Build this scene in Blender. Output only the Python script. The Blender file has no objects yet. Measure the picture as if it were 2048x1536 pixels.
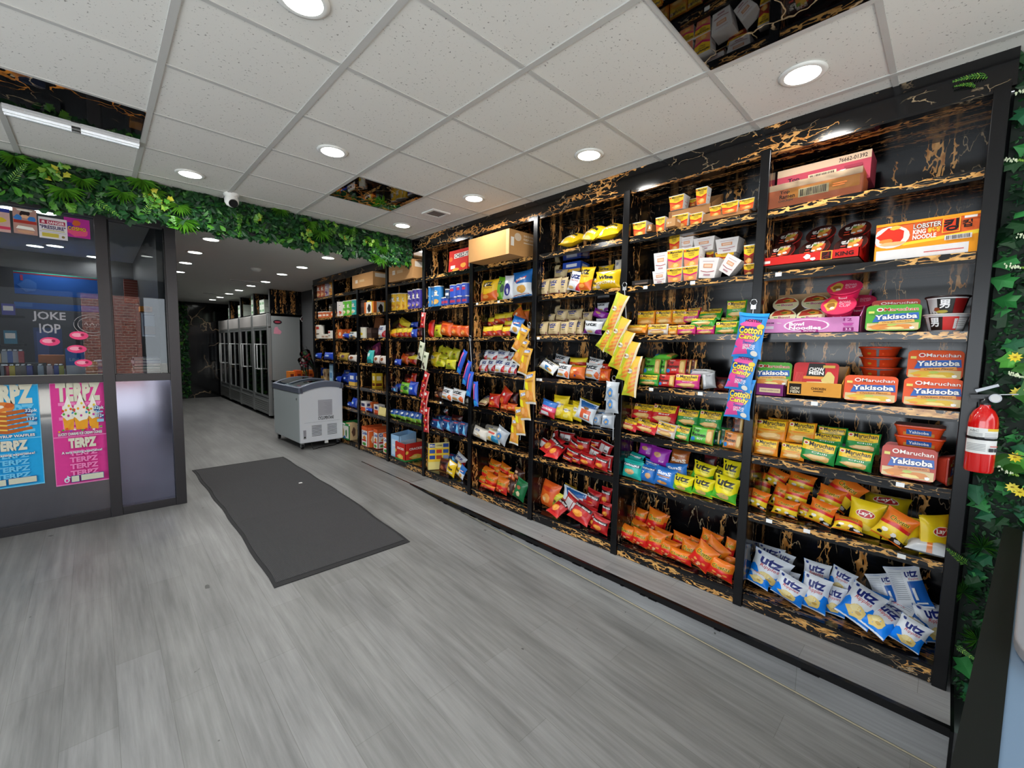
import bpy, bmesh, math, random
from mathutils import Vector, Matrix, noise
SC = bpy.context.scene; COL = SC.collection
PI = math.pi
rnd = random.Random(7)
# ------------------------------------------------------------------ camera model
F = 853.448; YAW, PIT, ROL = .772675, -.082092, .018636
CAM = Vector((0, 0, 1.595))
_fw = Vector((math.sin(YAW)*math.cos(PIT), math.cos(YAW)*math.cos(PIT), math.sin(PIT)))
_rt = Vector((math.cos(YAW), -math.sin(YAW), 0)); _up = _rt.cross(_fw)
RT = math.cos(ROL)*_rt + math.sin(ROL)*_up
UP = -math.sin(ROL)*_rt + math.cos(ROL)*_up
FW = _fw
def ray(u, v): return RT*((u-1024)/F) + UP*(-(v-768)/F) + FW
def atX(u, v, x): d = ray(u, v); return CAM + d*((x-CAM.x)/d.x)
def atY(u, v, y): d = ray(u, v); return CAM + d*((y-CAM.y)/d.y)
def atZ(u, v, z): d = ray(u, v); return CAM + d*((z-CAM.z)/d.z)
def proj(p):
    q = Vector(p)-CAM
    return 1024+F*q.dot(RT)/q.dot(FW), 768-F*q.dot(UP)/q.dot(FW)
# room constants
XS, XW = 2.86, 3.31            # shelf front, wall behind the shelves
ZC, ZB = 2.912, 2.76           # ceilings: front room, back area
YP = 5.27                      # glass partition
Y0, BW = -.07, .9083           # first post, bay width
ST = [2.435, 2.073, 1.714, 1.342, .973, .612, .09]
def zf(y): return 0 if y >= 4.35 else -.048*(4.35-y)
# ------------------------------------------------------------------ materials
def lin(h):
    if not isinstance(h, str): return tuple(h)+(1,)
    c = [int(h[i:i+2], 16)/255 for i in (0, 2, 4)]
    return tuple(x/12.92 if x <= .04045 else ((x+.055)/1.055)**2.4 for x in c)+(1,)
MATS = {}
def newmat(name):
    m = bpy.data.materials.new(name); m.use_nodes = True
    nt = m.node_tree; b = nt.nodes['Principled BSDF']
    return m, nt, b
def N(nt, typ, **kw):
    n = nt.nodes.new(typ)
    for k, v in kw.items():
        if k in n.inputs: n.inputs[k].default_value = v
        else: setattr(n, k, v)
    return n
def mat(h, rough=.5, metal=0., var=.06, scale=30., spec=.5, coat=0.):
    """plain coloured surface with a light procedural mottling"""
    key = (h, rough, metal, var, scale, spec, coat)
    if key in MATS: return MATS[key]
    m, nt, b = newmat('surface_'+str(h))
    no = N(nt, 'ShaderNodeTexNoise', Scale=scale, Detail=3.)
    tc = N(nt, 'ShaderNodeTexCoord'); nt.links.new(tc.outputs['Object'], no.inputs['Vector'])
    mr = N(nt, 'ShaderNodeMapRange'); mr.inputs['To Min'].default_value = 1-var; mr.inputs['To Max'].default_value = 1+var
    nt.links.new(no.outputs['Fac'], mr.inputs['Value'])
    hs = N(nt, 'ShaderNodeHueSaturation'); hs.inputs['Color'].default_value = lin(h)
    nt.links.new(mr.outputs[0], hs.inputs['Value']); nt.links.new(hs.outputs[0], b.inputs['Base Color'])
    b.inputs['Roughness'].default_value = rough; b.inputs['Metallic'].default_value = metal
    b.inputs['Specular IOR Level'].default_value = spec; b.inputs['Coat Weight'].default_value = coat
    MATS[key] = m; return m
def film(h): return mat(h, .3, 0., .05, 25., .5)
def card(h): return mat(h, .7, 0., .05, 40., .25)
def emit(name, h, s):
    m, nt, b = newmat(name); b.inputs['Base Color'].default_value = lin(h)
    b.inputs['Emission Color'].default_value = lin(h); b.inputs['Emission Strength'].default_value = s
    return m
def glass(name, tint='FFFFFF', refl=.5, rough=0.):
    m, nt, b = newmat(name); out = nt.nodes['Material Output']
    tr = N(nt, 'ShaderNodeBsdfTransparent'); tr.inputs[0].default_value = lin(tint)
    gl = N(nt, 'ShaderNodeBsdfGlossy'); gl.inputs['Roughness'].default_value = rough
    fr = N(nt, 'ShaderNodeFresnel', IOR=1.5)
    mu = N(nt, 'ShaderNodeMath', operation='MULTIPLY_ADD', use_clamp=True); mu.inputs[1].default_value = refl*2; mu.inputs[2].default_value = .0
    nt.links.new(fr.outputs[0], mu.inputs[0])
    mx = N(nt, 'ShaderNodeMixShader'); nt.links.new(mu.outputs[0], mx.inputs[0])
    nt.links.new(tr.outputs[0], mx.inputs[1]); nt.links.new(gl.outputs[0], mx.inputs[2]); nt.links.new(mx.outputs[0], out.inputs[0])
    return m
def marble(name, scale, gold=('E3AA66', 'B57636'), dens=.5, rough=.14, base='0B0B0D', wid=.19, run=.16):
    """black portoro vinyl: golden network streams stretched along one axis"""
    m, nt, b = newmat(name); L = nt.links
    g = N(nt, 'ShaderNodeNewGeometry')
    mp = N(nt, 'ShaderNodeMapping'); mp.inputs['Scale'].default_value = scale; L.new(g.outputs['Position'], mp.inputs[0])
    n1 = N(nt, 'ShaderNodeTexNoise', Scale=2.2, Detail=3.)
    L.new(mp.outputs[0], n1.inputs['Vector'])
    # distort
    sub = N(nt, 'ShaderNodeVectorMath', operation='SUBTRACT'); sub.inputs[1].default_value = (.5, .5, .5); L.new(n1.outputs['Color'], sub.inputs[0])
    sc = N(nt, 'ShaderNodeVectorMath', operation='SCALE'); sc.inputs['Scale'].default_value = .75; L.new(sub.outputs[0], sc.inputs[0])
    ad = N(nt, 'ShaderNodeVectorMath', operation='ADD'); L.new(mp.outputs[0], ad.inputs[0]); L.new(sc.outputs[0], ad.inputs[1])
    vo = N(nt, 'ShaderNodeTexVoronoi', feature='DISTANCE_TO_EDGE', Scale=3.2); L.new(ad.outputs[0], vo.inputs['Vector'])
    # stream mask: stretched much further
    m2 = N(nt, 'ShaderNodeMapping'); m2.inputs['Scale'].default_value = tuple(s*(run if s == min(scale) else .9) for s in scale); L.new(g.outputs['Position'], m2.inputs[0])
    n2 = N(nt, 'ShaderNodeTexNoise', Scale=1.5, Detail=2.5); L.new(m2.outputs[0], n2.inputs['Vector'])
    ma = N(nt, 'ShaderNodeMapRange'); ma.inputs['From Min'].default_value = dens; ma.inputs['From Max'].default_value = dens+.13; L.new(n2.outputs['Fac'], ma.inputs['Value'])
    # vein width
    th = N(nt, 'ShaderNodeMath', operation='MULTIPLY'); th.inputs[1].default_value = wid; L.new(ma.outputs[0], th.inputs[0])
    lt = N(nt, 'ShaderNodeMath', operation='SUBTRACT'); L.new(th.outputs[0], lt.inputs[0]); L.new(vo.outputs['Distance'], lt.inputs[1])
    st = N(nt, 'ShaderNodeMapRange'); st.inputs['From Min'].default_value = 0; st.inputs['From Max'].default_value = .02; L.new(lt.outputs[0], st.inputs['Value'])
    # thin pale hairlines
    v2 = N(nt, 'ShaderNodeTexVoronoi', feature='DISTANCE_TO_EDGE', Scale=1.3); L.new(ad.outputs[0], v2.inputs['Vector'])
    h1 = N(nt, 'ShaderNodeMapRange'); h1.inputs['From Min'].default_value = .022; h1.inputs['From Max'].default_value = .006; L.new(v2.outputs['Distance'], h1.inputs['Value'])
    n3 = N(nt, 'ShaderNodeTexNoise', Scale=1.1, Detail=1.); L.new(mp.outputs[0], n3.inputs['Vector'])
    h2 = N(nt, 'ShaderNodeMapRange'); h2.inputs['From Min'].default_value = .5; h2.inputs['From Max'].default_value = .6; L.new(n3.outputs['Fac'], h2.inputs['Value'])
    h3 = N(nt, 'ShaderNodeMath', operation='MULTIPLY'); L.new(h1.outputs[0], h3.inputs[0]); L.new(h2.outputs[0], h3.inputs[1])
    gm = N(nt, 'ShaderNodeMix', data_type='RGBA'); gm.inputs[6].default_value = lin(gold[1]); gm.inputs[7].default_value = lin(gold[0])
    n4 = N(nt, 'ShaderNodeTexNoise', Scale=5., Detail=2.); L.new(mp.outputs[0], n4.inputs['Vector'])
    r4 = N(nt, 'ShaderNodeMapRange'); r4.inputs['From Min'].default_value = .35; r4.inputs['From Max'].default_value = .6; L.new(n4.outputs['Fac'], r4.inputs['Value']); L.new(r4.outputs[0], gm.inputs[0])
    c1 = N(nt, 'ShaderNodeMix', data_type='RGBA'); c1.inputs[6].default_value = lin(base); c1.inputs[7].default_value = lin('A58F70'); L.new(h3.outputs[0], c1.inputs[0])
    c2 = N(nt, 'ShaderNodeMix', data_type='RGBA'); L.new(st.outputs[0], c2.inputs[0]); L.new(c1.outputs[2], c2.inputs[6]); L.new(gm.outputs[2], c2.inputs[7])
    L.new(c2.outputs[2], b.inputs['Base Color'])
    b.inputs['Roughness'].default_value = rough
    return m
MV = marble('black_gold_marble_upright', (9., 9., 3.4), dens=.525)
MH = marble('black_gold_marble_lengthwise', (12., 4.2, 12.), gold=('B98246', '7A4E26'), dens=.52, wid=.2)
MF = marble('black_gold_marble_fascia', (11., 4.2, 13.), gold=('DDAA62', 'A8743A'), dens=.455, wid=.145, run=.5)
MHD = marble('black_gold_marble_header', (11., 4.2, 9.), dens=.545, run=.3)
MBW = marble('dark_wall_marble', (1.2, 1.2, 1.0), gold=('B0702A', '6A4522'), dens=.60, rough=.1, base='101113', wid=.10)
BLK = mat('0B0B0D', .25, 0., .1, 40., .35)
BLKM = mat('1C1D20', .4, 0., .1, 60., .5)
FRAME = mat('2B2A2D', .38, .2, .06, 50.)
WHITE = mat('E9EAE8', .5, 0., .02)
def ceil_mat():
    m, nt, b = newmat('mineral_fibre_tile'); L = nt.links
    g = N(nt, 'ShaderNodeNewGeometry')
    n = N(nt, 'ShaderNodeTexNoise', Scale=95., Detail=2.); L.new(g.outputs['Position'], n.inputs['Vector'])
    r = N(nt, 'ShaderNodeValToRGB'); r.color_ramp.elements[0].position = .27; r.color_ramp.elements[0].color = lin('8C8B86')
    r.color_ramp.elements[1].position = .34; r.color_ramp.elements[1].color = lin('DFDED9'); L.new(n.outputs['Fac'], r.inputs[0])
    L.new(r.outputs[0], b.inputs['Base Color']); b.inputs['Roughness'].default_value = .9; b.inputs['Specular IOR Level'].default_value = .1
    return m
def plank_mat(name, c1, c2, scale=1., rough=.42):
    m, nt, b = newmat(name); L = nt.links
    g = N(nt, 'ShaderNodeNewGeometry')
    mp = N(nt, 'ShaderNodeMapping'); mp.inputs['Rotation'].default_value = (0, 0, PI/2); L.new(g.outputs['Position'], mp.inputs[0])
    br = N(nt, 'ShaderNodeTexBrick', Scale=1.); br.offset = .37
    br.inputs['Color1'].default_value = lin(c1); br.inputs['Color2'].default_value = lin(c2); br.inputs['Mortar'].default_value = lin('6E6E6B')
    br.inputs['Mortar Size'].default_value = .0011; br.inputs['Brick Width'].default_value = 1.22; br.inputs['Row Height'].default_value = .182; br.inputs['Bias'].default_value = 0.
    L.new(mp.outputs[0], br.inputs['Vector'])
    m2 = N(nt, 'ShaderNodeMapping'); m2.inputs['Scale'].default_value = (32., 1.0, 32.); L.new(g.outputs['Position'], m2.inputs[0])
    n = N(nt, 'ShaderNodeTexNoise', Scale=1., Detail=6., Roughness=.65); L.new(m2.outputs[0], n.inputs['Vector'])
    m3 = N(nt, 'ShaderNodeMapping'); m3.inputs['Scale'].default_value = (5., 1.1, 5.); L.new(g.outputs['Position'], m3.inputs[0])
    n2 = N(nt, 'ShaderNodeTexNoise', Scale=1., Detail=4.); L.new(m3.outputs[0], n2.inputs['Vector'])
    a = N(nt, 'ShaderNodeMapRange'); a.inputs['From Min'].default_value = .3; a.inputs['From Max'].default_value = .7; a.inputs['To Min'].default_value = .74; a.inputs['To Max'].default_value = 1.2; L.new(n.outputs['Fac'], a.inputs['Value'])
    a2 = N(nt, 'ShaderNodeMapRange'); a2.inputs['From Min'].default_value = .3; a2.inputs['From Max'].default_value = .7; a2.inputs['To Min'].default_value = .8; a2.inputs['To Max'].default_value = 1.16; L.new(n2.outputs['Fac'], a2.inputs['Value'])
    mu = N(nt, 'ShaderNodeMath', operation='MULTIPLY'); L.new(a.outputs[0], mu.inputs[0]); L.new(a2.outputs[0], mu.inputs[1])
    hs = N(nt, 'ShaderNodeHueSaturation'); L.new(br.outputs['Color'], hs.inputs['Color']); L.new(mu.outputs[0], hs.inputs['Value'])
    # dark specks
    n5 = N(nt, 'ShaderNodeTexNoise', Scale=11., Detail=2.); L.new(g.outputs['Position'], n5.inputs['Vector'])
    sp = N(nt, 'ShaderNodeMapRange'); sp.inputs['From Min'].default_value = .235; sp.inputs['From Max'].default_value = .22; L.new(n5.outputs['Fac'], sp.inputs['Value'])
    cm = N(nt, 'ShaderNodeMix', data_type='RGBA'); cm.inputs[7].default_value = lin('4A4A48'); L.new(sp.outputs[0], cm.inputs[0]); L.new(hs.outputs[0], cm.inputs[6])
    L.new(cm.outputs[2], b.inputs['Base Color'])
    b.inputs['Roughness'].default_value = rough; b.inputs['Specular IOR Level'].default_value = .45
    rr = N(nt, 'ShaderNodeMapRange'); rr.inputs['To Min'].default_value = rough-.1; rr.inputs['To Max'].default_value = rough+.12; L.new(n.outputs['Fac'], rr.inputs['Value']); L.new(rr.outputs[0], b.inputs['Roughness'])
    return m
# ------------------------------------------------------------------ mesh builder
class MB:
    def __init__(s): s.v = []; s.f = []; s.mi = []; s.mats = []; s.sm = []
    def slot(s, m):
        if m not in s.mats: s.mats.append(m)
        return s.mats.index(m)
    def add(s, vs, fs, m, smooth=False):
        o = len(s.v); s.v += [tuple(v) for v in vs]; k = s.slot(m)
        for f in fs: s.f.append(tuple(o+i for i in f)); s.mi.append(k); s.sm.append(smooth)
    def box(s, x0, y0, z0, x1, y1, z1, m):
        v = [(x, y, z) for z in (z0, z1) for y in (y0, y1) for x in (x0, x1)]
        s.add(v, [(0, 2, 3, 1), (4, 5, 7, 6), (0, 1, 5, 4), (1, 3, 7, 5), (3, 2, 6, 7), (2, 0, 4, 6)], m)
    def lathe(s, prof, m, c=(0, 0, 0), n=20, axis='z', smooth=True, cap=True):
        vs = []; fs = []
        for r, z in prof:
            for i in range(n):
                a = 2*PI*i/n; p = (r*math.cos(a), r*math.sin(a), z)
                if axis == 'y': p = (p[0], p[2], -p[1])
                if axis == 'x': p = (p[2], p[0], p[1])
                vs.append((p[0]+c[0], p[1]+c[1], p[2]+c[2]))
        for k in range(len(prof)-1):
            for i in range(n):
                j = (i+1) % n; fs.append((k*n+i, k*n+j, (k+1)*n+j, (k+1)*n+i))
        s.add(vs, fs, m, smooth)
        if cap:
            s.add(vs[:n], [tuple(range(n))[::-1]], m); s.add(vs[-n:], [tuple(range(n))], m)
    def tube(s, pts, r, m, n=8, closed=False):
        pts = [Vector(p) for p in pts]; vs = []; fs = []; rs = r if isinstance(r, (list, tuple)) else [r]*len(pts)
        K = len(pts)
        for k, p in enumerate(pts):
            a = pts[(k-1) % K] if (k > 0 or closed) else p; b_ = pts[(k+1) % K] if (k < K-1 or closed) else p
            t = (b_-a).normalized(); q = t.orthogonal().normalized() if abs(t.z) > .95 else t.cross(Vector((0, 0, 1))).normalized(); w = t.cross(q)
            for i in range(n):
                an = 2*PI*i/n; vs.append(p+(q*math.cos(an)+w*math.sin(an))*rs[k])
        for k in range(K if closed else K-1):
            for i in range(n):
                j = (i+1) % n; k2 = (k+1) % K; fs.append((k*n+i, k*n+j, k2*n+j, k2*n+i))
        s.add(vs, fs, m, True)
        if not closed: s.add(vs[:n], [tuple(range(n))[::-1]], m); s.add(vs[-n:], [tuple(range(n))], m)
    def prism(s, poly, d0, d1, m, plane='xz'):
        """extrude a 2-D outline; plane xz -> along y, yz -> along x, xy -> along z"""
        mk = {'xz': lambda a, b, d: (a, d, b), 'yz': lambda a, b, d: (d, a, b), 'xy': lambda a, b, d: (a, b, d)}[plane]
        n = len(poly); v = [mk(a, b, d0) for a, b in poly]+[mk(a, b, d1) for a, b in poly]
        s.add(v, [tuple(range(n)), tuple(range(2*n-1, n-1, -1))]+[(i, i+n, (i+1) % n+n, (i+1) % n) for i in range(n)], m)
    def mesh(s, name):
        me = bpy.data.meshes.new(name); me.from_pydata(s.v, [], s.f)
        for m in s.mats: me.materials.append(m)
        me.polygons.foreach_set('material_index', s.mi); me.polygons.foreach_set('use_smooth', s.sm); me.update()
        return me
    def obj(s, name, parent=None, loc=None, bevel=0, seg=2, fix=True):
        me = s.mesh(name)
        if fix:
            b = bmesh.new(); b.from_mesh(me); bmesh.ops.recalc_face_normals(b, faces=b.faces[:]); b.to_mesh(me); b.free()
        o = bpy.data.objects.new(name, me); COL.objects.link(o)
        if parent: o.parent = parent
        if loc is not None: o.location = loc
        if bevel:
            md = o.modifiers.new('edge', 'BEVEL'); md.width = bevel; md.segments = seg; md.limit_method = 'ANGLE'
        return o
def one(name, parent, fn, loc=None, bevel=0, seg=2):
    b = MB(); fn(b); return b.obj(name, parent, loc, bevel, seg)
def tag(o, label=None, cat=None, group=None, kind=None):
    for k, v in (('label', label), ('category', cat), ('group', group), ('kind', kind)):
        if v: o[k] = v
    return o
def thing(name, label, cat, loc=(0, 0, 0), rz=0, group=None, kind=None):
    o = bpy.data.objects.new(name, None); COL.objects.link(o); o.location = loc; o.rotation_euler = (0, 0, rz); o.empty_display_size = .05
    return tag(o, label, cat, group, kind)
def dup(o, parent=None):
    c = o.copy(); COL.objects.link(c); c.parent = parent
    for ch in o.children: dup(ch, c)
    return c
# ------------------------------------------------------------------ flat art laid on a surface
_txt = {}
_fc = bpy.data.curves.new('lettering', 'FONT'); _fo = bpy.data.objects.new('lettering', _fc); COL.objects.link(_fo)
def text(st, bold=0., shear=0.):
    k = (st, bold, shear)
    if k in _txt: return _txt[k]
    def get(b):
        _fc.body = st; _fc.resolution_u = 2; _fc.offset = b; _fc.shear = shear; _fc.fill_mode = 'FRONT'
        bpy.context.view_layer.update()
        e = _fo.evaluated_get(bpy.context.evaluated_depsgraph_get()); me = e.to_mesh()
        r = [(v.co.x, v.co.y) for v in me.vertices], [tuple(p.vertices) for p in me.polygons]; e.to_mesh_clear(); return r
    v0, _ = get(0.); v, f = get(bold) if bold else (v0, _)
    xs = [p[0] for p in v0]; ys = [p[1] for p in v0]; ax, ay = min(xs), min(ys); sx, sy = max(max(xs)-ax, 1e-4), max(max(ys)-ay, 1e-4)
    _txt[k] = ([((x-ax)/sx, (y-ay)/sy) for x, y in v], f); return _txt[k]
def shape2d(l):
    """layer -> verts, faces in unit coordinates"""
    t = l[0]
    if t == 'R':
        _, c, a, b, e, d = l; return [(a, b), (e, b), (e, d), (a, d)], [(0, 1, 2, 3)]
    if t == 'E':
        _, c, a, b, ru, rv = l; n = 18; return [(a+ru*math.cos(2*PI*i/n), b+rv*math.sin(2*PI*i/n)) for i in range(n)], [tuple(range(n))]
    if t == 'P':
        return list(l[2]), [tuple(range(len(l[2])))]
    if t == 'G':      # a blobby outline
        _, c, a, b, ru, rv, sd = l; r = random.Random(sd); n = 14
        ph = [r.uniform(.72, 1.05) for i in range(n)]
        return [(a+ru*ph[i]*math.cos(2*PI*i/n), b+rv*ph[i]*math.sin(2*PI*i/n)) for i in range(n)], [tuple(range(n))]
    if t == 'T':
        _, c, s_, a, b, e, d = l[:7]; bo = l[7] if len(l) > 7 else 0.; sh = l[8] if len(l) > 8 else 0.; rise = l[9] if len(l) > 9 else 0.
        v, f = text(s_, bo, sh); return [(a+x*(e-a), b+y*(d-b)+rise*x) for x, y in v], f
    raise ValueError(t)
def art(M, layers, surf, matf, cut=0, off0=.0005, step=.0003):
    for k, l in enumerate(layers):
        v, f = shape2d(l); off = off0+step*k
        if cut:
            bm = bmesh.new(); bv = [bm.verts.new((x, y, 0)) for x, y in v]
            for q in f:
                try: bm.faces.new([bv[i] for i in q])
                except ValueError: pass
            xs = [p[0] for p in v]; ys = [p[1] for p in v]
            for ax, lo, hi in ((0, min(xs), max(xs)), (1, min(ys), max(ys))):
                cn = cut if isinstance(cut, int) else cut[ax]
                for i in range(1, cn):
                    t = i/cn
                    if lo+.01 < t < hi-.01:
                        co = [0, 0, 0]; no = [0, 0, 0]; co[ax] = t; no[ax] = 1
                        bmesh.ops.bisect_plane(bm, geom=bm.verts[:]+bm.edges[:]+bm.faces[:], plane_co=co, plane_no=no)
            bm.verts.index_update(); v = [(p.co.x, p.co.y) for p in bm.verts]; f = [tuple(q.index for q in fc.verts) for fc in bm.faces]; bm.free()
        vs = [surf(min(max(a, .0), 1.), min(max(b, .0), 1.), off) for a, b in v]
        M.add(vs, f, matf(l[1]), bool(cut))
# ------------------------------------------------------------------ the setting
def struct(name, fn, bevel=0, parent=None):
    o = one(name, parent, fn, bevel=bevel)
    if not parent: o['kind'] = 'structure'
    return o
FLOOR = plank_mat('grey_vinyl_planks', '868685', '7D7D7B')
PLAT = plank_mat('grey_platform_planks', '939393', '8B8B8B', rough=.4)
CEIL = ceil_mat(); PAINT = mat('D6D6D3', .8, 0., .02, 5., .2); GREYW = mat('5B5D60', .6); DARKW = mat('1D1E22', .5)
TX = [.2804+.6149*i for i in range(-6, 5)]; TY = [2.7035+.6047*j for j in range(-7, 4)]
XL = -3.2; YF = -1.6; YE = 15.25
def fl(b):
    n = 24
    ys = [YF-2+(4.35-YF+2)*i/n for i in range(n+1)]
    v = []; 
    for y in ys: v += [(XL, y, zf(max(y, YF))), (2.9, y, zf(max(y, YF)))]
    b.add(v, [(2*i, 2*i+1, 2*i+3, 2*i+2) for i in range(n)], FLOOR)
    b.add([(XL, 4.35, 0), (XW, 4.35, 0), (XW, YE, 0), (XL, YE, 0)], [(0, 1, 2, 3)], FLOOR)
    b.add([(2.9, YF-2, zf(YF)), (XW, YF-2, zf(YF)), (XW, 0, zf(YF)), (2.9, 0, zf(YF))], [(0, 1, 2, 3)], FLOOR)
struct('floor', fl)
struct('ceiling', lambda b: (b.box(XL, YF, ZC, XW, 4.74, ZC+.05, CEIL), b.box(XL, 4.84, ZB, XW+.1, YE, ZB+.05, PAINT)))
TBAR = mat('BDBDBA', .5, 0., .02)
def grid(b):
    for x in TX: b.box(x-.015, YF, ZC-.006, x+.015, 4.72, ZC+.001, TBAR)
    for y in TY: b.box(XL, y-.012, ZC-.004, 2.86, y+.012, ZC+.001, TBAR)
struct('trim_1', grid)
struct('wall_right', lambda b: b.box(XW+.005, YF, -.5, XW+.1, YE, ZC, GREYW))
struct('wall_left', lambda b: [b.box(XL-.1, y0, z0, XL, y1, z1, mat('D2D2CE', .8)) for y0, z0, y1, z1 in ((YF, 2.5, 3.6, ZC), (YF, -.5, 3.6, .25), (3.6, -.5, YE, ZC))])  # unseen; white for bounce, with an opening added to light the shelves
struct('added_side_window', lambda b: [b.box(XL-.08, y-.03, .25, XL-.02, y+.03, 2.5, BLKM) for y in (YF, -.3, 1.0, 2.3, 3.57)])  # made-up side window, added to throw daylight onto the shelf fronts
struct('wall_back', lambda b: b.box(XL, YE, 0, XW, YE+.1, ZB, MBW))
struct('trim_2', lambda b: b.box(XL, 4.745, 2.63, 2.87, 4.84, ZC+.03, DARKW))               # bulkhead behind the leaves
struct('trim_3', lambda b: (b.box(XS-.002, -.11, 2.757, XS+.02, 4.745, ZC, MHD), b.box(XS-.002, 4.745, 2.66, XS+.02, Y0+9*BW+.02, ZB, MHD)))
struct('wall_front', lambda b: (b.box(XL, YF-.15, 2.55, XW, YF, ZC, DARKW), b.box(XL, YF-.15, -.3, -2.6, YF, 2.55, DARKW), b.box(2.75, YF-.15, -.3, XW, YF, 2.55, DARKW)))
def stf(b):
    for x in (-2.6, -1.3, -.25, .75, 1.75, 2.75): b.box(x-.03, YF-.12, -.3, x+.03, YF-.05, 2.55, BLKM)
    b.box(-2.6, YF-.12, .1, -.25, YF-.05, .16, BLKM); b.box(.75, YF-.12, .1, 2.75, YF-.05, .16, BLKM)
struct('window_2', stf)
# outside: pavement, road, brick terrace opposite
def brick_mat():
    m, nt, b = newmat('red_brickwork'); g = N(nt, 'ShaderNodeTexCoord'); mp = N(nt, 'ShaderNodeMapping'); mp.inputs['Rotation'].default_value = (PI/2, 0, 0)
    nt.links.new(g.outputs['Object'], mp.inputs[0]); br = N(nt, 'ShaderNodeTexBrick', Scale=2.2); nt.links.new(mp.outputs[0], br.inputs['Vector'])
    br.inputs['Color1'].default_value = lin('8C4A3A'); br.inputs['Color2'].default_value = lin('74392D'); br.inputs['Mortar'].default_value = lin('A79A90'); nt.links.new(br.outputs[0], b.inputs['Base Color']); return m
ext = struct('exterior_street', lambda b: (b.box(-30, -40, -.6, 30, YF-2, -.32, mat('BDBBB5', .9)),))
one('terrace_and_dark_block', ext, lambda b: (b.box(-.35, -14.6, -.4, 1.45, -14, 5.2, brick_mat()), b.box(-16, -15, -.4, -.35, -14.1, 6.5, mat('262B31', .6)), b.box(6, -17, -.4, 14, -16, 3.8, brick_mat())))  # dark block is added to keep bright sky out of the glass reflection
# glass partition: frames and panes
wn = thing('window_1', None, None, (0, YP, 0), kind='structure')
GUP = glass('clear_pane', 'E6EAEC', .38); GLO_m, _nt, _b = newmat('smoked_lower_pane'); _b.inputs['Base Color'].default_value = lin('35363F'); _b.inputs['Roughness'].default_value = .06; _b.inputs['Specular IOR Level'].default_value = 1.; _b.inputs['Coat Weight'].default_value = 1.; _b.inputs['Coat Roughness'].default_value = .03
MIR = mat('6C6E80', .1, .85, .02, 3.)
XJ0, XJ1, XM0, XM1 = .505, .588, .035, .115
def frame(b):
    f = FRAME
    b.box(XJ0, -.05, 0, XJ1, .05, ZB, f); b.box(XM0, -.05, 0, XM1, .05, ZB, f); b.box(-1.5, -.05, 0, -1.42, .05, ZB, f)
    for z0, z1 in ((0, .075), (1.235, 1.302), (2.655, ZB)): b.box(-1.42, -.045, z0, XM0, .045, z1, f); b.box(XM1, -.045, z0, XJ0, .045, z1, f)
    b.box(XM1, -.05, 1.302, XM1+.012, .0, 2.655, BLK); b.box(XJ0-.012, -.05, 1.302, XJ0, 0, 2.655, BLK); b.box(-1.42, -.05, 1.302, XM0, -.03, 1.307, mat('A6A49C', .4))
one('window_frame', wn, frame, bevel=.003)
for x0, x1 in ((-1.42, XM0), (XM1, XJ0)):
    one('upper_pane', wn, lambda b: b.box(x0, -.004, 1.302, x1, .004, 2.655, GUP))
    one('lower_pane', wn, lambda b: b.box(x0, -.004, .075, x1, .004, 1.235, GLO_m if x0 < 0 else MIR))
# shop behind the glass
struct('wall_shop', lambda b: (b.box(XL, 8.6, 0, .5, 8.7, ZB, DARKW), b.box(.45, YP+.06, 0, .5, 8.6, ZB, DARKW), b.box(XL, YP+.05, 0, -1.5, YP+.1, ZB, DARKW)))
# ------------------------------------------------------------------ platform, mat
pf = thing('display_platform', 'low grey plank platform running along the floor under the shelving', 'platform', (2.94, 2.2, -.2))
def plat(b): b.box(2.575-2.94, -.11-2.2, -.15, XS+.44-2.94, 4.36-2.2, .2, PLAT)
one('platform_deck', pf, plat)
def edge(b):
    n = 30; r = random.Random(3); y0 = -.11
    b.box(2.556-2.94, y0-2.2, .165, 2.582-2.94, 4.3-2.2, .2035, BLK)
    b.box(2.566-2.94, 4.3-2.2, .19, 2.582-2.94, 5.6-2.2, .2025, BLK)
    b.box(2.55-2.94, y0-.012-2.2, -.2, 3.0-2.94, y0-2.2, .2, BLK)
    for i in range(26):
        y = r.uniform(.3, 4.2); b.box(2.548-2.94, y-2.2, .1655, 2.557-2.94, y+r.uniform(.02, .09)-2.2, .17, BLK)
tag(one('edge_strip', pf, edge), 'black metal edge strip')
one('joint_seam', pf, lambda b: b.tube([(2.571-2.94, y, zf(y)+.203) for y in [-.1+.2*i for i in range(21)]] if 0 else [(2.571-2.94, -2.3+.2*i, zf(-.1+.2*i)+.203) for i in range(21)], .004, mat('B3A98E', .7), 6))
mm, nt, bb = newmat('ribbed_rubber_mat')
_g = N(nt, 'ShaderNodeNewGeometry'); _w = N(nt, 'ShaderNodeTexWave', Scale=34., Distortion=0.); _w.bands_direction = 'X'; nt.links.new(_g.outputs['Position'], _w.inputs['Vector'])
_n = N(nt, 'ShaderNodeTexNoise', Scale=160., Detail=2.); nt.links.new(_g.outputs['Position'], _n.inputs['Vector'])
_m = N(nt, 'ShaderNodeMath', operation='MULTIPLY'); nt.links.new(_w.outputs['Fac'], _m.inputs[0]); nt.links.new(_n.outputs['Fac'], _m.inputs[1])
_c = N(nt, 'ShaderNodeMix', data_type='RGBA'); _c.inputs[6].default_value = lin('2B2B2D'); _c.inputs[7].default_value = lin('5A5A5C'); nt.links.new(_m.outputs[0], _c.inputs[0]); nt.links.new(_c.outputs[2], bb.inputs['Base Color']); bb.inputs['Roughness'].default_value = .85
_bp = N(nt, 'ShaderNodeBump', Strength=.5, Distance=.003); nt.links.new(_w.outputs['Fac'], _bp.inputs['Height']); nt.links.new(_bp.outputs[0], bb.inputs['Normal'])
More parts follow.
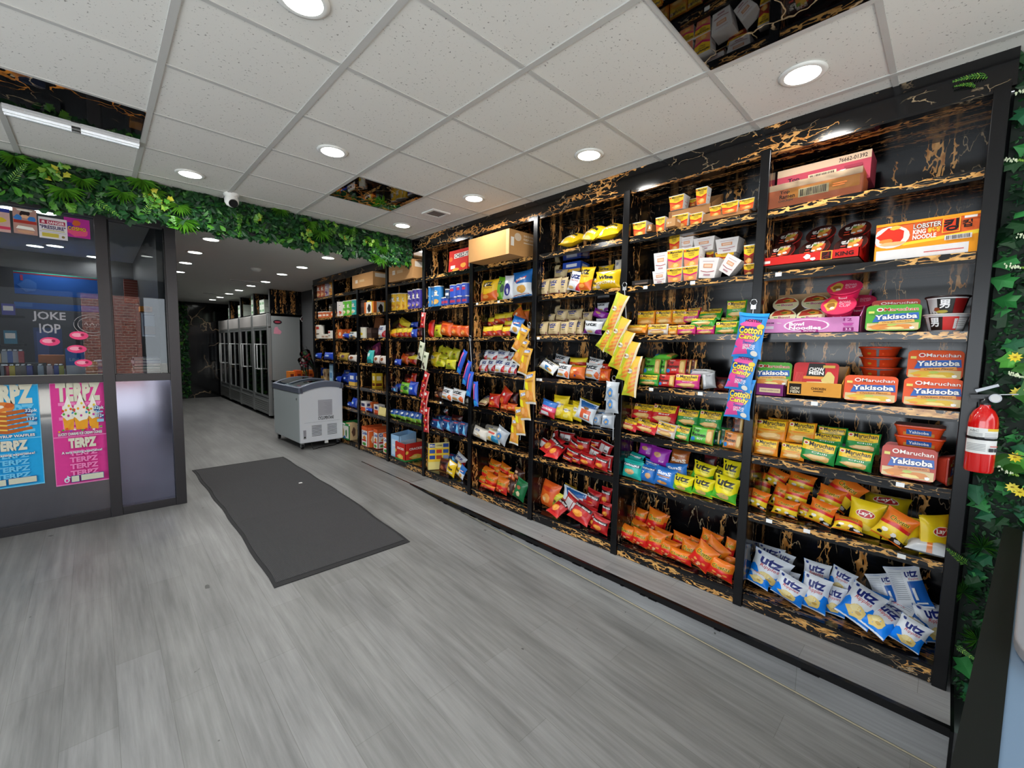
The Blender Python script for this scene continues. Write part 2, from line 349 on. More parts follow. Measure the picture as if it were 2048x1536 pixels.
mt = thing('floor_mat', 'dark grey ribbed entrance mat lying on the plank floor', 'mat', (1.32, 4.85, 0))
def matg(b, x0, x1, y0, y1, zt, m, skew=0):
    n = 22; v = []
    for i in range(n+1):
        y = y0+(y1-y0)*i/n; z = zf(y); wob = .006*math.sin(i*1.3)
        for x in (x0+wob, x1+wob): v += [(x-1.32, y-4.85, z+.001), (x-1.32, y-4.85, z+zt)]
    f = []
    for i in range(n):
        a = 4*i; f += [(a+1, a+3, a+7, a+5), (a, a+1, a+5, a+4), (a+2, a+6, a+7, a+3)]
    f += [(0, 2, 3, 1), (4*n, 4*n+1, 4*n+3, 4*n+2)]
    b.add(v, f, m)
one('mat_border', mt, lambda b: matg(b, .80, 1.845, 3.10, 6.53, .006, mat('232325', .8)))
one('mat_carpet', mt, lambda b: matg(b, .825, 1.82, 3.15, 6.48, .010, mm))
one('paper_scrap', None, lambda b: b.prism([(-.02, -.008), (.02, -.012), (.016, .012), (-.015, .01)], 0, .006, WHITE, 'xy'), loc=(1.62, 5.12, .0105))
tag(bpy.data.objects['paper_scrap'], 'tiny white paper scrap lying on the dark entrance mat', 'litter')
# ------------------------------------------------------------------ ceiling fittings
def bt(i, j): # black mirror tiles
    return TX[i+6], TX[i+7], TY[j+7], TY[j+8]
gm = marble('black_gold_ceiling_marble', (3., 3., 3.), gold=('C27A2C', '6A3F18'), dens=.5, rough=.02, base='030304')
for (i, j), lab in {(-1, 1): 'glossy black marble ceiling tile with bright metal rails above the glass partition', (2, 1): 'glossy black marble ceiling tile beside the small square vent', (2, -4): 'glossy black marble ceiling tile at the top edge, nearest the first downlight'}.items():
    x0, x1, y0, y1 = bt(i, j); t = thing('ceiling_tile', lab, 'ceiling tile', ((x0+x1)/2, (y0+y1)/2, ZC), group='black marble ceiling tiles')
    w = (x1-x0)/2-.014; h = (y1-y0)/2-.011
    one('tile_face', t, lambda b: b.box(-w, -h, -.007, w, h, .0, gm))
    if i == -1:
        ALU = mat('C9CDD2', .22, .9, .03)
        for k in range(2):
            one('metal_rail', t, lambda b: (b.box(-w, h-.085+.05*k, -.022, w, h-.055+.05*k, -.007, ALU), b.box(-w, h-.06+.05*k, -.03, w, h-.055+.05*k, -.02, ALU), b.box(-.02, h-.09+.05*k, -.026, .02, h-.05+.05*k, -.02, BLKM)))
LENS = emit('lamp_diffuser', 'FBFFF6', 9.0); RING = mat('E4E5E2', .4, 0., .02)
FRONTL = [(2.442, .585), (2.444, 1.804), (2.445, 3.031), (2.45, 4.262), (1.212, 3.032), (.589, 4.25), (.625, 1.826)]
FL = ['nearest the black header above the first bay', 'above the second bay of shelving', 'above the fourth bay, beside the small vent', 'in the corner by the leafy bulkhead', 'in the middle of the tiled ceiling', 'in front of the leafy bulkhead, above the partition', 'cut by the top edge of the photo']
BACKL = [(p.x, p.y) for p in (atZ(u, v, ZB) for u, v in [(422, 478), (390, 504), (371, 525), (358, 543), (656, 515), (604, 534), (564, 548), (531, 563), (502, 571), (478, 580), (458, 587), (440, 594), (425, 599)])]
SHOPL = [(p.x, p.y) for p in (atZ(u, v, ZB) for u, v in [(70, 491), (125, 517), (188, 513), (313, 491), (110, 491), (20, 415), (90, 424)]) if p.y < 8.5 and p.x < .4]
def downlight(x, y, z, lab, grp, r=.085, power=18, cast=True):
    t = thing('downlight', lab, 'ceiling light', (x, y, z), group=grp)
    one('trim_ring', t, lambda b: b.lathe([(r*.8, 0), (r+.012, 0), (r+.014, -.004), (r, -.010), (r*.86, -.008)], RING, n=28, cap=False))
    one('diffuser', t, lambda b: b.lathe([(.001, -.0075), (r*.86, -.0075), (r*.86, -.002), (.001, -.002)], LENS, n=28, cap=False))
    if cast:
        l = bpy.data.lights.new('downlight_beam', 'AREA'); l.shape = 'DISK'; l.size = .16; l.energy = power; l.color = (1., .985, .95); l.spread = PI*.9
        o = bpy.data.objects.new('downlight_beam', l); COL.objects.link(o); o.location = (0, 0, -.014); o.parent = t
ORD = 'first second third fourth fifth sixth seventh eighth ninth tenth eleventh twelfth thirteenth fourteenth fifteenth sixteenth seventeenth eighteenth nineteenth twentieth twenty-first twenty-second twenty-third twenty-fourth'.split()
for (x, y), l in zip(FRONTL, FL): downlight(x, y, ZC-.001, 'round recessed downlight '+l, 'downlights in the tiled ceiling', power=8)
for k, (x, y) in enumerate(BACKL):
    row = 'row over the coolers' if k > 3 else 'row over the corridor, beside the partition'; n = k-4 if k > 3 else k
    downlight(x, y, ZB-.001, 'round downlight in plain white ceiling, %s in the %s' % (ORD[n], row), 'downlights in the back ceiling', power=5)
for k, (x, y) in enumerate(SHOPL): downlight(x, y, ZB-.001, 'round downlight seen through the glass, %s inside the side shop' % ORD[k], 'downlights behind the glass', power=7)
# vent, dome camera, detector, slots
p = atZ(872, 426, ZC); v_ = thing('ceiling_vent', 'small dark square vent grille in the tiled ceiling', 'vent', (p.x, p.y, ZC))
one('vent_frame', v_, lambda b: (b.box(-.1, -.1, -.012, -.075, .1, 0, RING), b.box(.075, -.1, -.012, .1, .1, 0, RING), b.box(-.075, -.1, -.012, .075, -.075, 0, RING), b.box(-.075, .075, -.012, .075, .1, 0, RING)))
one('louvre', v_, lambda b: [b.box(-.075, -.07+.03*i, -.008, .075, -.05+.03*i, 0, mat('6B6663', .5)) for i in range(5)]+[b.box(-.075, -.075, -.003, .075, .075, 0, BLKM)])
p = atZ(463, 388, ZC); d_ = thing('dome_camera', 'white security camera on the ceiling by the leafy bulkhead', 'security camera', (p.x, p.y, ZC))
one('mount', d_, lambda b: b.lathe([(.06, 0), (.062, -.012), (.05, -.03)], WHITE, n=24))
one('eyeball', d_, lambda b: b.lathe([(.05, -.03), (.056, -.05), (.055, -.075), (.04, -.1), (.015, -.112), (.001, -.113)], WHITE, n=24, cap=False))
def lensf(b):
    d = Vector((.1, -.8, -.55)).normalized(); c = Vector((0, 0, -.062)); q = d.orthogonal().normalized(); w = d.cross(q)
    vs = [c+d*.056+(q*math.cos(a)+w*math.sin(a))*.033 for a in [2*PI*i/20 for i in range(20)]]+[c+d*.044+(q*math.cos(a)+w*math.sin(a))*.036 for a in [2*PI*i/20 for i in range(20)]]
    b.add(vs, [tuple(range(20))]+[(i, (i+1) % 20, 20+(i+1) % 20, 20+i) for i in range(20)], mat('0A0A0C', .1))
one('camera_lens', d_, lensf)
p = atZ(512, 537, ZB); s_ = thing('smoke_detector', 'white smoke detector on the plain back ceiling', 'smoke detector', (p.x, p.y, ZB))
one('detector_base', s_, lambda b: b.lathe([(.075, 0), (.075, -.015)], WHITE, n=24)); one('detector_cap', s_, lambda b: b.lathe([(.06, -.015), (.062, -.03), (.045, -.045), (.02, -.05)], WHITE, n=24))
for (u, v), l in (((497, 563), 'nearer the smoke detector'), ((435, 588), 'farther back, by the end wall')):
    p = atZ(u, v, ZB); t = thing('air_slot', 'thin dark linear air slot in the white ceiling, '+l, 'vent', (p.x, p.y, ZB), group='linear air slots')
    one('slot_frame', t, lambda b: b.box(-.3, -.045, -.006, .3, .045, 0, RING)); one('slot_opening', t, lambda b: b.box(-.28, -.025, -.008, .28, .025, -.005, BLK))
# ------------------------------------------------------------------ shelving bays
BAY = ['first', 'second', 'third', 'fourth', 'fifth', 'sixth', 'seventh', 'eighth', 'ninth']
SHELF = ['top shelf', 'second shelf', 'third shelf', 'fourth shelf', 'fifth shelf', 'sixth shelf', 'bottom shelf']
TAGS = {(0, 1): [.35], (0, 4): [-.25], (0, 5): [.31, .12, -.28], (0, 3): [.13], (1, 1): [-.06, .28], (1, 3): [.2, -.15], (1, 2): [], (2, 2): [.4], (2, 3): [.4, .36], (3, 1): [.36, .03], (4, 4): [.1]}
PAPER = mat('F2F2F0', .6, 0., .02)
for k in range(9):
    yc = Y0+BW*(k+.5); hw = BW/2-.0275+.02
    t = thing('shelving_bay', 'black and gold marbled shelving bay, %s from the fire extinguisher' % BAY[k], 'shelving unit', (XS, yc, 0), group='marbled shelving bays')
    top = 2.757 if k < 5 else 2.66
    one('back_panel', t, lambda b: b.box(.44, -BW/2+.004, 0, .449, BW/2-.004, top, MV))
    for s in (-1, 1): one('side_panel', t, lambda b: b.box(.012, s*(BW/2-.012)-.008, .0, .44, s*(BW/2-.012)+.008, top, MV))
    one('top_panel', t, lambda b: b.box(.0, -BW/2+.02, top-.012, .44, BW/2-.02, top, MH))
    for i, z in enumerate(ST[:6]):
        sh = one('shelf', t, lambda b: b.box(.004, -BW/2+.021, z-.045, .439, BW/2-.021, z, MH))
        one('fascia', sh, lambda b: b.box(-.001, -BW/2+.028, z-.045, .004, BW/2-.028, z-.0005, MF))
        one('edge_trim', sh, lambda b: b.box(-.003, -BW/2+.03, z-.05, .004, BW/2-.03, z-.036, BLK))
        for y in TAGS.get((k, i), []): one('price_tag', sh, lambda b: b.box(-.0055, y-.016, z-.03, -.0032, y+.016, z-.008, PAPER))
    one('plinth', t, lambda b: (b.box(.004, -BW/2+.021, .0, .439, BW/2-.021, ST[6], MH), b.box(-.001, -BW/2+.03, .004, .004, BW/2-.03, ST[6]-.018, MF), b.box(-.003, -BW/2+.03, ST[6]-.018, .004, BW/2-.03, ST[6]-.003, BLK)))
    one('post', t, lambda b: b.box(-.016, BW/2-.026, 0, .012, BW/2+.026, top+.012, BLK), bevel=.003)
    if k == 0: one('post', t, lambda b: b.box(-.016, -BW/2-.026, 0, .012, -BW/2+.026, top+.012, BLK), bevel=.003); tag(one('end_panel', t, lambda b: b.box(.012, -BW/2-.02, 0, .44, -BW/2-.004, top, mat('4A4B4C', .6))), 'plain grey end panel')
# ------------------------------------------------------------------ coolers at the back
SIL = mat('A3A8AA', .38, .55, .04, 8.); SIL2 = mat('B9BDBE', .3, .7, .03); SIDE = mat('9FA5A6', .42, .2, .03, 4.); LBOX = mat('C9C6C4', .35, .2, .03, 5.)
CGL = glass('cooler_glass', '9FB4B5', .5); INN = mat('3A4A4A', .6); LED = emit('led_strip', 'D5F2FF', 9.)
XC = 2.62; CW = 1.25
def bottle(b, x, y, z, c):
    b.lathe([(.03, 0), (.032, .02), (.032, .14), (.014, .19), (.014, .22)], mat(c, .2), (x, y, z), 10)
CORD = ['nearest the freezer', 'second along', 'third along', 'against the end wall']
for k in range(4):
    y0 = 10.1+CW*k; t = thing('glass_door_cooler', 'tall silver double-door drinks cooler, '+CORD[k], 'cooler', (XC, y0+CW/2, 0), group='drinks coolers')
    h = CW/2-.006; d = XW-XC-.02
    def body(b):
        b.box(.07, -h, .06, d, -h+.03, 2.25, SIDE); b.box(.07, h-.03, .06, d, h, 2.25, SIDE); b.box(d-.03, -h, .06, d, h, 2.25, INN)
        b.box(.07, -h, 2.2, d, h, 2.25, SIDE); b.box(.07, -h, .4, d, h, .44, INN)
    one('cabinet', t, body)
    one('header_light_box', t, lambda b: (b.box(.0, -h+.07, 1.98, .07, h-.07, 2.24, LBOX), b.box(.0, -h, 1.94, .075, h, 1.98, SIL2)), bevel=.01)
    [one('corner_trim', t, lambda b: b.box(-.01, q, .06, .07, q+.07, 2.25, SIL2), bevel=.012) for q in (-h, h-.07)]
    one('base_grille', t, lambda b: (b.box(.0, -h+.07, .08, .05, h-.07, .42, SIL), [b.box(-.012, -h+.09, .12+.045*i, .0, h-.09, .145+.045*i, SIL2) for i in range(6)]))
    one('caster', t, lambda b: b.lathe([(.03, -.015), (.03, .015)], BLK, (.12, -h+.1, .03), 12, 'y')); one('caster', t, lambda b: b.lathe([(.03, -.015), (.03, .015)], BLK, (.12, h-.1, .03), 12, 'y'))
    for s in (-1, 1):
        ya, yb = (-h+.07, 0) if s < 0 else (0, h-.07)
        dr = one('door', t, lambda b: (b.box(.0, ya, .44, .04, ya+.024, 1.94, SIL2), b.box(.0, yb-.024, .44, .04, yb, 1.94, SIL2), b.box(.0, ya, .44, .04, yb, .48, SIL), b.box(.0, ya, 1.9, .04, yb, 1.94, SIL)))
        one('door_glass', dr, lambda b: b.box(.015, ya+.024, .48, .022, yb-.024, 1.9, CGL))
        hy = s*.10
        one('handle', dr, lambda b: b.tube([(.0, hy, 1.05), (-.085, hy, 1.05), (-.09, hy, 1.08), (-.09, hy, 1.56), (-.085, hy, 1.59), (.0, hy, 1.59)], .012, mat('EDF0F0', .3, .3), 8))
        one('led_strip', t, lambda b: b.box(.055, s*(h-.1)-.004, .6, .062, s*(h-.1)+.004, 1.8, LED) if s < 0 else b.box(.055, s*(h-.1)-.004, .6, .06, s*(h-.1)+.004, 1.8, INN))
    for z in (.75, 1.05, 1.35, 1.65): one('wire_shelf', t, lambda b: b.box(.09, -h+.04, z, d-.04, h-.04, z+.012, mat('7B8588', .4, .5)))
    rr = random.Random(k)
    if k < 2:
        n = 0
        for z in (.45, .76, 1.06, 1.36, 1.66):
            for i in range(5):
                y = -h+.14+.2*i; c = rr.choice(['2E6B2C', '7A2420', 'B9A520', '2A4E86', '8A8F92', '5C3A22'])
                o = one('drink_bottle', None, lambda b: bottle(b, 0, 0, 0, c), loc=(XC+.13, y0+CW/2+y, z+.002+.012*(z > .5)))
                tag(o, 'bottle behind cooler glass, %s on the %s shelf of the %s cooler' % (ORD[4-i], ORD[4-int((z-.4)/.3)], ORD[k]), 'bottle', 'bottles inside the coolers')
    # marbled box above each cooler
    u = thing('marbled_divider', 'marbled panel standing above the drinks cooler, '+CORD[k], 'panel', (XC+.05, y0, 2.252), group='marbled panels above the coolers')
    one('divider_panel', u, lambda b: b.box(0, .0, 0, XW-XC-.06, .03, ZB-2.254, MV)); one('base_board', u, lambda b: b.box(-.02, .032, 0, XW-XC-.06, CW-.01, .018, BLK))
    one('divider_edge', u, lambda b: b.box(-.012, -.002, 0, 0, .032, ZB-2.254, mat('8C8E90', .3, .6)))
PK = ['E4EAE2', '8DBF8A']
def pack(b, n, m):
    for j in range(m):
        for i in range(n): b.box(-.1, -.19*(n/2)+.19*i+.003, .16*j, .1, -.19*(n/2)+.19*(i+1)-.003, .16*(j+1)-.004, mat('DCE6DA', .45)); b.box(-.103, -.19*(n/2)+.19*i+.03, .16*j+.05, -.1, -.19*(n/2)+.19*(i+1)-.03, .16*j+.1, mat('7FB084', .45))
for lab, y, n, m, cl in (('tissue pack pile behind the first marbled panel, above the nearest cooler', 10.9, 2, 2, 1), ('tall stack of white tissue packs above the second cooler', 11.62, 2, 3, 1), ('block of white and green tissue packs above the third cooler', 12.85, 3, 2, 1), ('small white tissue pack on top of the farthest cooler', 14.2, 1, 2, 1)):
    o = one('tissue_pack', None, lambda b: pack(b, n, m), loc=(XC+.2, y, 2.272), bevel=.012); tag(o, lab, 'paper goods', 'tissue packs above the coolers')
# stickers on the cooler side
def disc(b, m, c, ru, rz, n=18): b.prism([(c[0]+ru*math.cos(2*PI*i/n), c[1]+rz*math.sin(2*PI*i/n)) for i in range(n)], c[2], c[2]-.002, m, 'xz')
yc = 10.104
p = atY(555, 644, yc); o = one('sticker', None, lambda b: (disc(b, mat('1B1620', .4), (0, 0, 0), .085, .045), disc(b, mat('B03A4E', .4), (0, 0, -.0025), .06, .02)), loc=(p.x, yc, p.z)); tag(o, 'dark oval sticker on the grey cooler side', 'sticker')
p = atY(555, 661, yc); o = one('sticker', None, lambda b: b.prism([(-.075, -.07), (.05, -.08), (.08, -.03), (.06, .0), (.02, .03), (0, .08), (-.05, .07), (-.07, .0)], 0, -.002, mat('E59AB0', .4), 'xz'), loc=(p.x, yc, p.z)); tag(o, 'pink cut-out sticker below the oval one on the cooler', 'sticker')
p = atY(606, 638, yc); o = one('sticker', None, lambda b: (b.prism([(-.07, 0), (0, -.085), (.07, 0), (0, .085)], 0, -.002, mat('E9E4E6', .4), 'xz'), disc(b, mat('2A1518', .4), (0, 0, -.0025), .04, .05), disc(b, mat('D9505C', .4), (0, -.01, -.005), .02, .02)), loc=(p.x, yc, p.z)); tag(o, 'white diamond sticker at the rear of the cooler side', 'sticker')
# leafy strip on the back wall is built with the greenery
# ------------------------------------------------------------------ low marble stand between cooler and shelves
st = thing('low_counter', 'low marbled stand between the cooler and the shelving', 'counter', (2.98, 9.25, 0))
one('counter_body', st, lambda b: b.box(-.3, -.62, 0, .33, .8, .80, MV)); one('counter_top', st, lambda b: b.box(-.33, -.66, .80, .33, .82, .84, MH))
CW2 = [('E8832A', 'pale orange carton standing at the near cooler end of the stand'), ('D9571B', 'deep orange carton, second on the marbled stand'), ('E2A23A', 'amber printed carton in front of the orange ones'), ('DB6A22', 'orange carton with white writing, middle of the stand'), ('C9541C', 'dark orange carton nearest the shelving on the stand')]
for i, (c, l) in enumerate(CW2):
    x = 2.70+.11*i; o = one('snack_carton', None, lambda b: (b.box(-.052, -.09, 0, .052, .09, .24+.02*(i % 2), card(c)), b.box(-.04, -.0915, .05, .04, -.09, .1, card('F3E6CF')), b.box(-.03, -.0915, .14, .03, -.09, .19, card('7A2B14'))), loc=(x, 8.95-.05*(i % 2), .842)); tag(o, l, 'carton', 'orange cartons on the stand')
o = one('tall_bucket', None, lambda b: b.lathe([(.12, 0), (.15, .5), (.155, .52), (.14, .52), (.11, .02)], BLK, n=20, cap=False), loc=(3.05, 8.42, 0.0)); o.scale = (1, 1, 1.9); tag(o, 'tall black bucket standing between cooler and shelving', 'bucket')
def wrap(b, c1, c2, s):
    r = random.Random(s); b.lathe([(.02, 0), (.06, .22), (.1, .4), (.085, .42)], glass('clear_wrap', 'D9E4DD', .6), n=14, cap=False)
    for i in range(22):
        a = r.uniform(0, 6.28); q = r.uniform(0, .07); z = r.uniform(.25, .4); b.lathe([(.001, -.02), (.022, 0), (.001, .02)], mat(r.choice([c1, c2]), .6), (q*math.cos(a), q*math.sin(a), z), 8, cap=False)
    b.tube([(0, 0, -.1), (0, 0, .25)], .012, mat('3F6A2A', .6))
for (x, y, z, ry, a, c, l) in ((2.86, 8.5, .95, -.25, 'C2294A', 'E9D9DC', 'clear wrapped bouquet of red and white flowers beside the cooler'), (2.98, 8.45, 1.12, -.55, 'B81E2C', '3C6A34', 'red wrapped bouquet leaning out of the black bucket')):
    o = one('bouquet', None, lambda b: wrap(b, a, c, 3), loc=(x, y, z)); o.rotation_euler = (.2, ry, 0); tag(o, l, 'bouquet', 'wrapped bouquets')
def twigs(b):
    r = random.Random(5)
    for i in range(9):
        a = r.uniform(-.35, .2); c = r.uniform(-.2, .2); b.tube([(0, 0, 0), (a*.4, c*.4, .4), (a, c, .8+r.uniform(-.1, .1))], [.012, .009, .004], mat('2A2320', .6), 6)
    for i in range(4):
        a = r.uniform(-.15, .15); b.lathe([(.02, 0), (.026, .3), (.02, .32)], mat(r.choice(['2C2E50', '5A2030', '20222A']), .5), (a, r.uniform(-.06, .06), .25), 8)
o = one('umbrella_bundle', None, twigs, loc=(3.07, 8.42, .72)); tag(o, 'dark twigs and folded umbrellas sticking out of bucket', 'umbrellas')
# ------------------------------------------------------------------ ice-cream chest freezer
fz = thing('chest_freezer', 'white wheeled chest freezer with curved sliding glass lid', 'freezer', (2.16, 6.78, 0), rz=math.radians(2.0))
FWH = mat('EEF3FA', .42, 0., .02, 6.); FSD = mat('C6D2D6', .38, .0, .02, 6.); FGR = mat('6C7486', .4, .1, .03)
WX, DY = .66, 1.16
def zarc(x): t = x/WX; return .93+.135*math.sin(PI*(.12+.62*t))-.03
def fbody(b):
    n = 10; out = [(0, .1), (WX, .1)]+[(WX*(1-i/n), zarc(WX*(1-i/n))-.075) for i in range(n+1)]
    b.prism(out, 0, DY, FWH, 'xz')
one('freezer_body', fz, fbody, bevel=.012, seg=3)
one('side_sheet', fz, lambda b: b.box(-.002, .03, .115, .001, DY-.03, zarc(0)-.09, FSD))
def frim(b):
    n = 12; f = [(WX*i/n, zarc(WX*i/n)) for i in range(n+1)]
    for y0, y1 in ((-.012, .05), (DY-.05, DY+.012)):
        b.prism([(x-.0, z-.085) for x, z in f]+[(x, z+.005) for x, z in f[::-1]], y0, y1, FGR, 'xz')
    b.box(-.015, -.012, zarc(0)-.085, .05, DY+.012, zarc(0)+.004, FGR); b.box(WX-.05, -.012, zarc(WX)-.085, WX+.015, DY+.012, zarc(WX)+.004, FGR)
tag(one('lid_rim', fz, frim, bevel=.01, seg=2), 'slate grey lid rim')
fgl = glass('freezer_glass', '7E8C8C', .9)
for k, (ya, yb) in enumerate(((.05, DY/2+.03), (DY/2-.03, DY-.05))):
    def pane(b):
        n = 10; v = []
        for i in range(n+1): x = .05+(WX-.1)*i/n; v += [(x, ya, zarc(x)-.004+.012*k), (x, yb, zarc(x)-.004+.012*k)]
        b.add(v, [(2*i, 2*i+1, 2*i+3, 2*i+2) for i in range(n)], fgl, True)
    gl = one('glass_lid', fz, pane)
    def gfr(b):
        n = 10
        for y in (ya, yb-.025): b.prism([(.05+(WX-.1)*i/n, zarc(.05+(WX-.1)*i/n)-.006+.012*k) for i in range(n+1)]+[(.05+(WX-.1)*i/n, zarc(.05+(WX-.1)*i/n)+.006+.012*k) for i in range(n, -1, -1)], y, y+.025, mat('8E98A8', .35), 'xz')
    one('lid_frame', gl, gfr)
one('inner_bin', fz, lambda b: b.box(.05, .06, .8, WX-.05, DY-.06, .815, mat('3A4546', .6)))
def rr2(x0, z0, x1, z1): return [(x0, z0), (x1, z0), (x1, z1), (x0, z1)]
one('rating_plate', fz, lambda b: (b.prism(rr2(.27, .50, .49, .75), 0, -.002, mat('BCBEC6', .45), 'xz'), [b.prism(rr2(.36+.02*(i % 3), .70-.022*i, .475, .703-.022*i), -.002, -.003, mat('9A9CA6', .5), 'xz') for i in range(8)]))
def cyc(b): art(b, [('T', '2A2C30', 'CYCLOPENTANE', 0, 0, 1, 1, .03)], lambda u, v, o: (.27+.24*u, -.001-o, .44+.05*v), lambda c: card(c))
one('warning_lettering', fz, cyc)
for x0 in (.17, .41):
    one('vent_grille', fz, lambda b: [b.box(x0, -.003, .195+.022*i, x0+.15, 0, .202+.022*i, mat('2C3036', .6)) for i in range(8)])
one('switch_plate', fz, lambda b: (b.prism(rr2(.045, .165, .085, .30), 0, -.003, mat('A3A3AC', .4), 'xz'), b.prism(rr2(.055, .18, .075, .20), -.003, -.006, BLK, 'xz')))
one('panel_seam', fz, lambda b: b.box(.06, -.0015, .408, WX-.05, 0, .411, mat('A9B0B8', .5)))
one('drain_cap', fz, lambda b: b.lathe([(.02, 0), (.015, .02)], BLK, (-.002, .12, .77), 12, 'x'))
for x in (.05, WX-.05):
    for y in (.07, DY-.07):
        cs = one('caster', fz, lambda b: (b.box(x-.02, y-.03, .075, x+.02, y+.03, .1, mat('A9ADB0', .3, .8)), b.box(x-.024, y-.02, .03, x-.018, y+.02, .08, mat('A9ADB0', .3, .8)), b.box(x+.018, y-.02, .03, x+.024, y+.02, .08, mat('A9ADB0', .3, .8))))
        one('wheel', cs, lambda b: b.lathe([(.034, -.016), (.04, -.01), (.04, .01), (.034, .016)], BLK, (x, y, .0405), 16, 'x'))
one('power_cord', fz, lambda b: b.tube([(.16, .02, .12), (.155, -.03, .05), (.16, -.07, .008), (.3, -.02, .007), (.5, .0, .007), (.62, .08, .01)], .006, BLK))
one('door_stop', fz, lambda b: b.box(.37, .0, .06, .42, .03, .1, WHITE))
for i in range(8):
    o = one('ice_cream_tub', None, lambda b: b.lathe([(.05, 0), (.06, .09), (.062, .1), (.062, .11)], mat(['C9D6DD', '4E5C66', '9FB2B0', '6B4F45'][i % 4], .5), n=14), loc=(2.28+.14*(i % 4)+.02*(i//4), 7.05+.45*(i//4)-.05*(i % 4), .818)); tag(o, 'ice cream tub under the freezer glass, %s in the %s row' % (ORD[i % 4], ORD[i//4]), 'tub', 'tubs inside the freezer')
# ------------------------------------------------------------------ fire extinguisher
p0 = atX(1958, 942, 2.8); ex = thing('fire_extinguisher', 'red fire extinguisher strapped beside the shelving on the leaf wall', 'fire extinguisher', (2.84, -.205, 1.10))
ex.location = (2.80, -.118, 1.091); RED = mat('C8100F', .18, 0., .03, 10., .6, .6)
r_ = .047
tag(one('cylinder', ex, lambda b: b.lathe([(r_*.93, 0), (r_, .008), (r_, .215), (r_*.93, .245), (r_*.68, .272), (r_*.36, .287), (r_*.36, .30)], RED, n=32)), 'glossy red cylinder')
one('collar', ex, lambda b: b.lathe([(.019, .298), (.019, .318), (.012, .32), (.012, .335)], mat('2A2B2D', .3, .5), n=16))
def lever(b): b.prism([(.02, .333), (-.055, .345), (-.06, .36), (.02, .352)], -.01, .01, BLK, 'yz'); b.prism([(-.01, .36), (.055, .40), (.06, .392), (.0, .345)], -.009, .009, mat('C5C7C9', .25, .9), 'yz')
one('carry_handle', ex, lambda b: b.prism([(.045, .322), (-.012, .325), (-.012, .345), (.05, .338)], -.011, .011, BLK, 'yz'))
one('squeeze_lever', ex, lambda b: b.prism([(-.035, .382), (.03, .35), (.036, .362), (-.03, .392)], -.010, .010, mat('8E9094', .4, .8), 'yz'))
one('gauge', ex, lambda b: (b.lathe([(.019, -.03), (.02, -.02), (.02, .0)], mat('8E9094', .4, .8), (0, -.026, .33), 18, 'x'), b.lathe([(.015, -.032), (.015, -.03)], mat('C2C2C2', .5), (0, -.026, .33), 18, 'x')))
one('safety_pin', ex, lambda b: b.tube([(-.01, -.03, .345), (-.01, -.09, .352)], .003, mat('C9CBCD', .2, .9)))
def lbl(b):
    s = lambda u, v, o: ((-(r_+.0006+o))*math.cos((u-.5)*2.5), -(r_+.0006+o)*math.sin((u-.5)*2.5), .085+.112*v)
    art(b, [('R', 'DADBD8', 0, 0, 1, 1), ('R', 'D9B43A', .62, .9, 1, 1), ('T', '55575A', 'ABC', .12, .84, .4, .93)]+[('R', '8B8D90', .1, .78-.05*i, .5, .8-.05*i) for i in range(3)]+[('R', '9A9CA0', .55, .8-.06*i, .92, .82-.06*i) for i in range(4)]+[('R', '8B8D90', .08, .36-.06*i, .6, .38-.06*i) for i in range(5)]+[('R', '3C3D40', .68, .1, .8, .24), ('R', '3C3D40', .84, .1, .95, .24), ('R', 'C9453C', .7, .3, .95, .33)], s, lambda c: card(c), cut=12)
one('instruction_label', ex, lbl)
one('strap', ex, lambda b: b.lathe([(r_+.002, .146), (r_+.0035, .146), (r_+.0035, .158), (r_+.002, .158)], BLK, n=32, cap=False))
one('wall_bracket', ex, lambda b: (b.box(.046, -.02, .05, .06, .02, .34, BLKM), b.prism([(.05, .30), (.05, .325), (.0, .318), (-.0, .308)][::-1], .04, .045, BLKM, 'yz')))
one('hanging_wire', ex, lambda b: b.tube([(.0, -.05, .098), (.0, -.14, .088)], .0022, BLK))
# ------------------------------------------------------------------ counter at the lower right
ct = thing('service_counter', 'pale blue counter with black edge at the lower right', 'counter', (1.6, -.5, .9)); ct.rotation_euler = (0, 0, -.0915)
def L2(x, y): # world -> counter
    a = .0915; dx, dy = x-1.6, y+.5; return dx*math.cos(a)-dy*math.sin(a), dx*math.sin(a)+dy*math.cos(a)
one('counter_top', ct, lambda b: b.box(-.75, -.5, -.03, 1.02, .345, 0, mat('71879E', .4, 0., .03, 6.)))
one('edge_band', ct, lambda b: b.box(-.77, .345, -.035, 1.03, .396, .003, mat('0C110E', .6, spec=.2)))
one('counter_front', ct, lambda b: b.box(-.7, -.48, -1.1, 1.0, .16, -.03, mat('0C110E', .6, spec=.2)))
rd = [(1.0, .31)]+[(-.32+.22*(1-math.sin(a))-.22, .31-.22*(1-math.cos(a))) for a in [PI/2*i/8 for i in range(9)]][:0]
def rnd_slab(b):
    q = [(1.0, -.45), (1.0, .342)]+[(-.06-.22*math.sin(a), .122+.22*math.cos(a)) for a in [PI/2*i/10 for i in range(11)]]+[(-.28, -.45)]
    b.prism(q, .002, .03, mat('8C8C90', .45, 0., .02, 5.), 'xy')
o = one('rounded_tray', None, rnd_slab, bevel=.005, seg=3); o.location = (1.6, -.5, .901); o.rotation_euler = (0, 0, -.0915); tag(o, 'white rounded board lying on the pale blue counter', 'board')
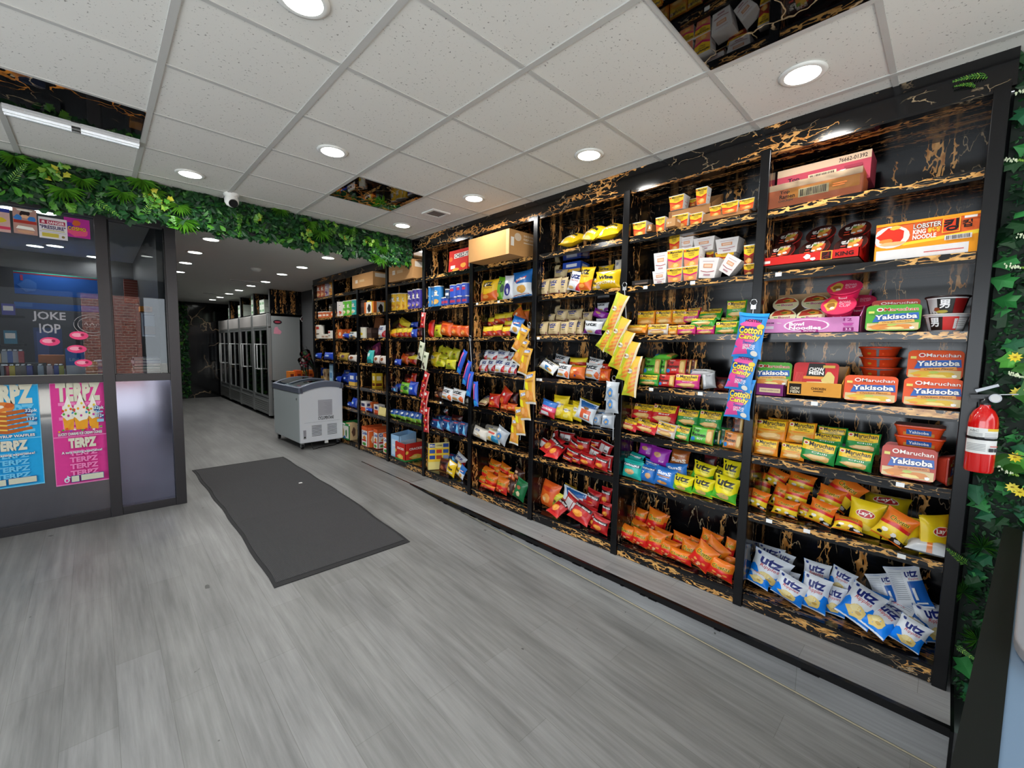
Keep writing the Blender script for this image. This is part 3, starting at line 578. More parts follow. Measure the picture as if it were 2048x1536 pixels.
# ------------------------------------------------------------------ greenery
GR = [mat(c, .5, 0., .12, 20., .3) for c in ('0F3218', '163F1D', '0B2613', '1C4D24')]
GL = [mat(c, .4, 0., .1, 20., .5) for c in ('3F7A1E', '558C26', '2E6420', '7BA336')]
YEL = [mat(c, .5) for c in ('D9C322', 'E8D64A', 'A9A82A')]
def leaf(b, c, n, size, rot, m, r, kind='oval'):
    """one folded leaf: centre c, facing n, spun by rot"""
    n = n.normalized(); q = n.orthogonal().normalized(); w = n.cross(q)
    d = q*math.cos(rot)+w*math.sin(rot); e = n.cross(d)
    if kind == 'ivy':
        pts = [(-.45, 0), (-.5, .32), (-.15, .3), (-.05, .55), (.2, .28), (.6, 0), (.2, -.28), (-.05, -.55), (-.15, -.3), (-.5, -.32)]
    elif kind == 'blade': pts = [(-.5, 0), (-.1, .07), (.3, .055), (.6, 0), (.3, -.055), (-.1, -.07)]
    else: pts = [(-.5, 0), (-.15, .26), (.2, .24), (.5, 0), (.2, -.24), (-.15, -.26)]
    vs = [c+d*(x*size)+e*(y*size)+n*(-.35*abs(y)*size+.12*size*x) for x, y in pts]
    mid = c+n*.03*size
    k = len(vs); b.add(vs+[mid], [(i, (i+1) % k, k) for i in range(k)], m)
def carpet(name, P, nrm, n, sz, seed, kinds=('oval',), mats=GR, lift=.03):
    r = random.Random(seed); b = MB()
    for i in range(n):
        c = P(r.random(), r.random()) + nrm*r.uniform(0, lift)
        nn = nrm + Vector((r.uniform(-.7, .7), r.uniform(-.7, .7), r.uniform(-.3, .9)))
        leaf(b, c, nn, r.uniform(*sz), r.uniform(0, 6.28), r.choice(mats), r, r.choice(kinds))
    return b
def clamp(b, ax, hi):
    for i, v in enumerate(b.v):
        if v[ax] > hi: w = list(v); w[ax] = hi; b.v[i] = tuple(w)
def fan(b, c, n, R, m, seed, up=Vector((0, 0, -1)), k=15, spread=2.6):
    r = random.Random(seed); n = n.normalized(); d0 = (up-n*up.dot(n)).normalized(); e = n.cross(d0)
    for i in range(k):
        a = -spread/2*1.0+spread*i/(k-1)+r.uniform(-.06, .06); d = d0*math.cos(a)+e*math.sin(a); L = R*r.uniform(.8, 1.05)
        s = n.cross(d); p1 = c+d*L*.5+n*.02; p2 = c+d*L-n*.01*r.random(); w = L*.07
        b.add([c, p1+s*w, p2, p1-s*w], [(0, 1, 2), (0, 2, 3)], r.choice(m))
def fern(b, c, d, n, L, m, k=11):
    d = d.normalized(); s = n.cross(d).normalized()
    b.tube([c, c+d*L*.5+n*.015, c+d*L], .0018, m[0], 5)
    for i in range(k):
        t = .12+.85*i/(k-1); p = c+d*L*t+n*.012*math.sin(PI*t); w = L*.2*(1-t*.75)
        for q in (-1, 1):
            e = (s*q+d*.35).normalized(); b.add([p-d*L*.03, p+e*w*.6+d*L*.03, p+e*w, p+e*w*.6-d*L*.025], [(0, 1, 2), (0, 2, 3)], m[i % len(m)])
def flower(b, c, n, R, m, k=9):
    n = n.normalized(); q = n.orthogonal().normalized(); w = n.cross(q)
    for i in range(k):
        a = 2*PI*i/k; d = q*math.cos(a)+w*math.sin(a); s = n.cross(d); p = c+d*R+n*R*.25
        b.add([c, c+d*R*.55+s*R*.2+n*R*.2, p, c+d*R*.55-s*R*.2+n*R*.2], [(0, 1, 2), (0, 2, 3)], m)
    b.lathe([(R*.001, R*.2), (R*.22, R*.12), (R*.2, 0)], mat('8A6A18', .7), tuple(c+n*R*.05), 8, cap=False)
NB = Vector((0, -1, 0))
def hdr(u, v):   # along the bulkhead: u 0..1 in x, v down the face
    low = 2.625+.03*math.sin(u*37)+.02*math.sin(u*91)+(.05 if rnd.random() < .2 else 0)*-1
    return Vector((-2.9+5.72*u, 4.735, ZC-.012-(ZC-low-.02)*v))
b = carpet('h', hdr, NB, 5200, (.045, .085), 1, ('oval', 'oval', 'ivy'), GR+[GL[2]]*1, .05)
clamp(b, 2, ZC-.003); clamp(b, 1, 4.743); clamp(b, 0, 2.852)
o = b.obj('leaf_garland', fix=False); tag(o, 'dense artificial leaf garland covering the bulkhead over the partition', 'artificial leaves', kind='stuff')
b = carpet('h2', lambda u, v: Vector((-2.9+5.72*u, 4.735-.02, 2.635-.07*v*(.4+.6*math.sin(u*60)**2))), NB, 620, (.05, .09), 2, ('ivy', 'oval'), GR[:2]+GL[:1]+GR[3:], .05)
clamp(b, 1, 4.743); clamp(b, 0, 2.852)
o = b.obj('trailing_leaves', fix=False); tag(o, 'fringe of ivy leaves hanging under the leaf garland', 'artificial leaves', kind='stuff')
# sprays on the garland: positions read off the photo
def onhdr(u, v): p = atY(u, v, 4.68); return p
PALMS = [(130, 395), (165, 375), (85, 350), (285, 375), (310, 398), (358, 425), (368, 455), (245, 400), (620, 455), (640, 475), (745, 490), (765, 505), (760, 525), (700, 470), (560, 430), (30, 330)]
for i, (u, v) in enumerate(sorted(PALMS)):
    b = MB(); fan(b, Vector((0, 0, .06)), NB+Vector((.2*math.sin(i*2.), 0, .25)), .10+.02*(i % 3), [GL[1], GL[0], GL[1]], i, spread=3.3)
    o = b.obj('palm_spray', loc=onhdr(u, v), fix=False); tag(o, 'bright green fan palm spray on the leaf garland, %s from the photo\'s left edge' % ORD[i], 'artificial plant', 'fan palm sprays on the garland')
YF_ = [(95, 350), (112, 345), (125, 420), (300, 392), (318, 405), (330, 410), (505, 440), (615, 470), (625, 490), (690, 480), (735, 485), (660, 455)]
for i, (u, v) in enumerate(sorted(YF_)):
    b = MB(); r = random.Random(i)
    for q in range(7): leaf(b, Vector((r.uniform(-.06, .06), -.01*q, r.uniform(-.05, .05))), NB+Vector((r.uniform(-.6, .6), 0, r.uniform(-.3, .6))), .048, r.uniform(0, 6.28), r.choice([GL[3], YEL[2], GL[1], GL[0]]), r, 'ivy')
    o = b.obj('variegated_sprig', loc=onhdr(u, v), fix=False); tag(o, 'yellow-green variegated sprig on the leaf garland, %s from the left edge' % ORD[i], 'artificial plant', 'variegated sprigs on the garland')
for i, (u, v) in enumerate([(20, 365), (190, 400), (290, 430), (480, 425), (655, 470), (680, 465), (705, 485), (770, 470)]):
    b = MB(); fern(b, Vector((0, 0, 0)), Vector((.4*math.sin(i*1.7)+.3, -.1, .5-1.0*(i % 2))), NB, .17, GL)
    o = b.obj('fern_frond', loc=onhdr(u, v), fix=False); tag(o, 'light green fern frond on the leaf garland, %s from the left edge' % ORD[i], 'artificial plant', 'fern fronds on the garland')
# leaf wall beside the first bay
struct('wall_leaf', lambda b: b.box(2.93, -1.5, -.3, 2.99, Y0-.04, ZC, mat('0E1C12', .8)))
NL = Vector((-1, 0, 0))
def lw(u, v): return Vector((2.925, -.72+.60*u, -.05+2.94*v))
b = carpet('lw', lw, NL, 6500, (.014, .03), 11, ('oval',), GR+[GR[3]], .02)
clamp(b, 0, 2.928); clamp(b, 2, ZC-.003)
o = b.obj('boxwood_backing', fix=False); tag(o, 'small-leaved boxwood mat covering the wall beside the first bay', 'artificial leaves', kind='stuff')
b = carpet('lw2', lw, NL, 420, (.05, .095), 12, ('ivy',), GR[:3]+[mat('1F5B3A', .5, spec=.3), mat('2C7A3A', .5, spec=.3)], .05)
b2 = carpet('lw3', lambda u, v: Vector((2.90, -.72+.56*u, 1.0+.75*v)), NL, 36, (.07, .12), 14, ('ivy',), [mat('55A63C', .4), GL[2]], .03)
clamp(b, 0, 2.928); clamp(b2, 0, 2.928); clamp(b, 2, ZC-.003)
o = b.obj('ivy_cover', fix=False); tag(o, 'dark green ivy leaves spread over the boxwood wall', 'artificial leaves', kind='stuff')
o = b2.obj('ivy_cluster', fix=False); tag(o, 'brighter ivy leaves around the red fire extinguisher', 'artificial leaves', kind='stuff')
def onlw(u, v): return atX(u, v, 2.87)
for i, (u, v, l) in enumerate([(2030, 715, 'above the extinguisher gauge'), (2035, 785, 'right beside the extinguisher handle'), (2030, 915, 'beside the extinguisher base'), (2025, 975, 'below the extinguisher'), (2040, 985, 'lowest on the leaf wall')]):
    b = MB(); flower(b, Vector((0, 0, 0)), NL+Vector((0, .2*(i % 2), .3)), .024, YEL[i % 2]); o = b.obj('yellow_flower', loc=onlw(u, v), fix=False); tag(o, 'yellow artificial daisy on the leaf wall, '+l, 'artificial flower', 'yellow daisies on the leaf wall')
for i, (u, v, l) in enumerate([(2005, 330, 'level with the top shelf'), (2010, 540, 'level with the third shelf'), (2035, 480, 'near the photo edge, mid height'), (2030, 195, 'near the ceiling'), (2015, 755, 'just above the extinguisher'), (1995, 945, 'just below the extinguisher')]):
    b = MB(); r = random.Random(i)
    for q in range(26):
        t = q/25; c = Vector((-.01*r.random(), -.06*t+.004*r.uniform(-1, 1), .02*(1-t)+.012*r.uniform(-1, 1)*(1-t)))
        b.lathe([(.0005, -.005), (.0035, 0), (.0005, .005)], mat('DCE6C4', .6) if t < .75 else GL[3], tuple(c), 6, cap=False)
    o = b.obj('white_blossom_spike', loc=onlw(u, v), fix=False); tag(o, 'white and lime blossom spike on the leaf wall, '+l, 'artificial flower', 'blossom spikes on the leaf wall')
for i, (u, v, dy, dz, L, l) in enumerate([(1985, 150, .7, .02, .13, 'arching out over the black header'), (1960, 172, .6, .12, .09, 'below the topmost frond'), (1935, 1130, .3, .3, .12, 'level with the bottom shelf'), (1910, 1290, -.5, -.15, .09, 'lowest, beside the end post')]):
    b = MB(); fern(b, Vector((0, 0, 0)), Vector((-.25, dy, dz)), Vector((-.9, 0, .3)), L, GL, 13); o = b.obj('fern_frond', loc=onlw(u, v), fix=False); tag(o, 'green fern frond on the leaf wall, '+l, 'artificial plant', 'fern fronds on the leaf wall')
for i, (u, v, l) in enumerate([(1925, 1185, 'beside the lowest shelf'), (1955, 1280, 'near the floor'), (1965, 1095, 'below the extinguisher')]):
    b = MB(); fan(b, Vector((0, 0, 0)), NL+Vector((0, 0, .4)), .07, [GL[0], GL[2], GR[3]], 40+i, up=Vector((0, .3, 1)), k=17, spread=5.); o = b.obj('palm_spray', loc=onlw(u, v), fix=False); tag(o, 'green feathery palm tuft on the leaf wall, '+l, 'artificial plant', 'palm tufts on the leaf wall')
# big leaves at the top corner
for i, (u, v) in enumerate([(1990, 95), (2012, 85), (1985, 118), (2020, 110)]):
    b = MB(); r = random.Random(i); leaf(b, Vector((0, 0, 0)), NL+Vector((0, .3, -.5)), .09, i*1.2, GR[1], r, 'oval'); o = b.obj('broad_leaf', loc=onlw(u, v), fix=False); tag(o, 'broad dark leaf at the top of the leaf wall, %s of four' % ORD[i], 'artificial plant', 'broad leaves by the ceiling')
# leafy strip at the back wall
b = carpet('bw', lambda u, v: Vector((1.45+.45*u, YE-.02, .02+2.7*v)), NB, 700, (.07, .12), 21, ('ivy', 'oval'), GR+GL[:1], .05)
clamp(b, 1, YE-.003); clamp(b, 2, ZB-.003)
o = b.obj('leaf_strip', fix=False); tag(o, 'vertical strip of leaves on the far end wall of corridor', 'artificial leaves', kind='stuff')
# ------------------------------------------------------------------ goods: one design each, then copies
D = {}
def bagmesh(nm, w, h, t, front, layers, back=None, blayers=(), seal=None, seed=0, pa=2.4, pb=3., pw=.62, cut=9, pinch=.12, wrk=.05):
    """a filled film bag: two bulging skins joined at crimped ends"""
    b = MB(); sd = seed*13.7
    def S(u, v, off, sgn=-1):
        a = 2*u-1; c = 2*v-1; cc = min(1, abs(c)/.93)
        bul = max(0, 1-abs(a)**pa)**pw * max(0, 1-cc**pb)**pw
        nz = noise.noise(Vector((a*2.3+sd, c*2.1, sd+sgn)))*wrk*1.1 + noise.noise(Vector((a*5.+sd, c*4.+sd, sgn*3.)))*wrk*.55
        # creases running in from the seals
        cr = math.sin(a*17+sd)*.028*max(0, (cc-.45))*(1-abs(a)**4)*(1 if cc < .99 else .3)
        x = a*w/2*(1-pinch*(1-cc**4)) ; z = c*h/2*(.975+.045*a*a*cc)
        y = sgn*(t/2*bul*(1+nz*2.2) + t*cr*1.3 + off)
        return (x, y, z)
    nu, nv = 12, 14
    for sgn, m in ((-1, front), (1, back or front)):
        vs = [S(i/nu, j/nv, 0, sgn) for j in range(nv+1) for i in range(nu+1)]
        fs = [(j*(nu+1)+i, j*(nu+1)+i+1, (j+1)*(nu+1)+i+1, (j+1)*(nu+1)+i) for j in range(nv) for i in range(nu)]
        b.add(vs, fs, film(m), True)
    if seal:
        for v0, v1 in ((0, .045), (.955, 1)): layers = list(layers)+[('R', seal, 0.02, v0, .98, v1)]
    art(b, layers, lambda u, v, o: S(u, v, o+.0006), film, (nu, nv))
    if blayers: art(b, blayers, lambda u, v, o: S(1-u, v, o+.0006, 1), film, (nu, nv))
    return b.mesh(nm)
def bag(key, desc, w, h, t, front, layers, nm='snack_bag', cat='snack bag', **kw):
    D[key] = dict(parts=[(nm, bagmesh(nm, w, h, t, front, layers, **kw))], w=w, h=h, t=t, desc=desc, cat=cat)
def noodle(key, desc, c1, swo, txt=None, cut=8):
    L = [('R', 'F4C62A', .05, .5, .95, .93), ('G', 'D8A75C', .52, .2, .42, .2, 3), ('G', 'E8C27E', .5, .22, .28, .12, 5),
         ('P', swo, [(.03, .52), (.3, .40), (.6, .42), (.97, .56), (.97, .46), (.6, .31), (.3, .30), (.03, .42)]),
         ('T', '1E2536', 'Maruchan', .24, .70, .92, .9, .02), ('E', 'E9E2CC', .14, .80, .085, .085), ('E', 'B8323A', .14, .80, .05, .05),
         ('T', '3A3A32', 'Ramen', .4, .60, .7, .68, .01), ('T', '3A3A32', 'Noodle Soup', .3, .52, .82, .59, .01)]
    if txt: L.append(('T', 'F6F3E6', txt, .35, .38, .78, .46, .01))
    bag(key, desc, .15, .105, .038, c1, L, nm='noodle_pack', cat='noodles', pa=6, pb=7, pw=.5, cut=cut, pinch=.03, wrk=.03)
noodle('nor', 'orange instant noodle pack', 'E58A1E', 'DDA23C')
noodle('ngr', 'green instant noodle pack', '1F8A3C', '1E8E42', 'Chili')
noodle('nre', 'red instant noodle pack', 'CE1F2B', 'C92A30', 'Beef')
noodle('npi', 'pink instant noodle pack', 'CF2C7C', 'D23C88', 'Shrimp')
noodle('nli', 'lime instant noodle pack', '45A53A', '2E9A46', 'Chili Flavor')
noodle('nwh', 'pale printed noodle pack', 'D9CFC4', 'C98F6A')
def topr(key, desc, c):
    bag(key, desc, .14, .115, .04, c, [('R', 'C99A4A', .72, .03, .98, .97), ('G', 'E0BC70', .85, .5, .11, .42, 4), ('T', 'F4EFE2', 'NISSIN', .2, .84, .46, .9, .01), ('T', '20201E', 'Top', .1, .62, .4, .84, .03), ('T', '20201E', 'Ramen', .1, .4, .68, .6, .03), ('E', '2C7FC4', .16, .2, .1, .13), ('T', 'F0EBDD', 'SOY', .34, .2, .6, .32, .02)],
        nm='noodle_pack', cat='noodles', pa=6, pb=7, pw=.5, cut=7, pinch=.03, wrk=.03)
topr('tgr', 'bright green ramen pack', '5DBB3C'); topr('tre', 'red beef ramen pack', 'CB2A26'); topr('tor', 'orange ramen pack', 'D9853A'); topr('tdg', 'dark green ramen pack', '1D5F30'); topr('tbr', 'brown ramen pack', '7A3B22')
def snack(key, desc, w, h, t, c, L, **kw): bag(key, desc, w, h, t*1.3, c, L, **kw)
CHT = [('P', 'D4201C', [(0, 0), (1, 0), (1, .5), (.75, .44), (.5, .51), (.25, .45), (0, .5)]), ('G', 'F0A04A', .3, .27, .1, .06, 2), ('G', 'F2B47A', .55, .2, .12, .07, 3), ('G', 'EE8A3C', .75, .28, .1, .06, 6), ('G', 'F4D0B0', .5, .1, .08, .05, 8), ('G', 'EE9848', .25, .12, .1, .05, 9),
       ('T', 'F2CB3A', 'Cheetos', .16, .52, .88, .72, .07, .15, .06), ('T', '241A12', 'Cheetos', .16, .52, .88, .72, .012, .15, .06)]
snack('che', 'orange and red cheese puff bag', .165, .19, .055, 'E5781A', CHT, seal='E0661A')
snack('chp', 'orange and yellow cheese popcorn bag', .165, .19, .06, 'E57420', [('R', 'E9C52A', 0, 0, 1, .5), ('P', 'CC2420', [(0, .46), (.5, .52), (1, .45), (1, .56), (.5, .64), (0, .56)]), ('G', '1C1714', .75, .1, .3, .14, 2), ('G', 'F3EDE0', .3, .3, .12, .09, 4), ('G', '1C1714', .2, .16, .1, .07, 7), ('G', 'F3EDE0', .62, .25, .1, .08, 5), ('G', 'D9D3CC', .82, .12, .12, .07, 8), ('G', 'EFB42C', .5, .14, .12, .08, 9),
       ('T', 'F2CB3A', 'Cheetos', .2, .68, .84, .82, .06, .15), ('T', '2A1A12', 'Cheetos', .2, .68, .84, .82, .012, .15)], seal='DE6A1C')
snack('lay', 'plain yellow potato chip bag with red oval', .21, .24, .075, 'E9C81C', [('E', 'F6EFD0', .5, .62, .3, .13), ('E', 'C02A2C', .5, .62, .28, .11), ('T', 'FBF6EA', "Lay's", .29, .55, .71, .70, .03, .1), ('G', 'F0D65A', .5, .22, .3, .12, 3)], seal='DDBB1A')
UTR = [('P', '1486F2', [(0, 0), (1, 0), (1, .5), (.86, .56), (.78, .4), (.5, .3), (.3, .34), (.2, .5), (.1, .56), (0, .48)]), ('G', 'E9CD7C', .5, .27, .36, .19, 3), ('G', 'F1DFA0', .46, .33, .17, .1, 5), ('G', 'C9A452', .6, .24, .1, .05, 6), ('T', '1B2A78', 'utz', .24, .68, .8, .88, .035, .05), ('T', 'C8323C', 'Ripples', .26, .53, .8, .67, .0, .2), ('E', '27418E', .14, .92, .055, .045)]
snack('utr', 'white and blue ripple chip bag', .165, .205, .06, 'E7ECF3', UTR, back='1C62B8', blayers=[('R', 'E3E7EC', .05, .1, .5, .9), ('T', '1B2A78', 'utz', .58, .72, .9, .84, .03)]+[('R', '6B7686', .09, .8-.06*i, .44, .81-.06*i) for i in range(10)], seal='DDE4EE')
snack('utb', 'ripple chip bag showing its printed back', .165, .205, .055, '1C62B8', [('R', 'E3E7EC', 0, .0, .55, .98), ('R', 'E3E7EC', .5, .66, 1, .98), ('T', '1B2A78', 'utz', .55, .76, .9, .9, .03), ('T', 'C8323C', 'Ripples', .62, .68, .9, .74)]+[('R', '59636F', .08, .86-.05*i, .46, .868-.05*i) for i in range(14)]+[('R', 'E9EDF0', .62, .2, .7, .5), ('R', 'E9EDF0', .6, .1, .9, .14)], seal='D5DCE6')
snack('uyg', 'yellow and green chip bag', .175, .215, .06, 'F0DE1E', [('P', '57BC35', [(0, 0), (1, 0), (1, .48), (.8, .3), (.5, .24), (.22, .26), (0, .52)]), ('G', 'D9B36A', .5, .2, .3, .13, 3), ('E', '23301C', .14, .92, .055, .045), ('T', '20241C', 'utz', .18, .62, .82, .86, .04, .05), ('T', '7C8420', 'DILL PICKLE', .3, .5, .8, .57, .01)], seal='E6D61E')
snack('teal', 'teal corn snack bag', .16, .2, .055, '20B0A4', [('G', 'C99763', .5, .36, .3, .2, 4), ('G', 'DDB382', .45, .4, .16, .1, 5), ('R', '1E3F52', .05, .66, .95, .82), ('T', 'EDF2F2', 'CORNERS', .1, .69, .9, .79, .03)], seal='28C0B4')
snack('bcor', 'blue corn snack bag', .16, .2, .055, '1E6FBE', [('G', 'C99763', .62, .4, .2, .22, 4), ('R', '16356E', .03, .74, .97, .88), ('T', 'EDF2F2', 'CORNERS', .1, .76, .9, .85, .03), ('T', 'EDF2F2', '7', .18, .46, .34, .62, .02)], seal='2478C8')
snack('purp', 'purple corn snack bag', .165, .2, .06, '9A2BA8', [('G', 'C99A6A', .5, .62, .22, .18, 4), ('T', 'E9D5EC', 'POP', .62, .24, .84, .34, .02), ('R', '7C1E8C', 0, .08, 1, .13)], seal='A63AB4')
snack('suns', 'brown whole grain chip bag', .165, .2, .055, 'B4642A', [('P', '8E4A1E', [(0, .7), (1, .7), (1, 1), (0, 1)]), ('T', 'F1E6D6', 'SunS', .1, .2, .9, .42, .04), ('T', 'E9D0B0', 'GARDEN', .2, .56, .8, .64, .02)], seal='A85A24')
snack('sunb', 'bright blue whole grain chip bag', .175, .21, .06, '2B79CC', [('T', 'F3F6FA', 'SunS', .18, .62, .82, .8, .035), ('R', 'C08A5A', .15, .5, .8, .57), ('T', 'E9F0F8', 'ORIGINAL', .28, .40, .72, .46, .01), ('G', 'D9924A', .5, .18, .28, .11, 4), ('G', 'E8B070', .38, .2, .08, .08, 5)], seal='246EC0')
snack('dor', 'red tortilla chip bag', .175, .215, .06, 'B71C20', [('P', '2A1214', [(.04, .66), (.96, .6), (.96, .78), (.04, .84)]), ('T', 'F1ECE8', 'Doritos', .1, .66, .9, .77, .03, .1, -.03), ('G', 'E08A2E', .5, .32, .3, .2, 4), ('G', 'EFA84A', .42, .34, .14, .1, 6), ('P', 'D6302C', [(0, 0), (1, 0), (1, .14), (.5, .08), (0, .14)])], seal='C43030')
snack('dob', 'red chip bag showing its white back label', .175, .215, .055, 'B11F22', [('R', 'D9D6D4', .14, .2, .86, .78), ('R', '8E2A2C', .48, .2, .52, .78)]+[('R', '7A7674', .18, .7-.06*i, .45, .71-.06*i) for i in range(8)]+[('R', '55504E', .58, .28, .8, .44), ('R', 'D9D6D4', 0, .0, 1, .06)], seal='D9D6D4')
snack('tan', 'tan pretzel bag', .15, .19, .05, 'CDB78A', [('R', '6B2C20', .02, 0, .98, .26), ('P', 'CDB78A', [(.1, .1), (.9, .1), (.95, .3), (.05, .3)]), ('T', '23306E', 'utz', .22, .66, .76, .84, .04), ('R', '2C3E86', .28, .52, .68, .6), ('T', '5A4A30', 'Thins', .28, .36, .7, .46, .01)], seal='C4AE82')
snack('wis', 'yellow popcorn bag', .2, .22, .08, 'EFC51E', [('P', 'F1EEE4', [(.1, .95), (.5, .7), (.9, .95)]), ('T', '23282E', 'Wise', .3, .46, .82, .64, .05, .1), ('T', 'F5F2EA', 'POPCORN', .12, .2, .9, .33, .03, 0, .03), ('E', 'E7E2D2', .2, .12, .1, .07)], seal='E6B81C')
snack('uyo', 'yellow and orange chip bag', .17, .21, .06, 'F1C220', [('P', 'E2671E', [(0, 0), (1, 0), (1, .5), (.75, .34), (.45, .28), (.2, .3), (0, .24)]), ('G', 'EBA24C', .4, .18, .26, .1, 4), ('T', '22201E', 'utz', .16, .66, .76, .88, .04, .05), ('T', '8A4A16', 'Ripples', .3, .52, .8, .62)], seal='E6B41E')
snack('uwr', 'white and red chip bag', .165, .2, .055, 'DFE3E8', [('P', 'BE1F26', [(.62, 0), (1, 0), (1, .6), (.82, .36)]), ('G', 'DDB873', .35, .14, .25, .1, 4), ('T', '23306E', 'utz', .2, .62, .82, .84, .04, .05), ('T', 'B4483C', 'Red Hot', .3, .48, .8, .57)], back='B3202A', seal='D3D8DE')
snack('uwp', 'white and purple chip bag', .165, .2, .055, 'DDE0E4', [('P', '7C1F86', [(.0, 0), (.3, 0), (.18, .34), (0, .4)]), ('P', '7C1F86', [(.65, 0), (1, 0), (1, .4), (.82, .32)]), ('G', 'D8B878', .48, .16, .18, .1, 4), ('T', '26262C', 'utz', .2, .6, .78, .8, .04)], back='7C1F86', seal='CFD3D8')
snack('uwo', 'white and orange chip bag', .165, .2, .055, 'E1E4E6', [('G', 'E2631E', .86, .26, .14, .26, 3), ('G', 'D9A24E', .42, .18, .3, .13, 4), ('T', '23262E', 'utz', .16, .64, .82, .86, .04, .05), ('R', 'D8845A', .24, .48, .66, .53)], seal='D6DADC')
snack('uwb', 'white and light blue chip bag', .165, .2, .055, 'E4E7E8', [('R', '2F7FC0', .5, .08, .72, .4), ('G', 'D9A24E', .8, .2, .16, .12, 4), ('T', '23262E', 'utz', .2, .62, .82, .84, .04)], seal='D9C24A')
snack('orp', 'orange printed snack bag', .165, .19, .055, 'E2702A', [('G', 'F0A860', .3, .5, .16, .16, 3), ('G', 'C9481E', .65, .4, .16, .18, 4), ('G', '4A3B86', .5, .2, .08, .08, 5), ('G', 'F4D8B4', .5, .62, .14, .09, 8), ('R', 'E9C32A', 0, .88, 1, 1)])
snack('grn', 'bright green chip bag', .15, .22, .055, '6FB52A', [('G', '1E4A2E', .8, .5, .2, .2, 3), ('G', 'E0B96A', .4, .2, .25, .12, 4), ('T', '23421C', 'utz', .2, .66, .7, .82, .03)], seal='63A626')
snack('nav', 'white chip bag with navy oval', .16, .24, .055, 'E6E8EE', [('E', '2A2A86', .5, .38, .28, .26), ('E', 'E6E8EE', .55, .3, .12, .12)], seal='D9DCE2')
snack('wrd', 'blue and white ridged chip bag', .2, .245, .06, '1F6FBE', [('R', 'E9EDF0', 0, 0, 1, .48), ('P', 'E9EDF0', [(0, .4), (.2, .62), (.4, .45)]), ('G', 'E0A64A', .62, .26, .26, .18, 4), ('R', 'C24B3C', .1, .02, .9, .08), ('P', 'D8433C', [(.3, .52), (.8, .64), (.85, .74), (.35, .62)]), ('T', 'F4F4F4', 'Wise', .36, .56, .78, .66, .04, .1, .06)], seal='1C66B0')
snack('hfr', 'yellow and red hot fries bag', .16, .19, .055, 'E3CB32', [('P', 'A82420', [(0, 0), (1, 0), (1, .55), (.5, .42), (0, .55)]), ('G', 'E05A20', .5, .3, .3, .16, 3), ('G', 'F0C4A0', .4, .2, .14, .08, 5), ('R', 'C8A82A', .1, .9, .9, .94)], seal='C9B42C')
snack('lim', 'lime yellow chip bag', .16, .2, .055, 'C3BE24', [('G', '8E9A1E', .5, .3, .3, .2, 3), ('G', '6A4A1E', .6, .5, .16, .1, 4), ('R', 'DAD638', 0, .8, 1, .95)], seal='D9D43C')
snack('rhc', 'red hot snack bag', .16, .2, .055, 'C9261E', [('G', 'E0662A', .5, .3, .3, .2, 3), ('G', 'F1B24A', .4, .26, .12, .1, 4), ('G', 'F0E6E0', .5, .66, .14, .09, 5), ('R', 'D9481E', 0, .86, 1, 1)], seal='D23A22')
snack('orb', 'glossy orange snack bag', .16, .2, .055, 'E25F1E', [('G', 'F09A4A', .5, .35, .26, .2, 3), ('G', 'C83A1A', .5, .72, .34, .1, 4), ('G', 'F5C890', .42, .3, .1, .1, 6)], seal='D9561C')
snack('foil', 'dark blue foil snack bag', .16, .2, .055, '123A6E', [('P', '6FC0EE', [(.6, .02), (.95, .02), (.85, .5), (.68, .85), (.72, .4)]), ('R', 'B3242C', 0, 0, 1, .07), ('G', 'E8ECF0', .3, .5, .08, .07, 4), ('P', 'A8243C', [(.1, .78), (.7, .85), (.7, .93), (.1, .86)])], seal='1C4A86')  # pale blue streak is the foil's shine, drawn as colour
snack('wht', 'white and beige snack bag', .17, .2, .06, 'DCD6CA', [('G', 'C9B48E', .5, .3, .3, .2, 3), ('G', 'F0EEE8', .45, .34, .2, .12, 4), ('R', '2C3C66', .3, .68, .62, .82), ('T', 'EDEDED', 'utz', .34, .71, .58, .79, .02), ('R', 'B8684A', .08, .08, .4, .12)], seal='CFC8BA')
snack('tea2', 'white and teal snack bag', .17, .2, .06, 'DAD8CC', [('R', '1C7FA8', .55, 0, .95, .6), ('G', 'D9B25A', .4, .3, .2, .16, 3), ('R', 'C84A3A', .2, .7, .7, .84)], seal='D9C66A')
snack('gry', 'silver grey snack bag', .16, .2, .055, 'B3BAC2', [('G', '4E86BE', .5, .45, .26, .26, 3), ('G', 'D8A85A', .5, .42, .12, .13, 4), ('G', 'E4E8EC', .3, .8, .2, .1, 5)], seal='C8CED4')
snack('pbb', 'pink and blue cookie bag', .16, .18, .05, 'D94C7C', [('R', '2E6FC0', 0, .66, 1, 1), ('R', 'C8242C', .1, 0, 1, .36), ('T', 'F4EEF0', 'Cookies', .1, .42, .86, .6, .03), ('R', 'E6E6E8', .15, .06, .7, .28)])
snack('lays2', 'slim yellow chip bag', .14, .24, .055, 'E8CC24', [('G', 'E9E4D4', .5, .6, .28, .14, 3), ('T', '4A3B7A', 'Funyuns', .16, .56, .84, .68, .02), ('R', 'D6BC1E', .05, .86, .95, .94), ('G', 'F3E06A', .5, .24, .28, .14, 5)], seal='DCC020')
snack('bwb', 'blue and white striped biscuit bag', .19, .2, .055, 'DDE4EA', [('P', '1F5C9E', [(.1, 1), (1, 1), (1, .78), (.3, .66)]), ('R', 'D8603A', .35, .1, .85, .6), ('R', 'EDE7E0', .55, .16, .8, .4), ('G', '8A5A2A', .6, .68, .16, .09, 4), ('R', '8FA4B8', .62, .2, .72, .34)], seal='CDD6DE')
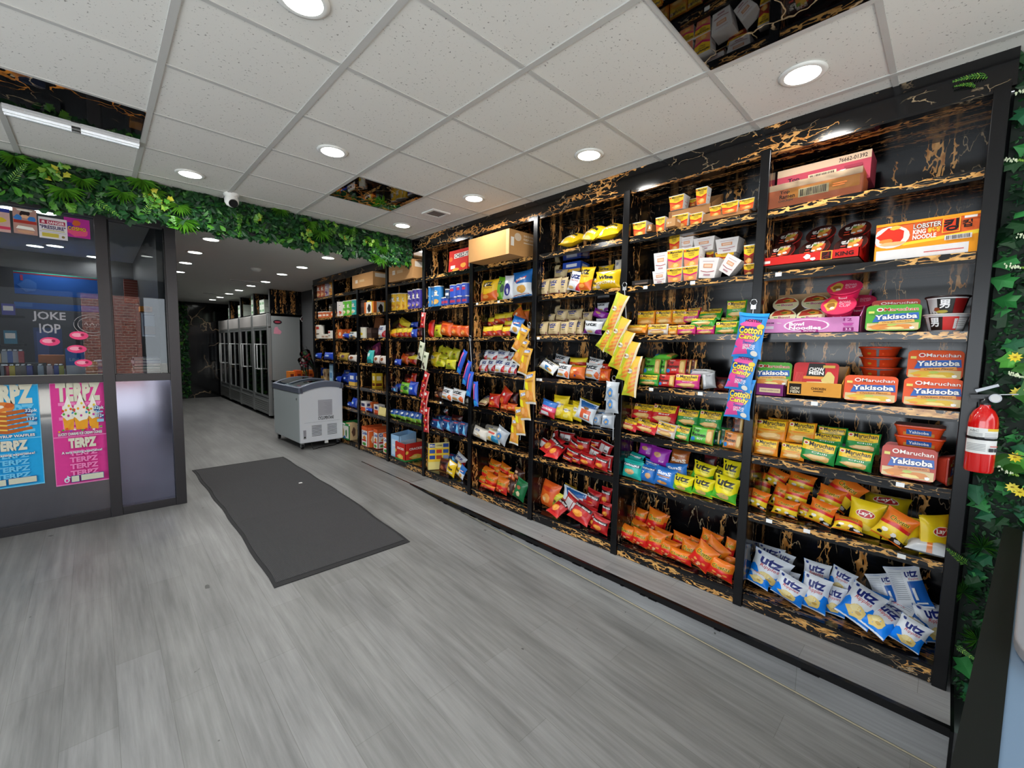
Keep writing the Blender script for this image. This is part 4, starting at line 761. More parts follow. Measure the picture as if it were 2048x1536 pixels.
snack('brs', 'brown and black nut bag', .14, .2, .05, '4A2C24', [('G', 'C98A5A', .5, .3, .28, .24, 3), ('G', 'E4B894', .4, .7, .2, .14, 4), ('G', 'D6482A', .6, .18, .16, .1, 5)])
snack('dgr', 'dark green nut bag', .14, .21, .05, '0F6B3A', [('G', 'D9C49A', .55, .3, .2, .14, 3), ('G', 'B06A4A', .5, .62, .2, .12, 4)], seal='1A7A46')
snack('bls', 'blue and lime snack bag', .12, .19, .05, '1C4F9E', [('R', '7FB53A', 0, 0, 1, .38), ('G', 'C9D84A', .4, .26, .3, .14, 3), ('G', 'E9EEF2', .5, .68, .26, .14, 5)])
snack('blu', 'royal blue candy bag', .13, .15, .05, '2346B8', [('G', '4F8AE0', .5, .5, .28, .2, 3), ('R', 'E9EDF4', .3, .4, .7, .52)])
snack('pnk', 'pink candy bag', .16, .18, .05, 'D65AA0', [('G', 'F0B0D0', .5, .6, .3, .2, 3), ('G', '5A2E5E', .5, .24, .24, .14, 5)])
snack('tel', 'turquoise candy bag', .12, .17, .05, '35BDB6', [('G', 'E4F2F0', .5, .6, .24, .16, 3), ('R', '2A8A8E', .1, .1, .9, .26)])
snack('gld', 'gold wrapped candy bag', .16, .12, .05, 'B79A3E', [('G', '6A4A6A', .6, .5, .2, .2, 3), ('G', 'E6D27A', .3, .5, .16, .2, 5)])
snack('chw', 'white and brown sweets bag', .16, .13, .05, 'E4DAD0', [('R', '5A2E1E', .0, .0, .3, 1), ('G', '8A4A2A', .65, .5, .2, .26, 4)])
snack('slv', 'silver wrapped noodle brick', .09, .16, .05, 'A9ABAE', [('R', 'C8CACC', .2, .1, .35, .9), ('T', '4A4A50', 'Top', .4, .7, .8, .85)], nm='noodle_pack', cat='noodles', pa=6, pb=6, pw=.5)
snack('wlp', 'white wrapped noodle pack', .15, .1, .04, 'D9D8D6', [('T', '3A3A40', 'Maruchan', .15, .4, .85, .62, .02), ('E', 'C9C8C6', .85, .5, .1, .2)], nm='noodle_pack', cat='noodles', pa=5, pb=6, pw=.5)
snack('drk', 'dark red snack bag', .15, .19, .05, '5A1E20', [('G', 'B0623A', .5, .3, .24, .2, 3), ('R', '2C1214', .1, .6, .9, .8)])
snack('sil', 'silver foil bag end', .2, .1, .05, 'B9BDC0', [('R', 'C9743A', .44, 0, .56, 1)])
# hanging strips
bag('pla', 'gold cashew pouch', .13, .27, .035, 'D9A02E', [('R', 'E2DCD0', 0, 0, 1, .07), ('G', 'DF8E3C', .5, .26, .44, .2, 3), ('G', 'EFAE66', .4, .3, .2, .12, 5), ('G', 'E69C4C', .65, .2, .18, .1, 6), ('P', 'EFE22A', [(.05, .5), (.5, .42), (.42, .66), (.05, .72)]), ('P', 'E9EAF0', [(.18, .78), (.84, .84), (.86, .94), (.2, .89)]), ('P', '1F3C86', [(.2, .79), (.82, .85), (.84, .93), (.22, .88)]), ('T', 'F1F3F8', 'Planters', .26, .81, .78, .90, .03, 0, .02), ('T', 'A8682A', 'CASHEWS', .4, .68, .9, .74, .02)], seal=None, nm='nut_pouch', cat='nut pouch', wrk=.02)
STR = [('P', 'E8852E', [(.35+.12*i*.6, .02+.13*i), (1, .2+.1*i), (1, .26+.1*i), (.33+.12*i*.6, .07+.13*i)]) for i in range(6)]
bag('slv2', 'yellow and orange striped wafer sleeve', .12, .30, .05, 'E9B93A', [('P', 'B9BF2C', [(0, 0), (.6, 0), (.35, .3), (.5, .62), (.3, 1), (0, 1)]), ('G', 'D9D23C', .22, .2, .18, .1, 3)]+STR+[('R', 'F2E3C4', .9, 0, 1, 1), ('E', 'E8E0D0', .42, .62, .2, .06), ('E', 'C8543C', .3, .62, .06, .035), ('T', '6A5A2A', 'BOO', .32, .6, .6, .64, .02)], nm='wafer_sleeve', cat='snack bag', wrk=.02)
bag('cot', 'blue and pink cotton candy pouch', .165, .265, .05, '2A8FDC', [('G', 'E8509C', .5, .74, .44, .14, 3), ('G', 'E8509C', .38, .36, .4, .2, 5), ('P', 'E8509C', [(.02, .04), (.55, .08), (.5, .22), (.05, .2)]), ('P', '1F2E8E', [(.05, .62), (.95, .6), (.95, .7), (.05, .7)]), ('T', '241C3A', 'HOSTESS', .28, .8, .86, .86, .03), ('E', 'F2CF2A', .86, .70, .12, .06), ('T', '5A3A16', 'Cotton', .1, .54, .94, .69, .075), ('T', 'F6D84A', 'Cotton', .1, .54, .94, .69, .035), ('T', '5A3A16', 'Candy', .14, .38, .9, .52, .075), ('T', 'F6D84A', 'Candy', .14, .38, .9, .52, .035), ('T', '1F56A8', 'Sweet!', .34, .3, .8, .37, .03), ('T', 'F4F0F4', 'ON THE', .36, .24, .8, .29, .02), ('T', 'F4F0F4', 'SNACK', .36, .18, .8, .235, .02), ('E', 'F4EFE4', .78, .1, .12, .06), ('R', '2A9BE8', 0, .93, 1, 1)], nm='candy_pouch', cat='candy', wrk=.03)
bag('hrd', 'red gummy pouch', .12, .2, .03, 'C6262A', [('G', 'EDE4DC', .5, .8, .3, .1, 3), ('G', 'F0B42C', .3, .4, .14, .08, 4), ('G', '5A1418', .7, .5, .14, .1, 5), ('G', 'EDE0D8', .6, .2, .16, .07, 6), ('R', 'E08A80', .9, 0, 1, 1)], nm='candy_pouch', cat='candy', wrk=.02)
bag('hwh', 'cream cookie pouch', .12, .22, .03, 'D8DCC0', [('G', '3C2A2A', .4, .3, .2, .12, 3), ('G', '3C2A2A', .6, .14, .2, .1, 5), ('R', '5A6A4A', .3, .7, .7, .82)], nm='candy_pouch', cat='candy', wrk=.02)
bag('htb', 'blue and pink candy tube', .055, .2, .035, '2358C8', [('P', 'E0609C', [(.1, .3), (.5, .28), (.6, .9), (.2, .92)]), ('E', '2FA4EC', .5, .12, .42, .11), ('P', 'E8904A', [(.0, .4), (.14, .4), (.2, .8), (.0, .8)])], nm='candy_tube', cat='candy')
# ---- boxes, trays, cups, bowls, cans
def boxmesh(nm, w, h, d, base, front, side=(), top=(), bev=0, mf=card):
    b = MB(); b.box(-w/2, -d/2, -h/2, w/2, d/2, h/2, mf(base))
    art(b, front, lambda u, v, o: (-w/2+u*w, -d/2-o, -h/2+v*h), mf)
    if side: art(b, side, lambda u, v, o: (w/2+o, -d/2+u*d, -h/2+v*h), mf)
    if top: art(b, top, lambda u, v, o: (-w/2+u*w, -d/2+v*d, h/2+o), mf)
    return b.mesh(nm)
def box(key, desc, w, h, d, base, front, side=None, top=(), nm='carton', cat='box', mf=card):
    side = front if side is None else side
    D[key] = dict(parts=[(nm, boxmesh(nm, w, h, d, base, front, side, top, mf=mf))], w=w, h=h, t=d, desc=desc, cat=cat)
def barcode(c0, c1, x0, y0, x1, y1, n=16):
    r = random.Random(2); L = [('R', c0, x0, y0, x1, y1)]
    for i in range(n):
        a = x0+(x1-x0)*(.06+.88*i/n); L.append(('R', c1, a, y0+(y1-y0)*.1, a+(x1-x0)*.88/n*r.uniform(.25, .7), y1-(y1-y0)*.1))
    return L
def rrect(w, h, r, n=4):
    o = []
    for cx, cy, a0 in ((w/2-r, h/2-r, 0), (-w/2+r, h/2-r, PI/2), (-w/2+r, -h/2+r, PI), (w/2-r, -h/2+r, 1.5*PI)):
        for i in range(n+1): a = a0+PI/2*i/n; o.append((cx+r*math.cos(a), cy+r*math.sin(a)))
    return o
def tray(key, desc, c, layers, body=None, w=.165, h=.135, d=.055):
    """tapered noodle tray standing on its edge, printed film lid to the front"""
    body = body or c; b = MB(); A = rrect(w, h, .018); B = rrect(w*.8, h*.76, .02); n = len(A)
    vs = [(x, -d/2, z) for x, z in A]+[(x, -d/2+.006, z) for x, z in A]+[(x*.95, -d/2+.01, z*.95) for x, z in A]+[(x, d/2, z) for x, z in B]
    fs = [(k*n+i, k*n+(i+1) % n, (k+1)*n+(i+1) % n, (k+1)*n+i) for k in range(3) for i in range(n)]+[tuple(range(3*n, 4*n))]
    b.add(vs, fs, mat(body, .35)); b.add([(x, -d/2, z) for x, z in A], [tuple(range(n))], film(c))
    if not layers:      # a tray lying down shows its printed side
        def sd(u, v, o): y = .016-.03*v; return (-.05+.1*u, y, -(h/2)*(.95-.19*((y+.0175)/.045))-.0012-o)
        art(b, [('R', 'C9873A', -.25, .0, 1.25, .5), ('R', '2A5AA4', .1, .15, .9, .9), ('T', 'EDEBE6', 'Yakisoba', .18, .32, .82, .72, .02)], lambda u, v, o: sd(u, v, o), film)
    root = b.mesh('noodle_tray')
    q = MB(); art(q, layers, lambda u, v, o: (-w/2+u*w, -d/2-o, -h/2+v*h), film); q.mats or q.slot(film(c))
    D[key] = dict(parts=[('noodle_tray', root), ('film_lid', q.mesh('film_lid'))], w=w, h=h, t=d, desc=desc, cat='noodles')
def yak(top, flav, strip, noo='E0B83A', tx='F3EDE6', out='B5281E'):
    return [('R', 'D9C08A', .03, .03, .97, .3), ('G', noo, .3, .16, .26, .13, 3), ('G', noo, .68, .15, .26, .12, 4), ('G', 'B8C85A', .5, .22, .1, .05, 5), ('G', 'E8943A', .2, .1, .08, .05, 6), ('G', 'F0D884', .55, .1, .2, .06, 7),
            ('P', '2A62B4', [(.13, .33), (.97, .42), (.95, .68), (.2, .62)]), ('P', strip, [(.24, .24), (.9, .32), (.88, .43), (.26, .36)]),
            ('E', 'EFE3DC', .26, .82, .065, .075), ('E', 'B5281E', .26, .82, .04, .045), ('T', out, 'Maruchan', .34, .76, .94, .88, .05), ('T', tx, 'Maruchan', .34, .76, .94, .88, .012),
            ('T', '18386E', 'Yakisoba', .19, .43, .93, .6, .07, 0, .04), ('T', 'F7F5F0', 'Yakisoba', .19, .43, .93, .6, .03, 0, .04), ('T', '6A3A14', flav, .32, .28, .84, .345, .008, .15, .05), ('R', 'D9CF6A', .05, .68, .16, .77), ('G', 'F3EFE8', .86, .1, .05, .06, 8)]
tray('yor', 'orange chicken noodle tray', 'E2531E', yak('E2531E', 'Chicken Flavor', 'E9A04A'), 'D9481A')
tray('ygr', 'green and orange noodle tray', '4FA32E', yak('4FA32E', 'Orange Chicken', 'E9B45A', 'DB8A3C', 'C8321E', 'F1E9DC'), 'D9481A')
tray('yre', 'dark red noodle tray', 'B5301C', yak('B5301C', 'Spicy Chicken', 'D98A4A', 'D8873A'), '9A2A18')
tray('ysd', 'orange noodle tray lying flat in a stack', 'D9481A', [], 'D9481A')
D['ysd']['parts'] = D['ysd']['parts'][:1]
tray('cho', 'red chow mein noodle tray', 'C01E24', [('P', '1A1614', [(.3, .45), (.72, .45), (.7, .97), (.34, .97)]), ('T', 'F4F1EA', 'CHOW', .36, .66, .68, .8, .03), ('T', 'F4F1EA', 'MEIN', .36, .52, .68, .65, .03), ('R', 'E2902E', .24, .34, .74, .45), ('G', 'D9C070', .8, .32, .16, .36, 3), ('G', 'EADA98', .55, .14, .35, .1, 5), ('R', 'C9A84A', .66, .8, .92, .9)]+[('P', 'E0605A', [(.05+.03*i, .1), (.06+.03*i, .1), (.08+.03*i, .6), (.07+.03*i, .6)]) for i in range(6)])
def cup(key, desc, c1, band, txt='Maruchan'):
    w, h, d = .095, .105, .09; b = MB(); tw, bw = w/2, w/2*.8
    b.add([(-bw, -d*.4, -h/2), (bw, -d*.4, -h/2), (bw, d*.4, -h/2), (-bw, d*.4, -h/2), (-tw, -d/2, h/2), (tw, -d/2, h/2), (tw, d/2, h/2), (-tw, d/2, h/2)], [(0, 1, 5, 4), (1, 2, 6, 5), (2, 3, 7, 6), (3, 0, 4, 7), (4, 5, 6, 7), (0, 3, 2, 1)], card('E4E0DC'))
    S = lambda u, v, o: ((2*u-1)*(bw+(tw-bw)*v), -d*(.4+.1*v)-o, -h/2+v*h)
    S2 = lambda u, v, o: (bw+(tw-bw)*v+o, (2*u-1)*d*(.4+.1*v), -h/2+v*h)
    b.box(-tw-.001, -d/2-.001, h/2, tw+.001, d/2+.001, h/2+.003, card('EDEAE6'))
    art(b, [('R', 'F4C830', .0, .3, 1, .98), ('P', c1, [(0, .5), (.5, .36), (1, .5), (1, .0), (0, .0)]), ('G', 'E8A24A', .5, .2, .4, .17, 3), ('G', 'F0C878', .55, .22, .2, .1, 5), ('P', band, [(0, .5), (.5, .36), (1, .5), (1, .6), (.5, .46), (0, .6)]), ('T', '23262E', txt, .2, .82, .95, .94, .02), ('E', 'C8452E', .1, .88, .06, .055), ('T', '3A3A38', 'Instant', .32, .72, .72, .79, .01), ('T', '3A3A38', 'Lunch', .36, .62, .7, .69, .01)], S, card)
    art(b, [('R', 'B9484E', .3, .3, .7, .32), ('R', 'B9484E', .36, .24, .64, .26), ('R', 'D8A8A0', .25, .5, .75, .56), ('R', 'C8C2BE', .3, .64, .7, .66)], S2, card)
    D[key] = dict(parts=[('noodle_cup', b.mesh('noodle_cup'))], w=w, h=h, t=d, desc=desc, cat='noodles')
cup('cup', 'yellow and orange noodle cup', 'E0662A', 'D9332A'); cup('cpk', 'yellow and pink noodle cup', 'E08A6A', 'D6246E'); cup('cbr', 'yellow and brown noodle cup', '8A3A24', 'B3262A')
D['cwb'] = dict(parts=[('noodle_cup', None)], w=.095, h=.105, t=.09, desc='white noodle cup turned sideways', cat='noodles')
def cupback():
    w, h, d = .095, .105, .09; b = MB(); tw, bw = w/2, w/2*.8
    b.add([(-bw, -d*.4, -h/2), (bw, -d*.4, -h/2), (bw, d*.4, -h/2), (-bw, d*.4, -h/2), (-tw, -d/2, h/2), (tw, -d/2, h/2), (tw, d/2, h/2), (-tw, d/2, h/2)], [(0, 1, 5, 4), (1, 2, 6, 5), (2, 3, 7, 6), (3, 0, 4, 7), (4, 5, 6, 7), (0, 3, 2, 1)], card('E4DFDC'))
    art(b, [('R', 'C8B2B4', .2, .8, .8, .84), ('R', 'D8946A', .25, .5, .75, .7), ('R', 'E8C4A8', .3, .54, .7, .66), ('P', 'A8323A', [(.1, .34), (.5, .28), (.9, .34), (.9, .37), (.5, .31), (.1, .37)]), ('R', 'B88A90', .3, .12, .7, .2)], lambda u, v, o: ((2*u-1)*(bw+(tw-bw)*v), -d*(.4+.1*v)-o, -h/2+v*h), card)
    return b.mesh('noodle_cup')
D['cwb']['parts'] = [('noodle_cup', cupback())]
def bowl(key, desc, side, lid, r=.075, h=.07, slayers=(), face=True):
    """paper bowl; local front (-y) is the lid, so an upright bowl uses tilt 90"""
    b = MB(); m = mat(side, .4); b.lathe([(r*.68, h/2), (r*.72, h/2-.004), (r*.93, -h/2+.008), (r, -h/2+.006), (r, -h/2), (r*.94, -h/2)], m, n=28, axis='y')
    # lathe along y: profile z -> y handled below
    root = b
    if slayers:
        art(root, slayers, lambda u, v, o: ((r*(.70+.23*v)+o+.001)*math.sin((u-.5)*2.4), (h/2-.004-(h-.012)*v), -(r*(.70+.23*v)+o+.001)*math.cos((u-.5)*2.4)), film, cut=10)
    q = MB(); n = 28; q.add([(r*.985*math.cos(2*PI*i/n), -h/2-.001, r*.985*math.sin(2*PI*i/n)) for i in range(n)], [tuple(range(n))], film(lid[0]))
    art(q, lid[1], lambda u, v, o: (r*.95*(2*u-1), -h/2-.0012-o, r*.95*(2*v-1)), film)
    D[key] = dict(parts=[('noodle_bowl', root.mesh('noodle_bowl')), ('bowl_lid', q.mesh('bowl_lid'))], w=2*r, h=2*r, t=h, desc=desc, cat='noodles')
def lidart(c1, c2, c3, txt): return [('G', c2, 0.62, .5, .3, .34, 3), ('G', c3, .55, .42, .2, .2, 4), ('G', 'D9B24A', .66, .62, .14, .12, 5), ('G', 'E9E4DA', .5, .3, .08, .06, 6), ('R', c1, .16, .3, .42, .72), ('T', 'F1EDE4', txt, .18, .5, .42, .7, .02), ('R', 'C9463A', .2, .36, .36, .42)]
bowl('bdk', 'dark red noodle bowl with printed lid', 'A81E1C', ('3A1C18', lidart('1A1010', 'B8482E', 'D08A3A', '킹')+[('T', 'F1EDE4', '왕뚜껑', .42, .66, .8, .8, .03), ('R', 'D9542E', .2, .2, .4, .26), ('G', 'E4E0D8', .7, .34, .1, .08, 9), ('G', '7A9A3A', .5, .62, .1, .07, 7)]))
bowl('bcr', 'cream lidded shrimp noodle bowl', 'EDE6E6', ('D9D3A8', [('P', 'A83A2C', [(.5, 1), (.15, .85), (.05, .5), (.95, .62), (.8, .88)]), ('G', 'D89A3A', .6, .74, .25, .14, 3), ('G', '5E6A2A', .55, .72, .14, .08, 4), ('T', 'B0468A', 'Bowl', .34, .32, .78, .46, .02), ('R', '4E8A3A', .16, .36, .3, .41)]))
bowl('bpk', 'bright pink noodle bowl', 'D8245A', ('E2335E', [('G', 'E0B04A', .28, .5, .22, .36, 3), ('G', '9A6A2A', .3, .45, .14, .2, 4), ('G', 'F2E9D4', .34, .3, .08, .08, 5), ('T', 'F3B8C8', 'BOWL', .52, .52, .86, .68, .02), ('T', 'F3B8C8', 'CUP', .54, .34, .84, .48, .02)]), slayers=[('R', 'D8245A', 0, .1, 1, .9), ('T', 'F6D8E0', 'Bowl', .4, .5, .62, .75, .02)])
bowl('bsv', 'black and red noodle bowl', '2A1A1A', ('C8C8C8', []), h=.085, slayers=[('R', 'B8B9BA', .02, .05, .42, .97), ('R', '15120F', .3, .05, .66, .97), ('R', '8E1C1C', .66, .05, .98, .97), ('T', 'F1F1F1', '男', .36, .38, .56, .86, .03), ('G', 'A89A3A', .42, .16, .16, .12, 4), ('G', '7A3A24', .28, .3, .08, .12, 5), ('R', 'D9D9DA', .02, .93, .98, 1)])
bowl('brd', 'white and red noodle bowl', 'C9C4C2', ('D9D9D9', []), h=.075, slayers=[('R', 'DADADB', .02, .05, .2, .97), ('R', '2A1A16', .14, .05, .44, .97), ('T', 'F1F1F1', '男', .18, .3, .36, .86, .03), ('R', 'D8322E', .44, .05, .74, .97), ('R', 'E9E6E4', .66, .15, .96, .8)]+[('R', '9A9690', .7, .7-.12*i, .92, .73-.12*i) for i in range(4)]+[('R', 'D9D9DA', .02, .93, .98, 1)])
bowl('bor', 'orange noodle bowl in a stack', 'D8431C', ('C8A03A', []), h=.06, r=.08, slayers=[('R', '6E6A6E', .47, .05, .53, .95), ('P', '6E6A6E', [(.2, .95), (.5, .86), (.8, .95), (.8, 1), (.2, 1)]), ('G', 'B8862A', .3, .5, .06, .14, 4), ('R', 'E0582A', .6, .4, .64, .55)])
def can(key, desc, c, r, h, layers, lid='D9D5CC'):
    b = MB(); b.lathe([(r, -h/2), (r, h/2-.004)], mat(c, .35), n=20); b.lathe([(r+.001, -h/2), (r+.001, -h/2+.003)], mat('B9BCC0', .3, .8), n=20)
    art(b, layers, lambda u, v, o: ((r+o)*math.sin((u-.5)*2.6), -(r+o)*math.cos((u-.5)*2.6), -h/2+v*h), film, cut=9)
    q = MB(); q.lathe([(r+.0015, h/2-.006), (r+.0015, h/2+.004), (r*.9, h/2+.005)], mat(lid, .4), n=20)
    D[key] = dict(parts=[('chip_can', b.mesh('chip_can')), ('can_lid', q.mesh('can_lid'))], w=2*r, h=h, t=2*r, desc=desc, cat='chip can')
def cana(c2, tx='E9E4DA'): return [('G', 'F0EAE0', .5, .72, .2, .1, 3), ('E', '2A1C1A', .5, .76, .13, .02), ('E', 'E8D9C8', .5, .6, .16, .05), ('T', tx, 'Pringles', .24, .5, .76, .6, .03), ('G', c2, .5, .24, .3, .14, 5), ('G', 'E9C878', .46, .2, .16, .07, 6)]
for k, c, d, c2 in (('kre', 'C4453A', 'red striped chip can', 'F0E6DC'), ('kgn', '5BB52E', 'green chip can', 'E9E0B8'), ('kte', '2AA5A0', 'teal chip can', 'E0EEE8'), ('kye', 'E3B21E', 'yellow chip can', 'C8842A'), ('kpu', '3C2E8E', 'purple chip can', '8E7AC8'), ('kbl', '2B7FC4', 'bright blue chip can', 'E2A85A'), ('kbr', 'B4502A', 'copper brown chip can', 'E0A878'), ('klv', 'B7A7BA', 'grey and purple chip can', '6A2E7A'), ('kor', 'E09A24', 'amber chip can', 'C8742A'), ('kdk', '4A4234', 'dark brown chip can', '7A6A4A'), ('kwr', 'E4DDD8', 'white and red chip can', 'C83A34')):
    can(k, d, c, .037, .235, cana(c2))
for k, c, d, c2 in (('snb', '2746A8', 'small navy chip can', 'B83A5A'), ('sor', 'C8602E', 'small orange snack cup', 'F0E0D0'), ('swh', 'DCD4C8', 'small cream snack cup', 'A8846A'), ('stl', '22406A', 'dark teal chip can', 'D9D9D9')): can(k, d, c, .037, .085 if k != 'stl' else .12, [('R', c2, .2, .3, .8, .6)])
can('tall', 'white printed drink-mix can', 'E2DDD2', .045, .18, [('R', 'B0302C', .3, .7, .7, .9), ('R', '5A4A3A', .3, .3, .7, .4)]); can('tyl', 'white and yellow chip can', 'E9E4D0', .045, .2, [('G', 'E3C22A', .5, .4, .3, .16, 3)])
can('nblu', 'royal blue tall can', '3156C4', .04, .19, [('R', 'C83A5A', .3, .5, .7, .7), ('R', 'E4E8F0', .3, .75, .7, .8)])
BR = 'B98A58'
box('ctn', 'brown cardboard carton', .4, .25, .3, BR, [('R', 'D8CDBE', .16, .36, .28, .6), ('R', 'C9A982', .36, .4, .6, .56), ('R', '8A6238', .0, .49, 1, .497)], [('R', 'D8CDBE', .1, .62, .8, .9)], nm='cardboard_box')
box('ctl', 'large brown cardboard carton', .6, .26, .42, 'BC8C56', [('R', 'CFA873', .93, 0, 1, 1)], [('R', 'E6E2DA', .05, .35, .14, .7), ('E', 'D9C6AE', .25, .74, .1, .16), ('T', 'E9DCC8', 'SNACK FOODS', .42, .8, .8, .88, .01), ('T', 'E9DCC8', 'KEEP DRY', .42, .66, .74, .74, .01), ('R', 'D9C6AE', .42, .54, .78, .58)], nm='cardboard_box')
box('chz', 'red cracker box', .28, .34, .09, 'C8281E', [('G', 'E0662A', .1, .6, .12, .12, 3), ('P', 'F0EAE0', [(.28, .6), (1, .62), (1, .84), (.28, .82)]), ('T', '2A1A18', 'CHEEZ-IT', .31, .63, 1.0, .8, .03), ('R', 'F0EAE0', .12, .12, .36, .28), ('G', 'E8A03A', .8, .22, .16, .14, 4), ('G', 'E8A03A', .4, .06, .2, .08, 5)], nm='cracker_box')
box('ra1', 'pink case of ramen packs', .62, .17, .2, 'B8485A', [('R', 'D0B79A', 0, .72, 1, 1), ('T', '3A2A2C', '76662-01392', .68, .78, .96, .92, .02), ('T', '2E1C2C', 'Top', .13, .42, .26, .6, .03), ('T', '2E1C2C', 'Ramen', .13, .2, .34, .38, .03)]+barcode('D9C9A8', '2E2420', .36, .18, .66, .58)+[('R', '9A3A4C', .74, .5, .92, .6)], side=(), nm='ramen_case')
box('ra2', 'orange shrink-wrapped case of ramen packs', .62, .17, .2, 'E0784A', [('R', 'DDBB96', 0, .74, 1, 1), ('R', 'E8953E', .24, .28, .98, .72), ('T', '3A2418', 'Top', .15, .52, .26, .68, .03), ('T', '3A2418', 'Ramen', .15, .34, .32, .5, .03), ('T', '5A5A50', 'CHICKEN', .14, .2, .3, .29, .02)]+barcode('E6D3A0', '2A2018', .36, .26, .68, .62)+[('R', 'B8622A', .72, .5, .86, .54), ('R', 'B8622A', .72, .42, .84, .46)], side=(), nm='ramen_case')
def wrapover(w, h, d, sd):
    r = random.Random(sd); b = MB(); g = glass('shrink_wrap', 'F4F4F4', .7, .12)
    nu = 26; v = []
    for j in range(9):
        for i in range(nu+1):
            v.append((-w/2*1.01+w*1.02*i/nu, -d/2-.004-.004*noise.noise(Vector((i*.5, j*.9, sd))), -h/2+h*1.02*j/8))
    b.add(v, [(j*(nu+1)+i, j*(nu+1)+i+1, (j+1)*(nu+1)+i+1, (j+1)*(nu+1)+i) for j in range(8) for i in range(nu)], g, True)
    return b.mesh('shrink_wrap')
D['ra2']['parts'].append(('shrink_wrap', wrapover(.62, .17, .2, 4)))
box('lob', 'orange lobster noodle carton', .46, .19, .28, 'E0622C', [('P', 'F09A1E', [(0, 0), (1, 0), (1, .52), (.3, .4), (0, .4)]), ('P', 'F6D23A', [(.22, .42), (1, .56), (1, .46), (.3, .36)]), ('R', 'E2DEDC', .02, .0, .9, .27), ('E', 'E4DCD2', .16, .62, .19, .3), ('G', 'D8321E', .16, .66, .16, .24, 3), ('G', 'E88A3C', .12, .52, .08, .08, 4), ('G', 'E0B84A', .2, .86, .06, .06, 5), ('G', 'E9B47A', .18, .44, .14, .06, 6), ('R', 'F09A1E', 0, .93, 1, 1),
    ('T', '4A3230', 'LOBSTER', .38, .76, .64, .88, .06), ('T', 'F3E6DC', 'LOBSTER', .38, .76, .64, .88, .015), ('T', 'F3E6DC', 'KING', .38, .62, .5, .73, .04), ('T', 'F6D23A', '왕뚜껑', .52, .62, .63, .74, .03), ('T', 'F3E6DC', 'NOODLE', .38, .48, .6, .59, .04), ('R', 'F2B23A', .65, .56, .81, .92), ('R', 'D8401E', .66, .58, .80, .90), ('T', '1E1614', '킹', .67, .6, .79, .88, .04), ('T', '1E1614', '컵', .83, .64, .91, .82, .03), ('R', 'E9DED6', .84, .86, .95, .92)]+barcode('E4DAD6', '4A4A50', .68, .36, .92, .48)+[('R', 'C8342A', .5, .1, .86, .12)], side=(), nm='noodle_carton')
# open display trays: four walls and a floor
def openbox(key, desc, w, hf, hb, d, c, front, inner='B9946A', cut=None, nm='display_tray'):
    b = MB(); th = .004; m = card(c); mi = card(inner); h = hb
    b.box(-w/2, -d/2, -h/2, w/2, d/2, -h/2+th, mi); b.box(-w/2, -d/2, -h/2, w/2, -d/2+th, -h/2+hf, m); b.box(-w/2, d/2-th, -h/2, w/2, d/2, h/2, mi)
    for s in (-1, 1): x0 = s*w/2; b.prism([(-d/2, -h/2), (d/2, -h/2), (d/2, h/2), (-d/2, -h/2+hf)], x0, x0-s*th, m, 'yz')
    art(b, front, lambda u, v, o: (-w/2+u*w, -d/2-o, -h/2+v*hf), card)
    if hf > .12: art(b, front, lambda u, v, o: (w/2+o, -d/2+u*d, -h/2+v*hf), card)
    D[key] = dict(parts=[(nm, b.mesh(nm))], w=w, h=hb, t=d, desc=desc, cat='tray')
openbox('trd', 'red open tray of noodle bowls', .47, .05, .2, .34, 'C8241E', [('R', 'E6DCD4', .04, .3, .14, .6), ('G', 'F2EDE6', .52, .6, .04, .3, 3), ('G', 'F2EDE6', .58, .3, .03, .2, 4), ('R', 'E8A63A', .65, .04, .76, .98), ('R', '6A1614', .66, .1, .75, .9), ('T', '1A1010', '킹', .665, .14, .745, .86, .03), ('T', '2A1210', 'KING', .79, .3, .95, .7, .03)], inner='B7AFA6')
openbox('tpk', 'pink open tray of noodle bowls', .47, .085, .26, .34, 'D58AC0', [('T', '3A2A3A', 'NONGSHIM', .05, .66, .2, .76, .02), ('E', '2A1A2A', .02, .72, .016, .07), ('R', 'D8CCD6', .03, .3, .2, .5), ('E', 'F0E2EC', .52, .5, .22, .4), ('E', 'C86AA8', .52, .5, .2, .36), ('T', 'F7EEF5', 'Bowl', .36, .5, .5, .72, .04), ('T', 'F7EEF5', 'Noodles', .36, .24, .66, .46, .04), ('R', 'A8327E', .48, .06, .64, .22), ('T', 'F7EEF5', 'Shrimp', .5, .08, .62, .2, .02), ('T', '8E2A72', '12', .86, .74, .93, .9, .02), ('P', 'B84A98', [(.85, .6), (.95, .6), (.93, .44), (.87, .44)]), ('R', '8E2A72', .86, .1, .95, .32), ('T', 'E8C4DE', '3.5', .88, .14, .93, .28, .02)])
openbox('tpu', 'purple open tray under noodle tray', .2, .075, .08, .17, '7A2A6A', [('E', 'D9C49A', .14, .56, .09, .3), ('E', '7A2A6A', .14, .56, .07, .22), ('G', 'D9C49A', .14, .5, .04, .1, 3), ('R', 'D9C49A', .32, .3, .9, .66), ('T', '7A2A6A', 'ORANGE CHICKEN FLAVOR', .36, .42, .86, .54, .01)])
openbox('tcm', 'tan open tray holding chow mein', .26, .08, .17, .17, 'DE9A3E', [('R', '20180F', .05, .12, .28, .86), ('T', 'E9D9B8', 'CHOW', .08, .42, .25, .62, .02), ('T', 'E9D9B8', 'MEIN', .08, .18, .25, .38, .02), ('T', '4A2A12', 'CHICKEN', .46, .5, .72, .66, .03), ('R', '4A2A12', .5, .36, .68, .42)])
openbox('tcu', 'brown cardboard tray of noodle cups', .3, .06, .17, .2, 'A9784A', [('R', '8A5C34', .02, .1, .08, .9)], inner='9A6E44')
